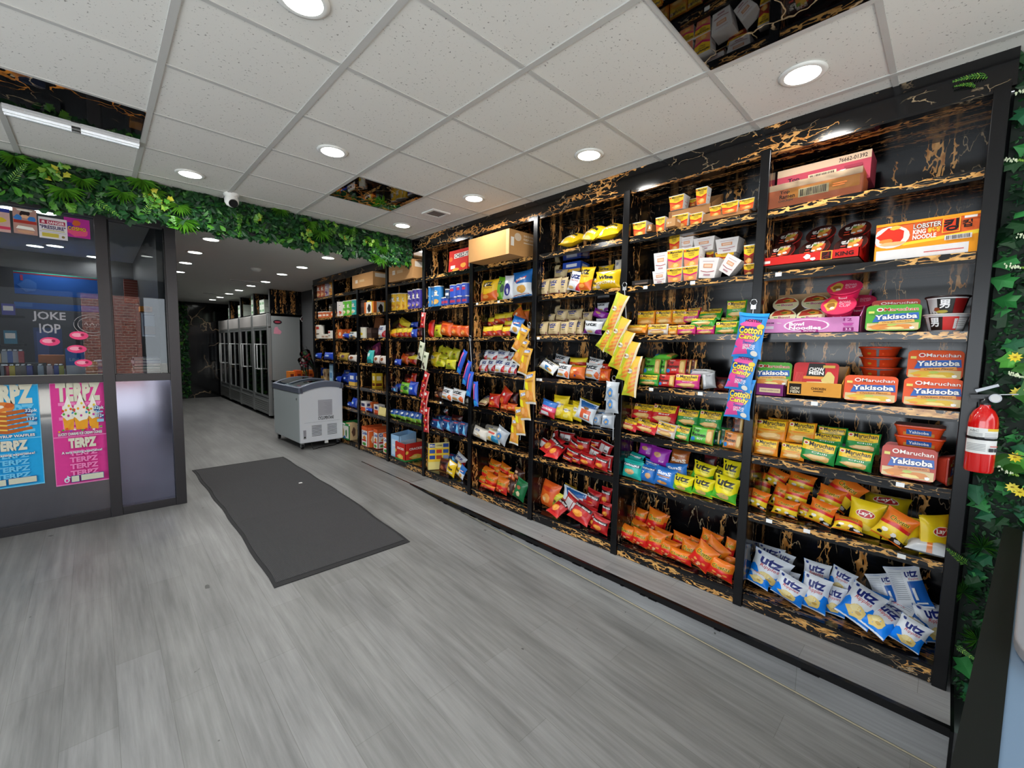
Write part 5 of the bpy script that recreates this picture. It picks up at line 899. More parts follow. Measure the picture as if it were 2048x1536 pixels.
openbox('tcl', 'long brown cardboard tray of noodle cups', .33, .05, .06, .2, 'A9784A', [('P', 'E9DCC8', [(.88, .4), (.96, .4), (.92, .85)])], inner='9A6E44')
openbox('tbk', 'black plastic tray', .14, .03, .05, .18, '2A2624', [('R', '6A5A50', .2, .2, .9, .5)], inner='3A3432')
openbox('tow', 'orange and white candy tray', .3, .17, .2, .2, 'E0722A', [('P', 'E9E4DA', [(.2, 0), (.75, 0), (.75, 1), (.2, 1)]), ('G', '1A1210', .5, .45, .2, .4, 3), ('R', 'E6C23A', .75, 0, .85, 1)], inner='8A6034')
openbox('tgf', 'green open biscuit box', .2, .26, .27, .3, '2E9A4A', [('R', 'E9E6DC', .3, .1, 1, .86), ('G', 'C9B07A', .3, .4, .2, .3, 3), ('G', '1E7A36', .72, .4, .1, .3, 4), ('R', 'F2F0E8', 0, .9, .6, 1), ('G', '2A5FA8', .5, .12, .14, .1, 5)])
openbox('twf', 'white and orange open cookie box', .15, .3, .3, .26, 'D8602E', [('R', 'E9E6E0', .05, .04, .97, .82), ('T', '2A4A9E', 'Cookie', .12, .62, .9, .78, .04), ('G', 'D9802E', .5, .45, .3, .12, 3), ('R', 'C8282E', .1, .28, .8, .36), ('G', '4E9A3A', .5, .14, .34, .1, 4)])
openbox('tbf', 'light blue open cookie box', .2, .3, .33, .24, '9CC8EC', [('R', 'C9E0F4', .1, .1, .9, .8), ('R', 'E9F0F4', .2, .5, .6, .56)], inner='8FBCE4')
openbox('trf', 'red and green open cracker box', .18, .26, .27, .24, 'C42A22', [('T', 'F0E6DC', 'CRACKER', .2, .62, .86, .74, .03), ('G', 'E3B84A', .5, .22, .34, .16, 3), ('G', 'F0D07A', .46, .24, .14, .08, 4), ('R', '2E7A3A', 0, 0, 1, .1), ('G', 'E3B84A', .08, .5, .08, .1, 5)])
openbox('tyc', 'pale yellow snack display case', .23, .36, .37, .28, 'E9D98A', [('R', 'F0C63A', 0, .3, 1, .82)]+[('R', c, x, y, x+.26, y+.14) for x, y, c in ((.06, .84, '2A4A9A'), (.06, .62, '3A5AA0'), (.06, .4, '2A4A9A'), (.38, .62, 'C8402A'), (.38, .4, 'B84A2A'), (.7, .84, '2A4A9A'), (.7, .62, '3A5AA0'), (.7, .4, '8E9ABE'))]+[('T', 'F2EDE0', 'Mini', .08, .87, .3, .95, .03), ('T', '5A4A2A', 'COOKIE', .38, .88, .64, .94, .02)])
box('drk_b', 'small dark brown box', .1, .13, .1, '3A2A24', [('R', '54403A', .1, .5, .9, .8)]); box('brn_f', 'upright brown cardboard flap', .16, .28, .02, '7A4A2C', [], nm='cardboard_flap'); box('bxb', 'blue printed box', .12, .15, .1, '2A4EB0', [('R', 'E0B24A', 0, 0, 1, .3), ('R', 'E9ECF2', .2, .5, .8, .8)]); box('bxo', 'orange candy box', .12, .12, .1, 'D8662A', [('G', 'F2D8B0', .5, .5, .3, .24, 3)]); box('bxy', 'yellow candy bar box', .07, .16, .12, 'E3BC2A', [('R', 'F3E6C0', .2, .5, .8, .8), ('R', '7A3A1A', .1, .1, .9, .3)]); box('bxn', 'brown wafer box', .06, .16, .12, '8A5A2C', [('R', 'E0C07A', .2, .2, .6, .9)]); box('bxl', 'tall pale blue box', .06, .18, .08, 'A9CFE6', [('R', '5A8EBE', .2, .2, .8, .5)]); box('bxk', 'tan cracker box', .14, .2, .12, 'D9B98A', [('G', '6A4A3A', .5, .5, .3, .3, 3)]); box('ywc', 'pale yellow card', .1, .11, .01, 'E6D38A', [('R', 'C9B05A', .1, .1, .9, .14)], nm='shelf_card'); box('wob', 'white and orange candy box', .1, .1, .1, 'E4DED8', [('R', 'D8582E', .1, .0, .9, .4), ('R', '3A3A60', .2, .5, .8, .8)]); box('bmp', 'pink lidded display box', .22, .14, .02, '7A2A5A', [('G', 'E47AA8', .7, .5, .2, .3, 3), ('G', 'D85A3A', .4, .6, .16, .2, 4)]); box('gbx', 'plain grey box', .08, .12, .1, '6A6C70', [('R', '808288', .1, .1, .9, .9)])
# ------------------------------------------------------------------ placing
CR = {'a0': (1500, 280, 4.096), 'b0': (1490, 540, 4.267), 'c0': (1480, 800, 4.551), 'd0': (1460, 1060, 4.452), 'a1': (1240, 360, 6.4), 'b1': (1230, 570, 6.677), 'c1': (1220, 780, 6.679), 'd1': (1210, 980, 6.679),
      'a2': (1060, 440, 6.4), 'b2': (1060, 640, 6.4), 'c2': (1040, 820, 5.909), 'a3': (840, 440, 6.4), 'b3': (840, 640, 6.4), 'c3': (840, 780, 5.908), 'a5': (520, 520, 5.909), 'b5': (520, 700, 5.909)}
CELLS = {}; _proto = {}
def spawn(key):
    d = D[key]
    if key not in _proto:
        o = bpy.data.objects.new(d['parts'][0][0], d['parts'][0][1]); COL.objects.link(o)
        for n, me in d['parts'][1:]: c = bpy.data.objects.new(n, me); COL.objects.link(c); c.parent = o
        _proto[key] = o; return o
    return dup(_proto[key])
def pose(o, X, Y, Z, yaw=0, tilt=0, roll=0, s=(1, 1, 1)):
    o.location = (X, Y, Z); R = math.radians
    o.rotation_euler = (Matrix.Rotation(R(-90+yaw), 3, 'Z') @ Matrix.Rotation(R(-tilt), 3, 'X') @ Matrix.Rotation(R(roll), 3, 'Y')).to_euler(); o.scale = s
def cell(bay, shelf, crop, rows):
    x0, y0, f = CR[crop]; sz = ST[shelf]
    for r in rows:
        key, xl, yt, xr, yb = r[:5]; kw = r[5] if len(r) > 5 else {}
        d = D[key]; tilt = kw.get('t', 10 if d['t'] < .08 and sz < 1.5 else 6); roll = kw.get('r', 0); yaw = kw.get('y', 0)
        ul, ur, vt, vb = x0+xl/f, x0+xr/f, y0+yt/f, y0+yb/f; uc, vc = (ul+ur)/2, (vt+vb)/2
        if 'd' in kw: X = XS+kw['d']
        elif sz < 1.35:
            q = atZ(uc, vb, sz); X = min(max(q.x, XS+.045), XS+.36)
        else: X = XS+.085
        Xp = X-d['t']/2 if d['parts'][0][0] in ('carton', 'cardboard_box', 'ramen_case', 'noodle_carton', 'cracker_box') and tilt == 0 else X
        pl, pr_ = atX(ul, vc, Xp), atX(ur, vc, Xp); w = abs(pl.y-pr_.y); zt, zb = atX(uc, vt, Xp).z, atX(uc, vb, Xp).z
        yc = (pl.y+pr_.y)/2
        if bay >= 5 and 'w' not in kw and d['parts'][0][0] in ('display_tray', 'carton', 'cardboard_flap'): w *= .66; yc = pl.y-w/2   # seen obliquely: the rest of its width in the photo is its side
        if zb < sz or ((zb-sz) < .05 and not kw.get('up')): zb = sz+.002
        if 'w' in kw or abs(roll) > 25 or tilt > 45 or abs(yaw) > 40:
            k = kw.get('w', 1.); s = (k, k, k) if not isinstance(k, tuple) else k
            cz = (zt+zb)/2
        else:
            ct = math.cos(math.radians(tilt)); h = max(zt-zb, .03)/ct
            s = (w/d['w'], 1. if Xp != X else min(1.3, max(.6, w/d['w'])), h/d['h']); cz = (zt+zb)/2
        # keep above its shelf board
        lo = abs(math.cos(math.radians(tilt)))*(d['h']*s[2]*abs(math.cos(math.radians(roll)))+d['w']*s[0]*abs(math.sin(math.radians(roll))))/2+abs(math.sin(math.radians(tilt)))*d['t']*s[1]/2
        if cz-lo < sz+.001: cz = sz+.001+lo
        o = spawn(key); pose(o, X, yc, cz, yaw, tilt, roll, s)
        o['category'] = d['cat']; CELLS.setdefault((bay, shelf, kw.get('desc', d['desc'])), []).append((uc, o, d['cat']))
def finish_labels():
    SH = SHELF
    for (b, s, desc), L in CELLS.items():
        L.sort(key=lambda q: q[0]); grp = '%s group on the %s of the %s bay' % (desc, SH[s], BAY[b])
        for i, (u, o, c) in enumerate(L):
            pl = 'on %s, %s bay' % (SH[s], BAY[b])
            o['label'] = (desc+' '+pl) if len(L) == 1 else '%s, %s from left %s' % (desc, ORD[i], pl)
            if len(L) > 1: o['group'] = desc+'s on the '+SH[s]+' of the '+BAY[b]+' bay'
# ------------------------------------------------------------------ first bay
cell(0, 0, 'a0', [('ra1', 228, 168, 985, 385, dict(d=.24, t=0)), ('ra2', 145, 300, 912, 500, dict(d=.105, t=0))])
cell(0, 1, 'a0', [('trd', 112, 700, 985, 1040, dict(d=.19, t=0, w=(1.02, 1, 1)))]
     +[('bdk', x-110, y-80, x+110, y+80, dict(d=dd, t=40, y=-5, w=.98, up=1)) for x, y, dd in ((325, 840, .25), (590, 805, .25), (865, 775, .25), (265, 950, .13), (540, 920, .13), (835, 890, .13))]
     +[('lob', 1030, 640, 1895, 950, dict(d=.16, t=0))])
cell(0, 2, 'b0', [('tpk', 165, 250, 1030, 540, dict(d=.19, t=0, w=(1.06, 1, 1)))]
     +[('bcr', x-120, y-75, x+120, y+75, dict(d=dd, t=48, y=8, w=.9, up=1)) for x, y, dd in ((350, 325, .2), (600, 310, .23), (325, 430, .09), (560, 430, .09))]
     +[('bpk', 700, 130, 1010, 260, dict(d=.13, t=55, w=1.05, up=1)), ('bpk', 650, 270, 960, 410, dict(d=.08, t=45, w=1.05, up=1)), ('bpk', 900, 240, 1050, 380, dict(d=.22, t=60, w=1., up=1)),
       ('ygr', 1038, 312, 1505, 532, dict(d=.06)), ('yre', 1085, 262, 1495, 420, dict(d=.17, t=4)), ('bsv', 1560, 220, 1890, 400, dict(d=.13, t=90, w=1.08, up=1)), ('brd', 1530, 400, 1905, 530, dict(d=.12, t=90, w=1.14))])
cell(0, 3, 'b0', [('tpu', 45, 960, 392, 1060, dict(d=.09, t=0, w=(.95, 1, .95))), ('ygr', 58, 795, 408, 990, dict(d=.08, up=1)), ('tcm', 390, 800, 860, 1095, dict(d=.1, t=0, w=(1.0, 1, 1))), ('cho', 425, 800, 805, 1010, dict(d=.07, up=1)),
     ('bor', 920, 660, 1390, 760, dict(d=.25, t=90, w=1.15, up=1)), ('bor', 930, 750, 1385, 840, dict(d=.25, t=90, w=1.15, up=1)), ('bor', 940, 835, 1380, 930, dict(d=.25, t=90, w=1.15, up=1)),
     ('yor', 852, 920, 1305, 1150, dict(d=.07)), ('yor', 1388, 700, 1865, 940, dict(d=.1, t=14, up=1)), ('yor', 1350, 945, 1862, 1195, dict(d=.07))])
cell(0, 4, 'c0', [('nor', 250, 170, 470, 310, dict(d=.2, up=1)), ('nor', 140, 185, 430, 365, dict(d=.13, up=1, t=25)), ('nor', 430, 205, 690, 390, dict(d=.13, up=1, t=25)), ('nor', 130, 360, 350, 515, dict(d=.06)), ('nor', 370, 395, 590, 560, dict(d=.06)),
     ('ngr', 700, 245, 980, 380, dict(d=.2, up=1)), ('ngr', 620, 310, 940, 440, dict(d=.14, up=1, t=25)), ('ngr', 960, 300, 1280, 475, dict(d=.14, up=1, t=20)), ('ngr', 545, 390, 880, 610, dict(d=.06, r=6)), ('ngr', 875, 460, 1215, 660, dict(d=.06, r=4)),
     ('ysd', 1410, 235, 1870, 330, dict(d=.16, t=90, w=1.15, up=1)), ('ysd', 1410, 330, 1870, 430, dict(d=.16, t=90, w=1.15, up=1)), ('yre', 1310, 415, 1800, 700, dict(d=.15)), ('yre', 1285, 440, 1790, 755, dict(d=.06)), ('yre', 1800, 490, 1960, 775, dict(d=.12, y=75, w=1.05, t=0))])
cell(0, 5, 'c0', [('chp', 130, 660, 290, 900, dict(d=.3, up=1)), ('chp', 225, 630, 440, 790, dict(d=.3, r=20, up=1)), ('chp', 430, 670, 690, 830, dict(d=.28, up=1, r=8)), ('chp', 290, 760, 440, 980, dict(d=.2, up=1, r=14)), ('chp', 400, 790, 630, 950, dict(d=.19, up=1, r=6)), ('chp', 690, 795, 950, 1000, dict(d=.19, up=1, r=12)), ('chp', 770, 745, 1100, 940, dict(d=.24, up=1, r=32, w=1.)),
     ('chp', 70, 840, 265, 1050, dict(d=.09, r=10)), ('chp', 290, 920, 540, 1110, dict(d=.08, r=4)), ('chp', 520, 960, 680, 1130, dict(d=.14, r=10)), ('chp', 610, 950, 870, 1190, dict(d=.08, r=12)), ('chp', 835, 1110, 1130, 1260, dict(d=.07, t=40)),
     ('lay', 970, 930, 1310, 1290, dict(d=.12, r=5)), ('lay', 1110, 920, 1540, 1090, dict(d=.26, t=60, up=1, w=1.0)), ('lay', 1300, 1060, 1660, 1370, dict(d=.1, r=3)), ('lay', 1640, 1070, 1895, 1330, dict(d=.2)), ('lay', 1670, 1150, 1860, 1370, dict(d=.1, y=50, w=.8)), ('chp', 1270, 1200, 1530, 1400, dict(d=.05, r=24, w=.85)), ('sil', 1560, 1330, 1890, 1430, dict(d=.05, t=70, w=.9))])
cell(0, 6, 'd0', [('utr', 240, 150, 490, 320, dict(d=.3, up=1)), ('utr', 390, 200, 560, 400, dict(d=.28, r=10, up=1)), ('utr', 640, 290, 900, 520, dict(d=.22, up=1)), ('utr', 870, 350, 1110, 560, dict(d=.24, r=14, up=1)), ('utr', 395, 370, 620, 590, dict(d=.18)), ('utr', 170, 230, 540, 500, dict(d=.16, r=12, up=1)), ('utr', 140, 400, 380, 585, dict(d=.13, r=12, t=40)), ('utr', 820, 510, 1040, 770, dict(d=.15)),
     ('utr', 620, 430, 890, 770, dict(d=.1, r=6)), ('utr', 380, 460, 690, 750, dict(d=.07, r=16)), ('utr', 1020, 480, 1360, 790, dict(d=.2, r=-82, w=1.05, up=1, t=25)), ('utr', 1000, 600, 1330, 830, dict(d=.12, r=20, w=1., t=35)), ('utb', 1240, 400, 1530, 665, dict(d=.27, r=-24, up=1)), ('utb', 1410, 340, 1770, 670, dict(d=.26, r=-22, up=1)),
     ('utr', 1310, 650, 1650, 790, dict(d=.24, t=62, r=15, w=1., up=1)), ('utr', 1270, 760, 1490, 900, dict(d=.16, t=62, r=18, w=.95, up=1)), ('utr', 1240, 830, 1450, 990, dict(d=.1, t=58, r=30, w=.9)), ('utb', 1500, 650, 1850, 800, dict(d=.27, t=65, r=20, w=1., up=1)), ('utr', 1480, 760, 1770, 870, dict(d=.22, t=70, r=10, w=1., up=1)), ('utr', 1680, 830, 1870, 1000, dict(d=.24, y=40, t=20, w=.9)), ('utr', 1440, 830, 1760, 1160, dict(d=.06, r=18))])
# ------------------------------------------------------------------ second bay
cell(1, 0, 'a1', [('tcl', 130, 580, 480, 720, dict(d=.16, t=0, w=(.75, 1, 1), desc='short brown cardboard tray of noodle cups')), ('cup', 205, 562, 375, 705, dict(d=.09, t=0)), ('cup', 410, 595, 480, 665, dict(d=.2, t=0)), ('cup', 482, 495, 600, 645, dict(d=.07, t=0)), ('ctn', 590, 490, 705, 650, dict(d=.1, t=0, desc='small brown cardboard box behind the front cup')), ('cup', 712, 465, 912, 610, dict(d=.08, t=0)), ('cup', 920, 445, 1082, 590, dict(d=.08, t=0)),
     ('tcu', 590, 230, 1385, 470, dict(d=.19, t=0, up=1, w=(.98, 1, 1))), ('cup', 668, 225, 855, 395, dict(d=.12, t=0, up=1)), ('cup', 905, 255, 995, 345, dict(d=.22, t=0, up=1)), ('cup', 995, 120, 1140, 320, dict(d=.1, t=0, up=1)),
     ('tcl', 1080, 370, 1780, 560, dict(d=.16, t=0, w=(.9, 1, 1))), ('cup', 1170, 350, 1322, 480, dict(d=.09, t=0, up=1)), ('cup', 1328, 305, 1545, 440, dict(d=.09, t=0, up=1)), ('cup', 1550, 265, 1745, 390, dict(d=.09, t=0, up=1))])
cell(1, 1, 'a1', [('tbk', 230, 1260, 450, 1350, dict(d=.1, t=0)), ('cwb', 455, 1175, 635, 1325, dict(d=.08, t=0)), ('cpk', 640, 1145, 835, 1305, dict(d=.08, t=0)), ('cpk', 838, 1120, 1030, 1285, dict(d=.08, t=0)), ('cwb', 470, 945, 648, 1178, dict(d=.09, t=0, up=1)), ('cpk', 645, 912, 845, 1160, dict(d=.08, t=0, up=1)), ('cpk', 848, 888, 1052, 1140, dict(d=.08, t=0, up=1)), ('cup', 665, 720, 830, 930, dict(d=.12, t=0, up=1, y=-15)),
     ('cwb', 800, 745, 970, 915, dict(d=.14, t=0, up=1)), ('cwb', 980, 755, 1250, 920, dict(d=.16, t=0, up=1)), ('cwb', 1260, 765, 1555, 945, dict(d=.16, t=0, up=1)), ('cbr', 1120, 900, 1220, 1030, dict(d=.2, t=0, up=1)), ('cbr', 1255, 935, 1500, 1060, dict(d=.18, t=0, up=1)), ('cwb', 1040, 1025, 1290, 1255, dict(d=.08, r=7, t=0)), ('cwb', 1270, 1010, 1590, 1235, dict(d=.07, r=35, t=0, w=1.05)), ('cbr', 1600, 848, 1735, 1090, dict(d=.1, t=0, up=1)), ('cbr', 1600, 1085, 1735, 1215, dict(d=.1, t=0))])
cell(1, 2, 'b1', [('nor', 300, 345, 540, 540, dict(d=.13, up=1)), ('nor', 545, 335, 765, 525, dict(d=.13, up=1)), ('nor', 765, 325, 950, 525, dict(d=.13, up=1)), ('npi', 910, 340, 1120, 500, dict(d=.13, up=1)), ('nre', 975, 308, 1150, 400, dict(d=.2, up=1)), ('ngr', 1245, 315, 1440, 400, dict(d=.2, up=1)), ('nli', 1120, 345, 1430, 470, dict(d=.14, up=1, t=40)), ('nli', 1490, 205, 1760, 440, dict(d=.14, up=1)),
     ('nor', 290, 545, 440, 660, dict(d=.1)), ('nor', 140, 570, 430, 665, dict(d=.06, t=45)), ('nwh', 440, 525, 712, 670, dict(d=.06)), ('nor', 712, 540, 842, 668, dict(d=.07)), ('npi', 835, 530, 1082, 668, dict(d=.06)), ('npi', 1085, 540, 1332, 668, dict(d=.07)), ('nli', 1010, 450, 1345, 555, dict(d=.08, t=42, up=1)), ('nli', 1412, 430, 1650, 520, dict(d=.14, up=1)), ('nli', 1340, 488, 1650, 665, dict(d=.06))])
cell(1, 3, 'b1', [('tor', 310, 980, 392, 1195, dict(d=.12, up=1)), ('tgr', 390, 972, 612, 1195, dict(d=.09, up=1)), ('tgr', 612, 980, 700, 1195, dict(d=.12, up=1)), ('tgr', 530, 925, 830, 985, dict(d=.13, t=80, up=1)), ('tre', 690, 988, 955, 1195, dict(d=.09, up=1)), ('tbr', 950, 990, 1020, 1200, dict(d=.12, up=1)), ('tbr', 1020, 990, 1095, 1200, dict(d=.13, up=1)),
     ('nli', 325, 1200, 588, 1358, dict(d=.06)), ('tre', 588, 1198, 802, 1370, dict(d=.06)), ('npi', 803, 1195, 1135, 1395, dict(d=.06)), ('tbr', 1130, 1230, 1180, 1395, dict(d=.12)), ('wlp', 1005, 1143, 1335, 1210, dict(d=.1, t=40, up=1)), ('slv', 1165, 1200, 1345, 1405, dict(d=.06, r=-12)), ('drk', 1330, 1235, 1525, 1420, dict(d=.12))])
cell(1, 4, 'c1', [('nre', 310, 190, 592, 380, dict(d=.18, t=30, up=1)), ('nre', 560, 205, 900, 440, dict(d=.17, t=30, up=1)), ('nre', 780, 220, 910, 480, dict(d=.22, up=1)), ('nre', 300, 390, 560, 480, dict(d=.13, t=55, up=1)), ('nre', 135, 420, 385, 575, dict(d=.06, r=8, t=35)), ('nre', 345, 460, 640, 625, dict(d=.06, r=8, t=35)), ('nwh', 625, 458, 885, 670, dict(d=.06, r=8)), ('nli', 880, 488, 1072, 695, dict(d=.07, r=6)),
     ('ngr', 900, 260, 1200, 470, dict(d=.17, t=22, up=1)), ('ngr', 1185, 278, 1505, 520, dict(d=.16, t=22, up=1)), ('tgr', 1080, 508, 1395, 755, dict(d=.06, r=3)), ('tdg', 1395, 530, 1475, 750, dict(d=.12)), ('tdg', 1470, 508, 1605, 755, dict(d=.12)), ('tbr', 1640, 350, 1785, 600, dict(d=.18, up=1)), ('tor', 1520, 568, 1770, 805, dict(d=.06, r=3))])
cell(1, 5, 'c1', [('purp', 380, 708, 612, 890, dict(d=.24, up=1, r=5)), ('purp', 528, 770, 805, 1015, dict(d=.16, up=1, r=5)), ('suns', 808, 788, 1072, 1005, dict(d=.2, up=1, r=3)), ('teal', 200, 835, 460, 980, dict(d=.18, up=1, r=10)), ('teal', 160, 905, 440, 1080, dict(d=.12, up=1, r=8)), ('teal', 162, 960, 440, 1245, dict(d=.06, r=3)), ('bcor', 450, 945, 690, 1090, dict(d=.14, up=1, r=8)), ('bcor', 398, 1020, 625, 1275, dict(d=.07, r=3)), ('sunb', 730, 985, 1045, 1180, dict(d=.14, up=1, r=-8)), ('sunb', 590, 1058, 890, 1340, dict(d=.06, r=4)),
     ('drk', 1250, 878, 1430, 1060, dict(d=.26, up=1)), ('uyg', 1000, 1070, 1100, 1210, dict(d=.2, up=1)), ('uyg', 1095, 975, 1410, 1215, dict(d=.14, up=1, r=8)), ('uyg', 1380, 1030, 1540, 1260, dict(d=.2, up=1, r=14)), ('uyg', 1485, 945, 1745, 1300, dict(d=.13, up=1, r=3)), ('uyg', 832, 1150, 1118, 1415, dict(d=.06, r=3)), ('uyg', 1098, 1190, 1395, 1495, dict(d=.06, r=4)), ('uyg', 1368, 1190, 1730, 1535, dict(d=.055, r=7))])
cell(1, 6, 'd1', [('che', 370, 248, 565, 450, dict(d=.3, up=1, r=6)), ('che', 640, 290, 845, 500, dict(d=.31, up=1, r=12)), ('che', 550, 268, 800, 550, dict(d=.27, up=1, r=10)), ('che', 300, 400, 545, 580, dict(d=.24, up=1, r=8)), ('che', 440, 520, 650, 680, dict(d=.2, up=1, r=6)), ('che', 640, 528, 900, 700, dict(d=.2, up=1, r=6)), ('che', 890, 580, 1140, 760, dict(d=.22, up=1, r=6)), ('che', 1120, 640, 1300, 800, dict(d=.22, up=1, r=6)),
     ('che', 165, 490, 415, 775, dict(d=.1, r=9)), ('che', 350, 550, 585, 825, dict(d=.09, r=6)), ('che', 555, 572, 800, 855, dict(d=.085, r=4)), ('che', 770, 690, 1010, 880, dict(d=.14, r=4)), ('che', 715, 700, 960, 975, dict(d=.09, r=3)), ('che', 1000, 700, 1275, 960, dict(d=.12, r=4)), ('che', 832, 812, 1175, 1105, dict(d=.07, r=3)), ('che', 1260, 558, 1560, 800, dict(d=.18, r=10, up=1)), ('che', 1270, 760, 1600, 980, dict(d=.13, r=30, w=1., up=1)), ('che', 1590, 650, 1750, 900, dict(d=.18, r=8, up=1)),
     ('che', 1550, 890, 1740, 1060, dict(d=.14, r=5)), ('che', 1140, 880, 1480, 1195, dict(d=.06, r=26, w=.92)), ('che', 1368, 968, 1735, 1335, dict(d=.05, r=8))])
# ------------------------------------------------------------------ third bay
cell(2, 0, 'a2', [('wis', 415, 250, 700, 365, dict(d=.1, t=64, w=.9, r=10)), ('wis', 730, 160, 930, 300, dict(d=.1, t=50, w=.85, r=20)), ('wis', 900, 170, 1195, 290, dict(d=.12, t=60, w=.95, r=-8))])
cell(2, 1, 'a2', [('tan', 210, 570, 370, 750, dict(d=.26, up=1, r=12)), ('tan', 310, 630, 485, 750, dict(d=.2, up=1, r=6)), ('tan', 510, 670, 690, 780, dict(d=.2, up=1)), ('bxb', 475, 560, 700, 690, dict(d=.28, up=1)), ('tan', 130, 760, 250, 955, {}), ('tan', 245, 745, 400, 955, {}), ('tan', 385, 735, 485, 945, dict(d=.1)), ('tan', 470, 760, 520, 940, dict(d=.15)), ('uwr', 500, 690, 690, 930, dict(r=14)), ('uyo', 630, 615, 815, 925, dict(r=8)),
     ('wis', 800, 740, 900, 900, dict(d=.15)), ('wis', 870, 580, 1075, 720, dict(d=.24, up=1)), ('wht', 1080, 505, 1185, 760, dict(d=.2, up=1)), ('wis', 835, 655, 1172, 890, {})])
cell(2, 2, 'a2', [('tan', 240, 1100, 385, 1220, dict(d=.28, up=1)), ('tan', 180, 1195, 325, 1310, dict(d=.2, up=1, r=6)), ('tan', 330, 1140, 485, 1300, dict(d=.22, up=1, r=8)), ('tan', 470, 1140, 675, 1290, dict(d=.22, up=1)), ('tan', 670, 1175, 805, 1310, dict(d=.22, up=1)), ('uwp', 855, 1060, 1010, 1170, dict(d=.28, up=1)), ('purp', 800, 1155, 1010, 1260, dict(d=.24, up=1, r=20)), ('uwp', 840, 1260, 980, 1420, dict(d=.16, up=1)),
     ('tan', 72, 1305, 235, 1480, {}), ('tan', 232, 1300, 392, 1480, {}), ('tan', 385, 1300, 512, 1490, {}), ('tan', 480, 1285, 600, 1490, dict(r=6)), ('tan', 570, 1270, 690, 1490, dict(d=.12)), ('uwp', 690, 1310, 935, 1490, dict(r=5))])
cell(2, 3, 'b2', [('uwo', 310, 450, 500, 590, dict(d=.26, up=1, r=10)), ('uwo', 270, 535, 480, 640, dict(d=.2, up=1, r=12)), ('hfr', 500, 480, 735, 610, dict(d=.2, up=1)), ('uwo', 745, 490, 940, 610, dict(d=.2, up=1, r=10)), ('rhc', 890, 560, 1030, 700, dict(d=.2, up=1)), ('uwb', 120, 620, 375, 745, dict(r=22, t=35)), ('uwo', 350, 580, 520, 755, dict(r=6)), ('orp', 500, 590, 715, 765, {}), ('uwo', 700, 580, 915, 775, dict(r=5)), ('uwo', 860, 650, 950, 775, dict(d=.14)), ('orb', 885, 630, 1035, 790, {})])
cell(2, 4, 'b2', [('lays2', 480, 1030, 640, 1200, dict(d=.22, up=1)), ('lays2', 630, 1030, 890, 1190, dict(d=.2, up=1, r=10)), ('pbb', 140, 1060, 345, 1280, dict(r=10)), ('lays2', 290, 978, 495, 1275, dict(d=.1)), ('lays2', 410, 1090, 565, 1295, dict(r=3)), ('lays2', 520, 1075, 690, 1305, dict(r=8)), ('bwb', 590, 1090, 855, 1335, dict(r=14)), ('gry', 835, 1150, 1080, 1260, dict(d=.2, up=1)), ('gry', 800, 1205, 920, 1350, dict(d=.1)), ('gry', 910, 1215, 1090, 1390, {})])
cell(2, 5, 'c2', [('dob', 300, 250, 460, 400, dict(d=.3, up=1, r=-15)), ('dob', 460, 262, 645, 385, dict(d=.28, up=1)), ('dor', 400, 380, 565, 480, dict(d=.2, up=1, r=20)), ('dor', 570, 350, 765, 500, dict(d=.22, up=1, r=18)), ('dor', 660, 330, 835, 490, dict(d=.22, up=1)), ('dor', 830, 350, 955, 450, dict(d=.26, up=1)), ('dob', 930, 380, 1095, 525, dict(d=.22, up=1, r=15)), ('dor', 540, 480, 725, 630, dict(d=.14, up=1, r=12)), ('dob', 810, 450, 965, 570, dict(d=.18, up=1, r=15)), ('dor', 690, 480, 830, 560, dict(d=.2, up=1, r=8)),
     ('dob', 220, 410, 450, 545, dict(d=.13, r=15, up=1)), ('dor', 250, 470, 515, 595, dict(d=.1, t=50, w=.95, r=20)), ('dor', 330, 540, 530, 625, dict(d=.06, t=60, w=.9)), ('dor', 500, 560, 620, 660, dict(d=.07, r=10)), ('dor', 610, 560, 720, 670, dict(d=.08, r=5)), ('dor', 700, 535, 895, 690, dict(d=.06, r=6)), ('dor', 880, 560, 1055, 745, dict(d=.06, r=6)), ('dob', 1000, 540, 1095, 710, dict(d=.1))])
cell(2, 6, 'c2', [('wis', 520, 890, 665, 1000, dict(d=.28, up=1, r=8)), ('dor', 770, 945, 950, 1200, dict(d=.2, up=1, r=8)), ('dor', 955, 915, 1085, 1120, dict(d=.22, up=1)), ('dor', 965, 1100, 1085, 1280, dict(d=.16)), ('bwb', 490, 942, 790, 1195, dict(d=.18, r=6, desc='blue and white wide chip bag')), ('lim', 350, 985, 495, 1205, dict(d=.16, r=12)), ('orb', 240, 875, 465, 1175, dict(d=.16, r=8)),
     ('dob', 510, 1090, 775, 1290, dict(d=.13, r=22)), ('dor', 720, 1080, 860, 1240, dict(d=.15, r=10)), ('dor', 365, 1215, 580, 1340, dict(d=.07, t=60, w=.95, r=15)), ('dor', 600, 1185, 870, 1410, dict(d=.08, r=10, t=40)), ('dor', 820, 1220, 960, 1400, dict(d=.1, r=8)), ('dor', 845, 1285, 1055, 1525, dict(d=.055, r=6))])
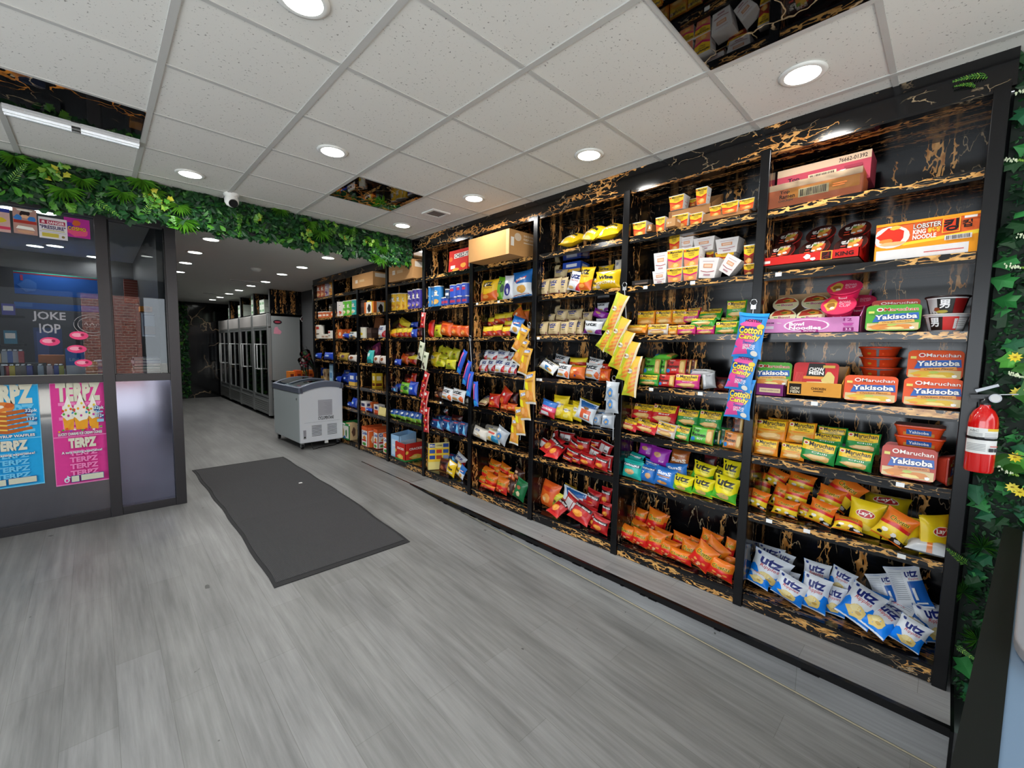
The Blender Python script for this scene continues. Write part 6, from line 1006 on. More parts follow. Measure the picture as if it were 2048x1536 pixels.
# ------------------------------------------------------------------ fourth bay
cell(3, 0, 'a3', [('ctl', 640, 215, 1130, 520, dict(d=.02, t=0, y=-2, w=(1.0, 1, .84))), ('gbx', 1385, 340, 1475, 475, dict(d=.3, t=0))])
cell(3, 1, 'a3', [('uyo', 740, 780, 820, 1035, dict(d=.13)), ('uyo', 805, 768, 1005, 1025, {}), ('grn', 985, 740, 1095, 1015, dict(d=.11, r=8)), ('nav', 1075, 715, 1225, 1005, dict(r=2)), ('nav', 1200, 820, 1300, 1000, dict(d=.14)), ('wrd', 1190, 668, 1445, 990, dict(r=-4)), ('nav', 1375, 720, 1455, 985, dict(d=.2))])
cell(3, 2, 'a3', [('hfr', 870, 1240, 1005, 1370, dict(d=.24, up=1)), ('hfr', 950, 1195, 1115, 1340, dict(d=.24, up=1)), ('hfr', 1065, 1180, 1185, 1330, dict(d=.26, up=1)), ('hfr', 1080, 1290, 1190, 1400, dict(d=.2, up=1)), ('orp', 1160, 1145, 1385, 1310, dict(d=.22, up=1, r=-35, w=.9)), ('orp', 1280, 1150, 1400, 1300, dict(d=.26, up=1)), ('hfr', 805, 1365, 935, 1500, {}), ('hfr', 930, 1345, 1055, 1500, {}), ('hfr', 1050, 1365, 1165, 1500, {}), ('wrd', 1165, 1270, 1320, 1470, dict(r=18))])
cell(3, 3, 'b3', [('uwr', 750, 378, 890, 520, dict(d=.2, up=1, r=4)), ('uwr', 860, 388, 1010, 520, dict(d=.2, up=1, r=4)), ('uwr', 990, 388, 1140, 530, dict(d=.2, up=1, r=6)), ('uwr', 1120, 410, 1200, 540, dict(d=.22, up=1)), ('uwr', 700, 510, 805, 660, {}), ('uwr', 790, 508, 875, 665, dict(d=.11)), ('uwr', 855, 510, 975, 670, {}), ('uwr', 965, 498, 1105, 685, {}), ('uwr', 1080, 520, 1185, 690, dict(d=.1)), ('uwr', 1165, 555, 1245, 695, dict(d=.09))])
cell(3, 4, 'b3', [('tan', 790, 1060, 910, 1120, dict(d=.1, t=60, w=.9)), ('drk', 1135, 925, 1255, 1070, dict(d=.22, up=1)), ('rhc', 885, 955, 1025, 1130, dict(r=-2)), ('rhc', 1010, 895, 1170, 1140, dict(r=28, w=.95)), ('orb', 1115, 1075, 1245, 1160, dict(d=.08)), ('orb', 1030, 1080, 1120, 1150, dict(d=.1))])
cell(3, 5, 'c3', [('wht', 760, 420, 985, 510, dict(d=.22, up=1)), ('wht', 630, 468, 805, 600, dict(r=8)), ('tea2', 795, 498, 965, 640, dict(r=6)), ('gry', 895, 488, 1045, 665, dict(r=20))])
cell(3, 6, 'c3', [('che', 820, 833, 965, 960, dict(d=.28, up=1, r=6)), ('che', 700, 900, 875, 1045, dict(d=.2, up=1, r=8)), ('che', 945, 875, 1070, 985, dict(d=.24, up=1, r=14)), ('che', 865, 910, 950, 1020, dict(d=.24, up=1, r=8)), ('che', 695, 1035, 800, 1150, dict(d=.14, r=6)), ('che', 775, 1010, 915, 1170, dict(d=.13, r=8)), ('che', 915, 985, 1045, 1090, dict(d=.18, up=1, r=6)), ('che', 905, 1050, 1045, 1215, dict(d=.1, r=4)), ('che', 715, 1145, 890, 1245, dict(d=.055, t=30)),
     ('orp', 1040, 970, 1130, 1080, dict(d=.2, up=1)), ('brs', 1110, 935, 1225, 1060, dict(d=.2, up=1, r=15)), ('brs', 1015, 1080, 1120, 1245, dict(r=14)), ('brs', 1100, 1090, 1190, 1255, dict(d=.12, r=12)), ('dgr', 1120, 1085, 1265, 1320, dict(r=14))])
# ------------------------------------------------------------------ fifth bay
cell(4, 0, 'a3', [('chz', 422, 395, 665, 660, dict(d=.1, t=4))])
cell(4, 1, 'a3', [('kbl', 100, 865, 158, 1115, dict(t=0)), ('kbl', 152, 862, 205, 1115, dict(t=0, d=.12)), ('kbl', 195, 855, 290, 1115, dict(t=0)), ('kdk', 290, 880, 345, 1070, dict(t=0, d=.2)), ('stl', 345, 895, 405, 1005, dict(t=0, up=1)), ('nblu', 402, 840, 492, 1000, dict(t=0, up=1)), ('nblu', 490, 825, 560, 980, dict(t=0, up=1)), ('nblu', 558, 812, 640, 980, dict(t=0, up=1)), ('snb', 290, 1000, 332, 1085, dict(t=0)), ('snb', 330, 995, 392, 1085, dict(t=0)), ('snb', 402, 990, 492, 1080, dict(t=0)), ('snb', 492, 980, 560, 1070, dict(t=0)), ('snb', 558, 975, 640, 1060, dict(t=0))])
cell(4, 2, 'a3', [('rhc', 80, 1285, 185, 1505, {}), ('lim', 190, 1338, 290, 1505, {}), ('drk', 220, 1285, 410, 1350, dict(d=.22, up=1)), ('orb', 270, 1325, 415, 1505, dict(r=8)), ('orb', 405, 1355, 530, 1505, dict(r=6)), ('orb', 520, 1355, 640, 1505, {})])
cell(4, 3, 'b3', [('lim', 150, 335, 290, 490, dict(d=.22, up=1, r=-8)), ('lim', 260, 345, 340, 500, dict(d=.22, up=1, r=12)), ('lim', 310, 355, 420, 510, dict(d=.2, up=1, r=16)), ('lim', 410, 365, 510, 520, dict(d=.2, up=1, r=10)), ('lays2', 130, 428, 255, 615, dict(r=8)), ('lim', 215, 540, 340, 625, dict(t=40)), ('lim', 335, 515, 465, 645, {}), ('lim', 240, 450, 350, 560, dict(d=.14, up=1, r=12))])
cell(4, 4, 'b3', [('brs', 220, 852, 390, 930, dict(d=.24, up=1)), ('brs', 190, 910, 300, 1020, dict(d=.12)), ('uwo', 290, 890, 430, 1055, dict(r=6)), ('uwo', 415, 908, 585, 1075, dict(r=5)), ('wht', 550, 1000, 625, 1090, dict(d=.12))])
cell(4, 5, 'c3', [('swh', 190, 215, 235, 275, dict(t=0, d=.3, up=1)), ('uwr', 280, 225, 330, 275, dict(d=.3, up=1)), ('drk', 375, 300, 505, 375, dict(d=.2, up=1)), ('foil', 70, 345, 155, 465, dict(d=.1)), ('foil', 140, 350, 290, 505, {}), ('foil', 270, 365, 400, 520, dict(r=6)), ('foil', 390, 378, 485, 545, dict(r=3)), ('foil', 470, 390, 565, 565, dict(r=3)), ('foil', 160, 290, 300, 380, dict(d=.2, up=1)), ('foil', 290, 310, 400, 400, dict(d=.2, up=1))])
cell(4, 6, 'c3', [('tyc', 95, 595, 335, 930, dict(d=.16, t=0, y=-28, w=.92)), ('foil', 325, 755, 455, 850, dict(d=.26, up=1)), ('uwr', 425, 765, 555, 870, dict(d=.22, up=1, r=20)), ('drk', 235, 825, 350, 975, dict(d=.12)), ('wis', 290, 875, 465, 1035, dict(w=.8, r=14)), ('wis', 410, 865, 525, 1020, dict(d=.1, w=.7, r=20)), ('wrd', 440, 905, 560, 1065, dict(r=22, w=.6))])
# ------------------------------------------------------------------ sixth to ninth bays
cell(5, 0, 'a5', [('ctn', 1522, 20, 1805, 222, dict(d=.1, t=0))])
cell(5, 1, 'a5', [('kye', 1570, 405, 1635, 590, dict(t=0)), ('kye', 1630, 400, 1695, 590, dict(t=0)), ('kye', 1690, 400, 1745, 585, dict(t=0, d=.12)), ('kpu', 1765, 370, 1825, 575, dict(t=0)), ('kpu', 1822, 355, 1872, 570, dict(t=0)), ('kpu', 1868, 350, 1922, 565, dict(t=0))])
cell(5, 2, 'a5', [('uyo', 1545, 690, 1635, 820, dict(d=.2, up=1)), ('hfr', 1640, 700, 1780, 830, dict(d=.2, up=1, r=20)), ('uyo', 1500, 815, 1625, 915, {}), ('hfr', 1615, 805, 1690, 915, {}), ('hfr', 1680, 800, 1745, 915, {}), ('hfr', 1740, 800, 1800, 915, {}), ('blu', 1795, 815, 1860, 920, {}), ('blu', 1790, 730, 1870, 800, dict(d=.2, up=1)), ('drk', 1850, 790, 1940, 910, dict(d=.14))])
cell(5, 3, 'a5', [('blu', 1600, 1175, 1670, 1240, dict(d=.05)), ('orb', 1580, 1120, 1640, 1180, dict(d=.2, up=1)), ('orp', 1565, 1125, 1680, 1225, {}), ('orb', 1675, 1135, 1765, 1245, dict(r=10)), ('hfr', 1750, 1130, 1865, 1250, dict(r=8)), ('drk', 1720, 1085, 1830, 1150, dict(d=.2, up=1))])
cell(5, 4, 'b5', [('foil', 1560, 440, 1630, 510, dict(d=.05)), ('rhc', 1740, 330, 1800, 430, dict(d=.18, up=1)), ('teal', 1545, 395, 1615, 480, {}), ('blu', 1605, 400, 1675, 490, dict(d=.14)), ('grn', 1668, 390, 1770, 525, {}), ('blu', 1765, 380, 1865, 540, {}), ('drk', 1710, 290, 1830, 390, dict(d=.24, up=1)), ('rhc', 1790, 275, 1850, 380, dict(d=.2, up=1))])
cell(5, 5, 'b5', [('bls', 1550+60*i, 700+9*i, 1615+60*i, 810+17*i, dict(d=.07+.03*(i % 2))) for i in range(6)])
cell(5, 6, 'b5', [('twf', 1560, 985, 1660, 1290, dict(d=.14, t=0)), ('tbf', 1650, 975, 1800, 1310, dict(d=.14, t=0)), ('trf', 1720, 1080, 1905, 1340, dict(d=.13, t=0))])
cell(6, 0, 'a5', [('ctn', 1090, 160, 1335, 335, dict(d=.06, t=0))])
cell(6, 1, 'a5', [('drk_b', 1180, 475, 1270, 605, dict(t=0)), ('bxy', 1265, 480, 1315, 610, dict(t=0)), ('tow', 1310, 475, 1490, 615, dict(t=0, d=.12))])
cell(6, 2, 'a5', [('tyl', 1195, 800, 1262, 925, dict(t=0)), ('drk_b', 1262, 800, 1345, 920, dict(t=0)), ('brn_f', 1355, 690, 1490, 915, dict(d=.2, r=8)), ('uwr', 1410, 775, 1490, 910, dict(d=.08))])
cell(6, 3, 'a5', [('pnk', 1240, 1110, 1300, 1210, {}), ('gld', 1130, 1110, 1190, 1180, dict(d=.14)), ('chw', 1130, 1085, 1200, 1190, {}), ('pnk', 1195, 1070, 1310, 1205, dict(r=-10)), ('bmp', 1320, 1000, 1465, 1150, dict(d=.22, r=-20, up=1)), ('tel', 1280, 1070, 1345, 1225, {}), ('chw', 1350, 1130, 1425, 1230, {}), ('chw', 1420, 1135, 1495, 1235, {})])
cell(6, 4, 'a5', [('bxn', 1265, 1335, 1320, 1450, dict(t=0)), ('bxy', 1325, 1340, 1380, 1500, dict(t=0)), ('bxy', 1375, 1345, 1425, 1490, dict(t=0)), ('bxo', 1425, 1380, 1465, 1490, dict(t=0)), ('bxn', 1460, 1360, 1500, 1490, dict(t=0))])
cell(6, 5, 'b5', [('wob', 1185, 610, 1285, 710, dict(t=0)), ('bxo', 1290, 620, 1345, 705, dict(t=0, d=.14)), ('wob', 1345, 650, 1430, 740, dict(t=0)), ('blu', 1255, 690, 1330, 730, dict(d=.05)), ('ywc', 1408, 680, 1490, 785, dict(d=.03))])
cell(6, 6, 'b5', [('bxo', 1235, 965, 1325, 1150, dict(t=0)), ('twf', 1325, 900, 1432, 1230, dict(d=.14, t=0)), ('twf', 1425, 930, 1500, 1250, dict(d=.14, t=0)), ('bxk', 1290, 880, 1340, 980, dict(d=.3, t=0))])
cell(7, 1, 'a5', [('kwr', 908, 500, 950, 662, dict(t=0)), ('kwr', 950, 500, 998, 662, dict(t=0)), ('kgn', 998, 490, 1045, 655, dict(t=0)), ('kgn', 1045, 485, 1098, 655, dict(t=0)), ('kte', 1100, 475, 1162, 648, dict(t=0))])
cell(7, 2, 'a5', [('bxo', 918, 820, 1000, 920, dict(t=0)), ('orb', 1000, 815, 1080, 900, dict(d=.16)), ('blu', 960, 870, 1055, 930, {}), ('uwb', 1060, 850, 1150, 930, {})])
cell(7, 3, 'a5', [('gld', 945, 1100, 1050, 1195, {}), ('chw', 1040, 1125, 1150, 1205, {})])
cell(7, 4, 'a5', [('blu', 900, 1375, 960, 1450, dict(d=.05)), ('bxb', 955, 1300, 1020, 1400, dict(t=0, d=.2)), ('blu', 865, 1365, 950, 1440, {}), ('blu', 945, 1340, 1010, 1450, dict(d=.14)), ('blu', 1000, 1345, 1055, 1455, {}), ('bxb', 1050, 1340, 1158, 1480, dict(t=0))])
cell(7, 5, 'b5', [('blu', 1045, 620, 1100, 685, {}), ('blu', 1095, 570, 1152, 690, {})])
cell(7, 6, 'b5', [('bxk', 1015, 870, 1090, 1065, dict(t=0)), ('tgf', 1090, 850, 1240, 1130, dict(d=.16, t=0))])
cell(8, 0, 'a5', [('kbr', 690, 295, 742, 440, dict(t=0)), ('kbr', 740, 290, 785, 438, dict(t=0)), ('klv', 785, 270, 832, 430, dict(t=0)), ('kor', 835, 260, 882, 425, dict(t=0))])
cell(8, 1, 'a5', [('sor', 700, 618, 760, 690, dict(t=0)), ('sor', 757, 615, 802, 690, dict(t=0)), ('sor', 800, 615, 838, 688, dict(t=0)), ('bxo', 835, 608, 880, 672, dict(t=0)), ('kdk', 835, 530, 875, 610, dict(t=0, d=.2))])
cell(8, 2, 'a5', [('tall', 668, 775, 752, 932, dict(t=0)), ('swh', 745, 880, 790, 935, dict(t=0)), ('swh', 788, 880, 832, 935, dict(t=0)), ('tall', 830, 838, 876, 930, dict(t=0))])
cell(8, 3, 'a5', [('blu', 650, 1100, 730, 1172, {}), ('bxk', 720, 1020, 800, 1150, dict(t=0)), ('blu', 760, 1095, 878, 1182, {})])
cell(8, 4, 'a5', [('bxb', 680, 1272, 750, 1400, dict(t=0)), ('bxk', 750, 1290, 800, 1410, dict(t=0)), ('bxl', 820, 1230, 876, 1430, dict(t=0))])
# ------------------------------------------------------------------ goods hanging from the posts
def hang(key, pts, X, label, grp, names, s=1., depth=.0):
    """pts: (u, v, roll) of each pouch centre, from the top; each lower one tucks behind"""
    f = []
    for i, p in enumerate(pts):
        u, v, r = p[:3]; c = atX(u, v, X+depth*i); o = spawn(key); pose(o, c.x, c.y, c.z, p[4] if len(p) > 4 else 0, 3, r, (s, s, s) if len(p) < 4 else (p[3],)*3)
        o['category'] = D[key]['cat']; o['label'] = label % names[i]; o['group'] = grp; f.append(c)
    return f
def strip(pts, label, w=.012):
    b = MB(); g = mat('C9CCD0', .3)
    c0 = pts[0]; b.tube([Vector(p)-Vector(c0) for p in pts], .003, g, 6)
    b.tube([Vector((.0, .018*math.cos(a), .03+.018*math.sin(a))) for a in [2*PI*i/14 for i in range(14)]], .003, mat('D0D4D8', .2, .9), 6, closed=True)
    b.box(-.004, -.014, -.01, .004, .014, .014, mat('DADCE0', .25, .6))
    o = b.obj('clip_strip', loc=c0); tag(o, label, 'hanging strip', 'clip strips on the posts'); return o
TOPB = ['topmost', 'second', 'third', 'fourth', 'fifth', 'sixth', 'seventh', 'eighth']
def st_at(u0, v0, u1, v1, X, lab): strip([atX(u0, v0, X), atX((u0+u1)/2, (v0+v1)/2, X), atX(u1, v1, X)], lab)
hang('slv2', [(1231, 627, 22, 1.0), (1216, 672, 35, .8), (1233, 672, 25, 1.0), (1243, 700, 20), (1256, 722, 14), (1264, 752, 6)], 2.80, 'yellow and orange striped wafer sleeve, %s down the hanging strip between second and third bays', 'striped wafer sleeves on the hanging strip', TOPB, depth=.0)
st_at(1249, 578, 1262, 790, 2.835, 'clip strip with silver ring holding the striped wafer sleeves')
hang('cot', [(1500, 671, 6, 1.), (1484, 742, 9, .92), (1479, 797, 4, .92)], 2.79, 'blue and pink cotton candy pouch, %s down the hanging strip between first and second bays', 'cotton candy pouches', TOPB, depth=.012)
st_at(1507, 615, 1485, 825, 2.84, 'clip strip holding the cotton candy pouches')
hang('pla', [(1041, 678, 28, .95), (1041, 702, 26, .95), (1050, 722, 14, .95), (1060, 776, -6, 1.1), (1050, 810, -8, 1.05), (1040, 842, -8, 1.), (1030, 862, 4, .95)], 2.80, 'gold cashew pouch, %s down the hanging strip between third and fourth bays', 'gold nut pouches', TOPB, depth=.004)
st_at(1058, 655, 1040, 880, 2.84, 'clip strip holding the gold cashew pouches')
hang('htb', [(924, 724, 24, 1.35), (934, 746, 18, 1.35), (940, 768, 8, 1.35), (952, 788, -6, 1.3)], 2.80, 'blue and pink candy tube, %s down the hanging strip between fourth and fifth bays', 'blue candy tubes', TOPB, depth=.004)
st_at(940, 680, 948, 800, 2.84, 'clip strip holding the blue and pink candy tubes')
hang('hrd', [(846, 640, 5, .9), (851, 760, 18), (846, 780, 14), (851, 797, 12), (846, 812, 10), (853, 830, 4), (853, 848, -2)], 2.80, 'red gummy pouch, %s down the hanging strip between fifth and sixth bays', 'red gummy pouches', TOPB, depth=.004)
hang('hwh', [(842, 702, 14), (850, 722, 12)], 2.80, 'cream cookie pouch, %s of two on the red pouch strip', 'cream cookie pouches', TOPB, depth=.004)
st_at(848, 620, 853, 860, 2.84, 'clip strip holding the red gummy and cream cookie pouches')
hang('gry', [(1224, 783, 2, .75), (1224, 806, -2, .75)], 2.80, 'silver grey snack bag, %s of two on the second to third bay post', 'silver bags hanging on the post', TOPB, depth=.006)
st_at(1228, 764, 1226, 880, 2.838, 'clip strip holding the two silver grey snack bags')
finish_labels()
# ------------------------------------------------------------------ posters and stickers on the glass
def flat(name, label, cat, u0, v0, u1, v1, y, base, layers, grp=None, x0=None, th=.003, lean=0):
    """a thin printed sheet standing on plane y; corners read off the photo"""
    a = atY(u0, v0, y); b_ = atY(u1, v1, y); xa = a.x if x0 is None else x0; w = b_.x-xa; zt, zb = a.z, b_.z; h = zt-zb
    b = MB(); b.box(-w/2, -th, -h/2, w/2, 0, h/2, card(base)); art(b, layers, lambda u, v, o: (-w/2+u*w, -th-o, -h/2+v*h), card)
    o = b.obj(name, loc=((xa+b_.x)/2, y, (zt+zb)/2)); return tag(o, label, cat, grp)
def terpz(bg, hi, word, cake):
    L = [('R', hi, 0, .988, 1, 1), ('R', hi, 0, 0, .012, 1), ('R', hi, .988, 0, 1, 1), ('R', hi, 0, 0, 1, .012), ('R', hi, 0, .468, 1, .478)]
    for i in range(2): L.append(('T', hi, 'TERPZ', .14, .68-.14*i, .9, .80-.14*i, .04))
    L += [('T', 'D9D8C4', 'TERPZ', .12, .83, .88, .985, .07)]
    if cake:
        for cx, s in ((.3, .8), (.76, .78), (.53, 1.)):
            L += [('P', 'E5A02A', [(cx-.13*s, .66), (cx-.1*s, .54), (cx+.1*s, .54), (cx+.13*s, .66)]), ('G', 'E9E6D8', cx, .69, .17*s, .07*s, 3), ('G', 'EFEDE2', cx, .75, .13*s, .06*s, 4), ('P', 'F1EFE6', [(cx-.08*s, .78), (cx, .78+.12*s), (cx+.08*s, .78)])]
            for k, (dx, dy, c) in enumerate(((-.1, .0, '4EA83A'), (.0, -.02, 'C8409A'), (.1, .01, '3A8EC8'), (-.05, .05, 'E2A02A'), (.06, .06, 'E05A2A'), (.02, .1, 'E2C83A'), (-.12, .04, 'D9442A'), (.12, .05, '4EA83A'))): L.append(('E', c, cx+dx*s, .695+dy*s, .022, .012))
        for k in range(12): L.append(('E', ['E2A02A', '4EA83A', 'D9442A', '8A4AB0', 'E9E6D8'][k % 5], .12+.07*k, .53+.012*(k % 3), .025, .008))
    else:
        for k in range(5): z = .55+.045*k; L += [('P', 'B8622A', [(.1, z), (.5, z-.025), (.88, z+.01), (.86, z+.035), (.5, z+.012), (.1, z+.035)]), ('P', 'E9C25A', [(.1, z+.03), (.5, z+.005), (.5, z+.02), (.1, z+.045)])]
        L += [('G', 'D9803A', .45, .79, .22, .05, 3), ('G', 'EFE6D6', .4, .79, .1, .02, 4), ('G', 'C8602A', .55, .8, .08, .025, 5)]
    L += [('T', '1E4A8E', '32', .78, .72, .88, .76, .09), ('T', 'CFE4EA', '32pk', .78, .72, .96, .76, .03), ('R', '8FC0DC', .8, .695, .94, .71), ('T', '1E4A8E', '112g', .8, .64, .95, .68, .09), ('T', 'CFE4EA', '112g', .8, .64, .95, .68, .03), ('R', '8FC0DC', .82, .6, .95, .63),
          ('T', '2A5A9A', word, .1, .49, .9, .515, .07), ('T', 'EDEBE0', word, .1, .49, .9, .515, .03)]
    for i in range(4): L.append(('T', hi, 'TERPZ', .28, .29-.066*i, .78, .335-.066*i, .04))
    L += [('T', 'D9D8C4', 'TERPZ', .28, .37, .76, .452, .07), ('T', '2A4A8E', 'A terp tasting experience!', .14, .305, .88, .335, .07), ('T', 'F3F1E8', 'A terp tasting experience!', .14, .305, .88, .335, .02),
          ('R', '2A5A9A', .45, .03, .89, .095), ('R', 'CFD2BC', .46, .034, .88, .09), ('R', '2A5A9A', .275, .025, .43, .092), ('R', 'CFD2BC', .285, .03, .42, .087), ('E', 'CFE0EC', .2, .055, .05, .025), ('E', bg, .2, .05, .025, .013), ('P', 'CFE0EC', [(.2, .07), (.27, .075), (.21, .1)])]
    return L
YG = YP-.052
flat('poster', 'pink candy poster with cupcakes on the lower glass pane', 'poster', 98, 766, 220, 958, YP-.008, 'DB3E94', terpz('DB3E94', 'EE86C0', 'LUCKY CHARMS ICE CREAM CONES', True), 'candy posters on the lower glass')
flat('poster', 'bright blue waffle poster cut off by the left edge', 'poster', 0, 770, 90, 966, YP-.008, '1FA3E0', terpz('1FA3E0', '6CC6EE', 'MAPLE SYRUP WAFFLES', False), 'candy posters on the lower glass', x0=atY(88, 870, YP).x-.375)
PG = 'small posters along the top of the glass'
flat('poster', 'colourful cartoon poster cut by the left edge, top glass', 'poster', 0, 416, 22, 466, YP-.008, 'C8A6A0', [('G', '6A2A7A', .3, .75, .3, .2, 3), ('G', 'C8B42A', .6, .5, .4, .16, 4), ('R', '2A3A8E', 0, .84, 1, 1), ('R', 'C83A5A', 0, .12, 1, .24)], PG, x0=atY(22, 440, YP).x-.2)
flat('poster', 'glittery blue and red poster beside the warning notice, top glass', 'poster', 24, 414, 76, 472, YP-.008, 'B08A80', [('G', '3A7AC0', .2, .62, .2, .14, 3), ('G', '3A7AC0', .8, .62, .2, .14, 4), ('G', '2A1E1E', .5, .82, .24, .16, 5), ('G', 'E0B08A', .5, .7, .18, .08, 6), ('R', 'A8342A', .02, .42, .98, .54), ('P', 'F0EEE6', [(.1, .2), (.9, .18), (.8, .3), (.2, .32)]), ('G', 'C89A7A', .5, .1, .4, .07, 8), ('G', 'EDE6DA', .5, .94, .4, .05, 9)], PG)
flat('notice', 'white warning notice with red band on the top glass', 'notice', 76, 432, 136, 482, YP-.009, 'DCD8DC', [('R', 'A82A4A', .04, .68, .94, .88), ('T', 'F0E0E4', 'DANGER', .3, .71, .9, .84, .03), ('P', 'E8C8D0', [(.1, .72), (.22, .72), (.2, .84), (.12, .84)]), ('T', '3A2A5E', '"PRESSURE"', .04, .46, .94, .62, .03), ('R', 'B0A84A', .1, .38, .9, .41), ('R', 'C9B84A', .1, .08, .68, .26), ('R', 'B8B4C0', .02, .3, .96, .33), ('E', '8A7A4A', .84, .14, .06, .06)], PG)
flat('poster', 'magenta and purple poster at the right end, top glass', 'poster', 127, 433, 181, 479, YP-.007, 'B02A8E', [('G', 'D9507A', .5, .3, .5, .25, 3), ('G', '5A2A9E', .2, .6, .2, .2, 4), ('G', 'C8602A', .48, .74, .18, .16, 5), ('T', '2A1420', 'COSMO', .14, .36, .84, .54, .06), ('T', 'E2C22A', 'COSMO', .14, .36, .84, .54, .02)], PG)
def decal(label, u, v, ru, rz, c1, c2, c3):
    p = atY(u, v, YP-.006); b = MB(); disc(b, card(c1), (0, 0, 0), ru, rz); disc(b, card(c2), (-.01, .004, -.0022), ru*.6, rz*.5, 9); disc(b, card(c3), (.02, .006, -.0044), ru*.2, rz*.3, 7)
    o = b.obj('sticker', loc=p); tag(o, label, 'sticker', 'pink oval stickers on the glass')
decal('pink oval sticker on the glass, nearest the lettering', 100, 683, .058, .036, 'E0487A', 'EDA0B4', '8E2A4A')
decal('pink oval sticker on the glass, under the round clear emblem', 158, 671, .058, .036, 'E0487A', 'EDA0B4', '8E2A4A')
decal('pink oval sticker on the glass over the blue display box', 154, 698, .06, .034, 'E0487A', 'EDA0B4', '8E2A4A')
decal('pink oval sticker on the glass by the stacked discs', 167, 726, .055, .032, 'E0487A', 'EDA0B4', '8E2A4A')
def letters(word, u0, v0, u1, v1):
    a, b_ = atY(u0, v0, YP-.006), atY(u1, v1, YP-.006); w, h = b_.x-a.x, a.z-b_.z; b = MB()
    art(b, [('T', 'C9CCD2', word, 0, 0, 1, 1, .02)], lambda u, v, o: (u*w, -o, -h+v*h), lambda c: mat('85888E', .3, .5)); o = b.obj('glass_lettering', loc=a); return o
tag(letters('JOKE', 64, 622, 132, 645), 'upper line of silver lettering on the glass', 'lettering', 'silver lettering on the glass'); tag(letters('IOP', 78, 647, 122, 667), 'lower line of silver lettering on the glass', 'lettering', 'silver lettering on the glass')
p = atY(185, 650, YP-.006); b = MB()
for r_x, r_z in ((.115, .09), (.09, .068)): b.tube([(r_x*math.cos(a), 0, r_z*math.sin(a)) for a in [2*PI*i/36 for i in range(36)]], .0022, mat('A9A6A8', .3, .5), 5, closed=True)
for k in range(9): b.tube([(-.05+.012*k, 0, .02*math.sin(k*2.)), (-.04+.012*k, 0, .02*math.sin(k*2.+1.5))], .0016, mat('A9A6A8', .3, .5), 5)
tag(b.obj('round_emblem', loc=p), 'round clear etched emblem on the partition glass', 'emblem')
# ------------------------------------------------------------------ inside the side shop
ct = thing('display_counter', 'dark display counter just behind the partition glass', 'counter', (-.5, YP+.45, 0))
one('counter_body', ct, lambda b: b.box(-.95, -.3, 0, .94, .25, 1.24, mat('2B2C33', .4))); one('counter_top', ct, lambda b: b.box(-.97, -.33, 1.24, .94, .27, 1.275, BLK))
YI = YP+.22
def onc(u): return atY(u, 740, YI).x
LC = [('8A8E96', 8), ('B8282C', 14), ('D9C02A', 25), ('7A6E66', 37), ('6A625E', 48), ('2A3A9E', 60), ('9FB0C0', 82), ('C8B0B4', 100), ('2A46A8', 114), ('B8B83A', 123)]
for i, (c, u) in enumerate(LC):
    o = one('pocket_torch', None, lambda b: (b.box(-.018, -.012, 0, .018, .012, .1, mat(c, .3)), b.box(-.012, -.01, .1, .012, .01, .115, mat('C9CDD2', .2, .8))), loc=(onc(u), YI-.02, 1.276), bevel=.004); tag(o, 'small coloured pocket torch, %s along the counter behind the glass' % ORD[i], 'lighter', 'pocket torches on the display counter')
rk = one('riser', None, lambda b: b.box(-.17, -.05, 0, .17, .06, .12, BLK), loc=(onc(33), YI+.09, 1.276)); tag(rk, 'black riser block holding the back row of torches', 'riser')
for i, (c, u) in enumerate([('A9AEB8', 10), ('3A62B0', 21), ('A8A4AE', 32), ('B8343C', 43)]):
    o = one('pocket_torch', None, lambda b: (b.box(-.018, -.012, 0, .018, .012, .1, mat(c, .3)), b.box(-.012, -.01, .1, .012, .01, .115, mat('C9CDD2', .2, .8))), loc=(atY(u, 715, YI+.09).x, YI+.08, 1.397), bevel=.004); tag(o, 'coloured pocket torch on the black riser, %s along' % ORD[i], 'lighter', 'pocket torches on the riser')
def flatbox(name, lab, cat, u0, v0, u1, v1, y, d, c, L, zb=None, grp=None):
    a, b_ = atY(u0, v0, y), atY(u1, v1, y); z0 = b_.z if zb is None else zb; w, h = b_.x-a.x, a.z-z0; b = MB(); b.box(-w/2, 0, 0, w/2, d, h, card(c)); art(b, L, lambda u, v, o: (-w/2+u*w, -o, v*h), card); o = b.obj(name, loc=((a.x+b_.x)/2, y, z0)); return tag(o, lab, cat, grp)
flatbox('display_box', 'upright blue and white display box behind the glass', 'box', 130, 697, 172, 745, YI-.02, .08, '2F6FC4', [('R', 'C9CCD6', 0, 0, 1, .4), ('T', '8FC0EE', 'Libdy', .2, .52, .8, .66, .02)], 1.276)
flatbox('display_box', 'orange and white carton with a bowl on it, behind glass', 'box', 76, 710, 130, 730, YI+.1, .1, 'C87A4A', [('R', 'E9E4DE', 0, .0, 1, .35)], 1.276)
for i in range(5):
    o = one('tin', None, lambda b: b.lathe([(.055, 0), (.058, .003), (.058, .022), (.055, .025)], mat(['C9A86A', 'E0D6C0', 'B8905A', 'DAD0BC', 'C8A060'][i], .35, .3), n=20), loc=(onc(185), YI+.02, 1.276+.0262*i)); tag(o, 'round gold tin behind the glass, %s from the bottom of its stack' % ORD[i], 'tin', 'stack of gold tins')
for i in range(5):
    o = one('tin', None, lambda b: b.lathe([(.055, 0), (.058, .003), (.058, .025), (.055, .028)], mat(['3A5A9E', 'D6DCE2', '5A7AB0', 'C9D0DA', '8FA8C0'][i], .35, .2), n=20), loc=(onc(206), YI+.02, 1.276+.0292*i)); tag(o, 'round blue tin behind the glass, %s from the bottom of its stack' % ORD[i], 'tin', 'stack of blue tins')
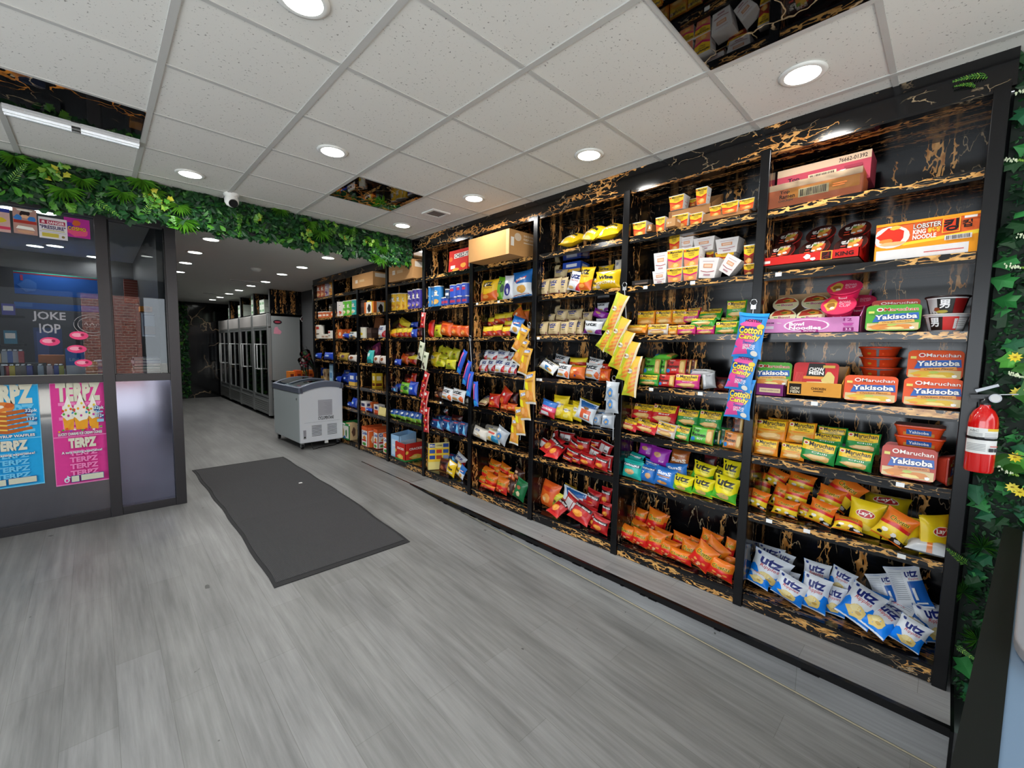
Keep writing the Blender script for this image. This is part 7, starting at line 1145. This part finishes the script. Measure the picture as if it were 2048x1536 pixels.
for i in range(6):
    o = one('magazine', None, lambda b: (b.box(-.15, -.12, 0, .15, .12, .027, card(['9E8E9A', 'C9B8B0', '6E8E86', '8E7A8A', 'B0A8B8', '5A5A66'][i])), b.box(-.14, -.121, .006, .14, -.12, .02, card('E0D9D6'))), loc=(onc(318)-.04, YI+.1, 1.276+.0282*i)); o.rotation_euler = (0, 0, .04*math.sin(i*2.)); tag(o, 'boxed item in the narrow pane\'s pile, %s from the bottom' % ORD[i], 'box', 'pile behind the narrow pane')
flatbox('speaker', 'black speaker box behind the narrow glass pane', 'speaker', 244, 643, 272, 672, YI+.35, .15, '17171A', [('E', '2C2C30', .5, .5, .3, .34)], None)
flatbox('picture', 'pale framed picture behind the narrow glass pane', 'picture', 283, 626, 328, 674, YI+.3, .02, 'C9CDDA', [('R', '8A8EA6', .06, .06, .94, .94), ('R', 'C0C8DC', .09, .45, .91, .91), ('R', 'B09A94', .09, .09, .91, .45)], None)
flatbox('shelf_board', 'amber shelf behind the narrow glass pane', 'shelf', 280, 612, 330, 625, YI+.5, .2, 'B0702A', [('R', '8A4E1C', .2, .2, .4, .8)], None)
flatbox('hanging_sign', 'red box sign hanging behind the narrow glass pane', 'sign', 296, 552, 338, 573, YP+1.6, .1, 'A3161E', [('R', 'C82A2E', .0, .0, 1, .3), ('E', 'F0E8E8', .6, .3, .06, .1)], None)
for s, u in ((0, 298), (1, 322)):
    a = atY(u, 500, YP+1.65); o = one('hanging_wire', None, lambda b: b.tube([(a.x, YP+1.65, atY(u, 553, YP+1.65).z), (a.x, YP+1.65, ZB)], .004, mat('9A9A9E', .4))); tag(o, 'thin wire holding the red hanging sign, '+('left one' if s == 0 else 'right one'), 'wire', 'sign wires')
BLP = mat('2E63B8', .35, 0., .06, 3.)
flatbox('reflection_panel', 'large blue panel with green edge, painting a reflection in the glass', 'panel', 26, 541, 200, 598, YP+2.6, .04, '2E63B8', [('R', '3FC8A0', 0, .97, 1, 1), ('R', '9E3A3A', 0, .9, 1, .95), ('G', '4A7AC8', .15, .4, .12, .3, 3), ('R', 'B04A6A', .07, .6, .1, .85)], None, 'blue panels painting a reflection')  # blue outdoor reflection on the glass, built as a coloured panel
flatbox('reflection_panel', 'narrow blue panel below the large one, painting a glass reflection', 'panel', 28, 603, 198, 625, YP+2.6, .04, '3568BC', [('R', '4E80CC', 0, .3, .2, .9)], None, 'blue panels painting a reflection')  # lower part of the same blue reflection, as a coloured panel
flatbox('reflection_and_poster_panel', 'red brick patterned panel painting a reflection in the narrow glass pane', 'panel', 247, 558, 284, 607, YP+2.6, .05, '8E4A40', [('R', 'B08478', 0, y/9., 1, y/9.+.02) for y in range(1, 9)]+[('R', 'C9B8B0', .8, 0, 1, .5)], None)  # reflected brickwork painted onto a panel behind the pane
flatbox('reflection_and_poster_panel', 'white panel painting a sky reflection beside the red brick panel', 'panel', 290, 575, 340, 612, YP+2.6, .05, 'D0D6E2', [('G', 'B8C4DA', .5, .5, .4, .3, 3), ('R', 'B03A44', 0, 0, .25, .4)], None)  # reflected white sky painted onto a panel
flatbox('reflection_and_poster_panel', 'dark navy panel behind the lettering on the glass', 'panel', 66, 655, 128, 730, YP+1.2, .03, '2A3658', [('R', '3A4670', .1, .1, .5, .9)], None)
r = random.Random(9)
XR = atY(48, 640, YP+1.75).x
for s in range(3):
    sh = one('wall_shelf', None, lambda b: b.box(-1.25, -.12, -.02, 0, .12, 0, BLK), loc=(XR, YP+1.75, 1.25+.3*s)); tag(sh, 'black wall shelf inside the side shop, %s from the bottom' % ORD[s], 'shelf', 'shelves in the side shop')
    for i in range(10):
        c = r.choice(['8E3A3A', '3A6E86', '7A8A5A', 'B8A07A', '4A4A8A', '9AA4AE', '2E2E38']); h = r.uniform(.1, .2); o = one('packet', None, lambda b: (b.box(-.045, -.03, 0, .045, .03, h, card(c)), b.box(-.035, -.0315, h*.4, .035, -.03, h*.8, card('C9C4C0'))), loc=(XR-1.18+.12*i, YP+1.72, 1.251+.3*s)); tag(o, 'small packet in the side shop, %s along the %s shelf' % (ORD[i], ORD[s]), 'packet', 'packets in the side shop')
# ------------------------------------------------------------------ light, sky, camera
w = bpy.data.worlds.new('sky'); SC.world = w; w.use_nodes = True; nt = w.node_tree; bg = nt.nodes['Background']
bg.inputs[0].default_value = (.86, .93, 1., 1); bg.inputs[1].default_value = 4.5
l = bpy.data.lights.new('storefront_portal', 'AREA'); l.shape = 'RECTANGLE'; l.size = 5.3; l.size_y = 2.8; l.cycles.is_portal = True
o = bpy.data.objects.new('storefront_portal', l); COL.objects.link(o); o.location = (.08, YF-.05, 1.1); o.rotation_euler = (PI/2, 0, 0)
l = bpy.data.lights.new('sun', 'SUN'); l.energy = 22.; l.angle = .01; l.color = (1., .96, .9)
o = bpy.data.objects.new('sun', l); COL.objects.link(o); o.rotation_euler = (math.radians(-42), math.radians(12), 0)
l = bpy.data.lights.new('side_portal', 'AREA'); l.shape = 'RECTANGLE'; l.size = 5.2; l.size_y = 2.25; l.cycles.is_portal = True  # samples sky through the added side window
o = bpy.data.objects.new('side_portal', l); COL.objects.link(o); o.location = (XL-.01, 1., 1.375); o.rotation_euler = (PI/2, 0, -PI/2)
bpy.data.objects.remove(_fo)
cam = bpy.data.cameras.new('camera'); cam.sensor_width = 36; cam.lens = 36*F/2048; cam.clip_start = .02; cam.clip_end = 200
co = bpy.data.objects.new('camera', cam); COL.objects.link(co)
m = Matrix((RT, UP, -FW)).transposed().to_4x4(); m.translation = CAM; co.matrix_world = m; SC.camera = co
vs = SC.view_settings; vs.view_transform = 'Standard'; vs.look = 'None'; vs.gamma = 1; vs.use_curve_mapping = False; vs.exposure = .2
SC.cycles.max_bounces = 8; SC.cycles.transparent_max_bounces = 16; SC.cycles.caustics_reflective = False; SC.cycles.caustics_refractive = False; SC.cycles.sample_clamp_indirect = 4.
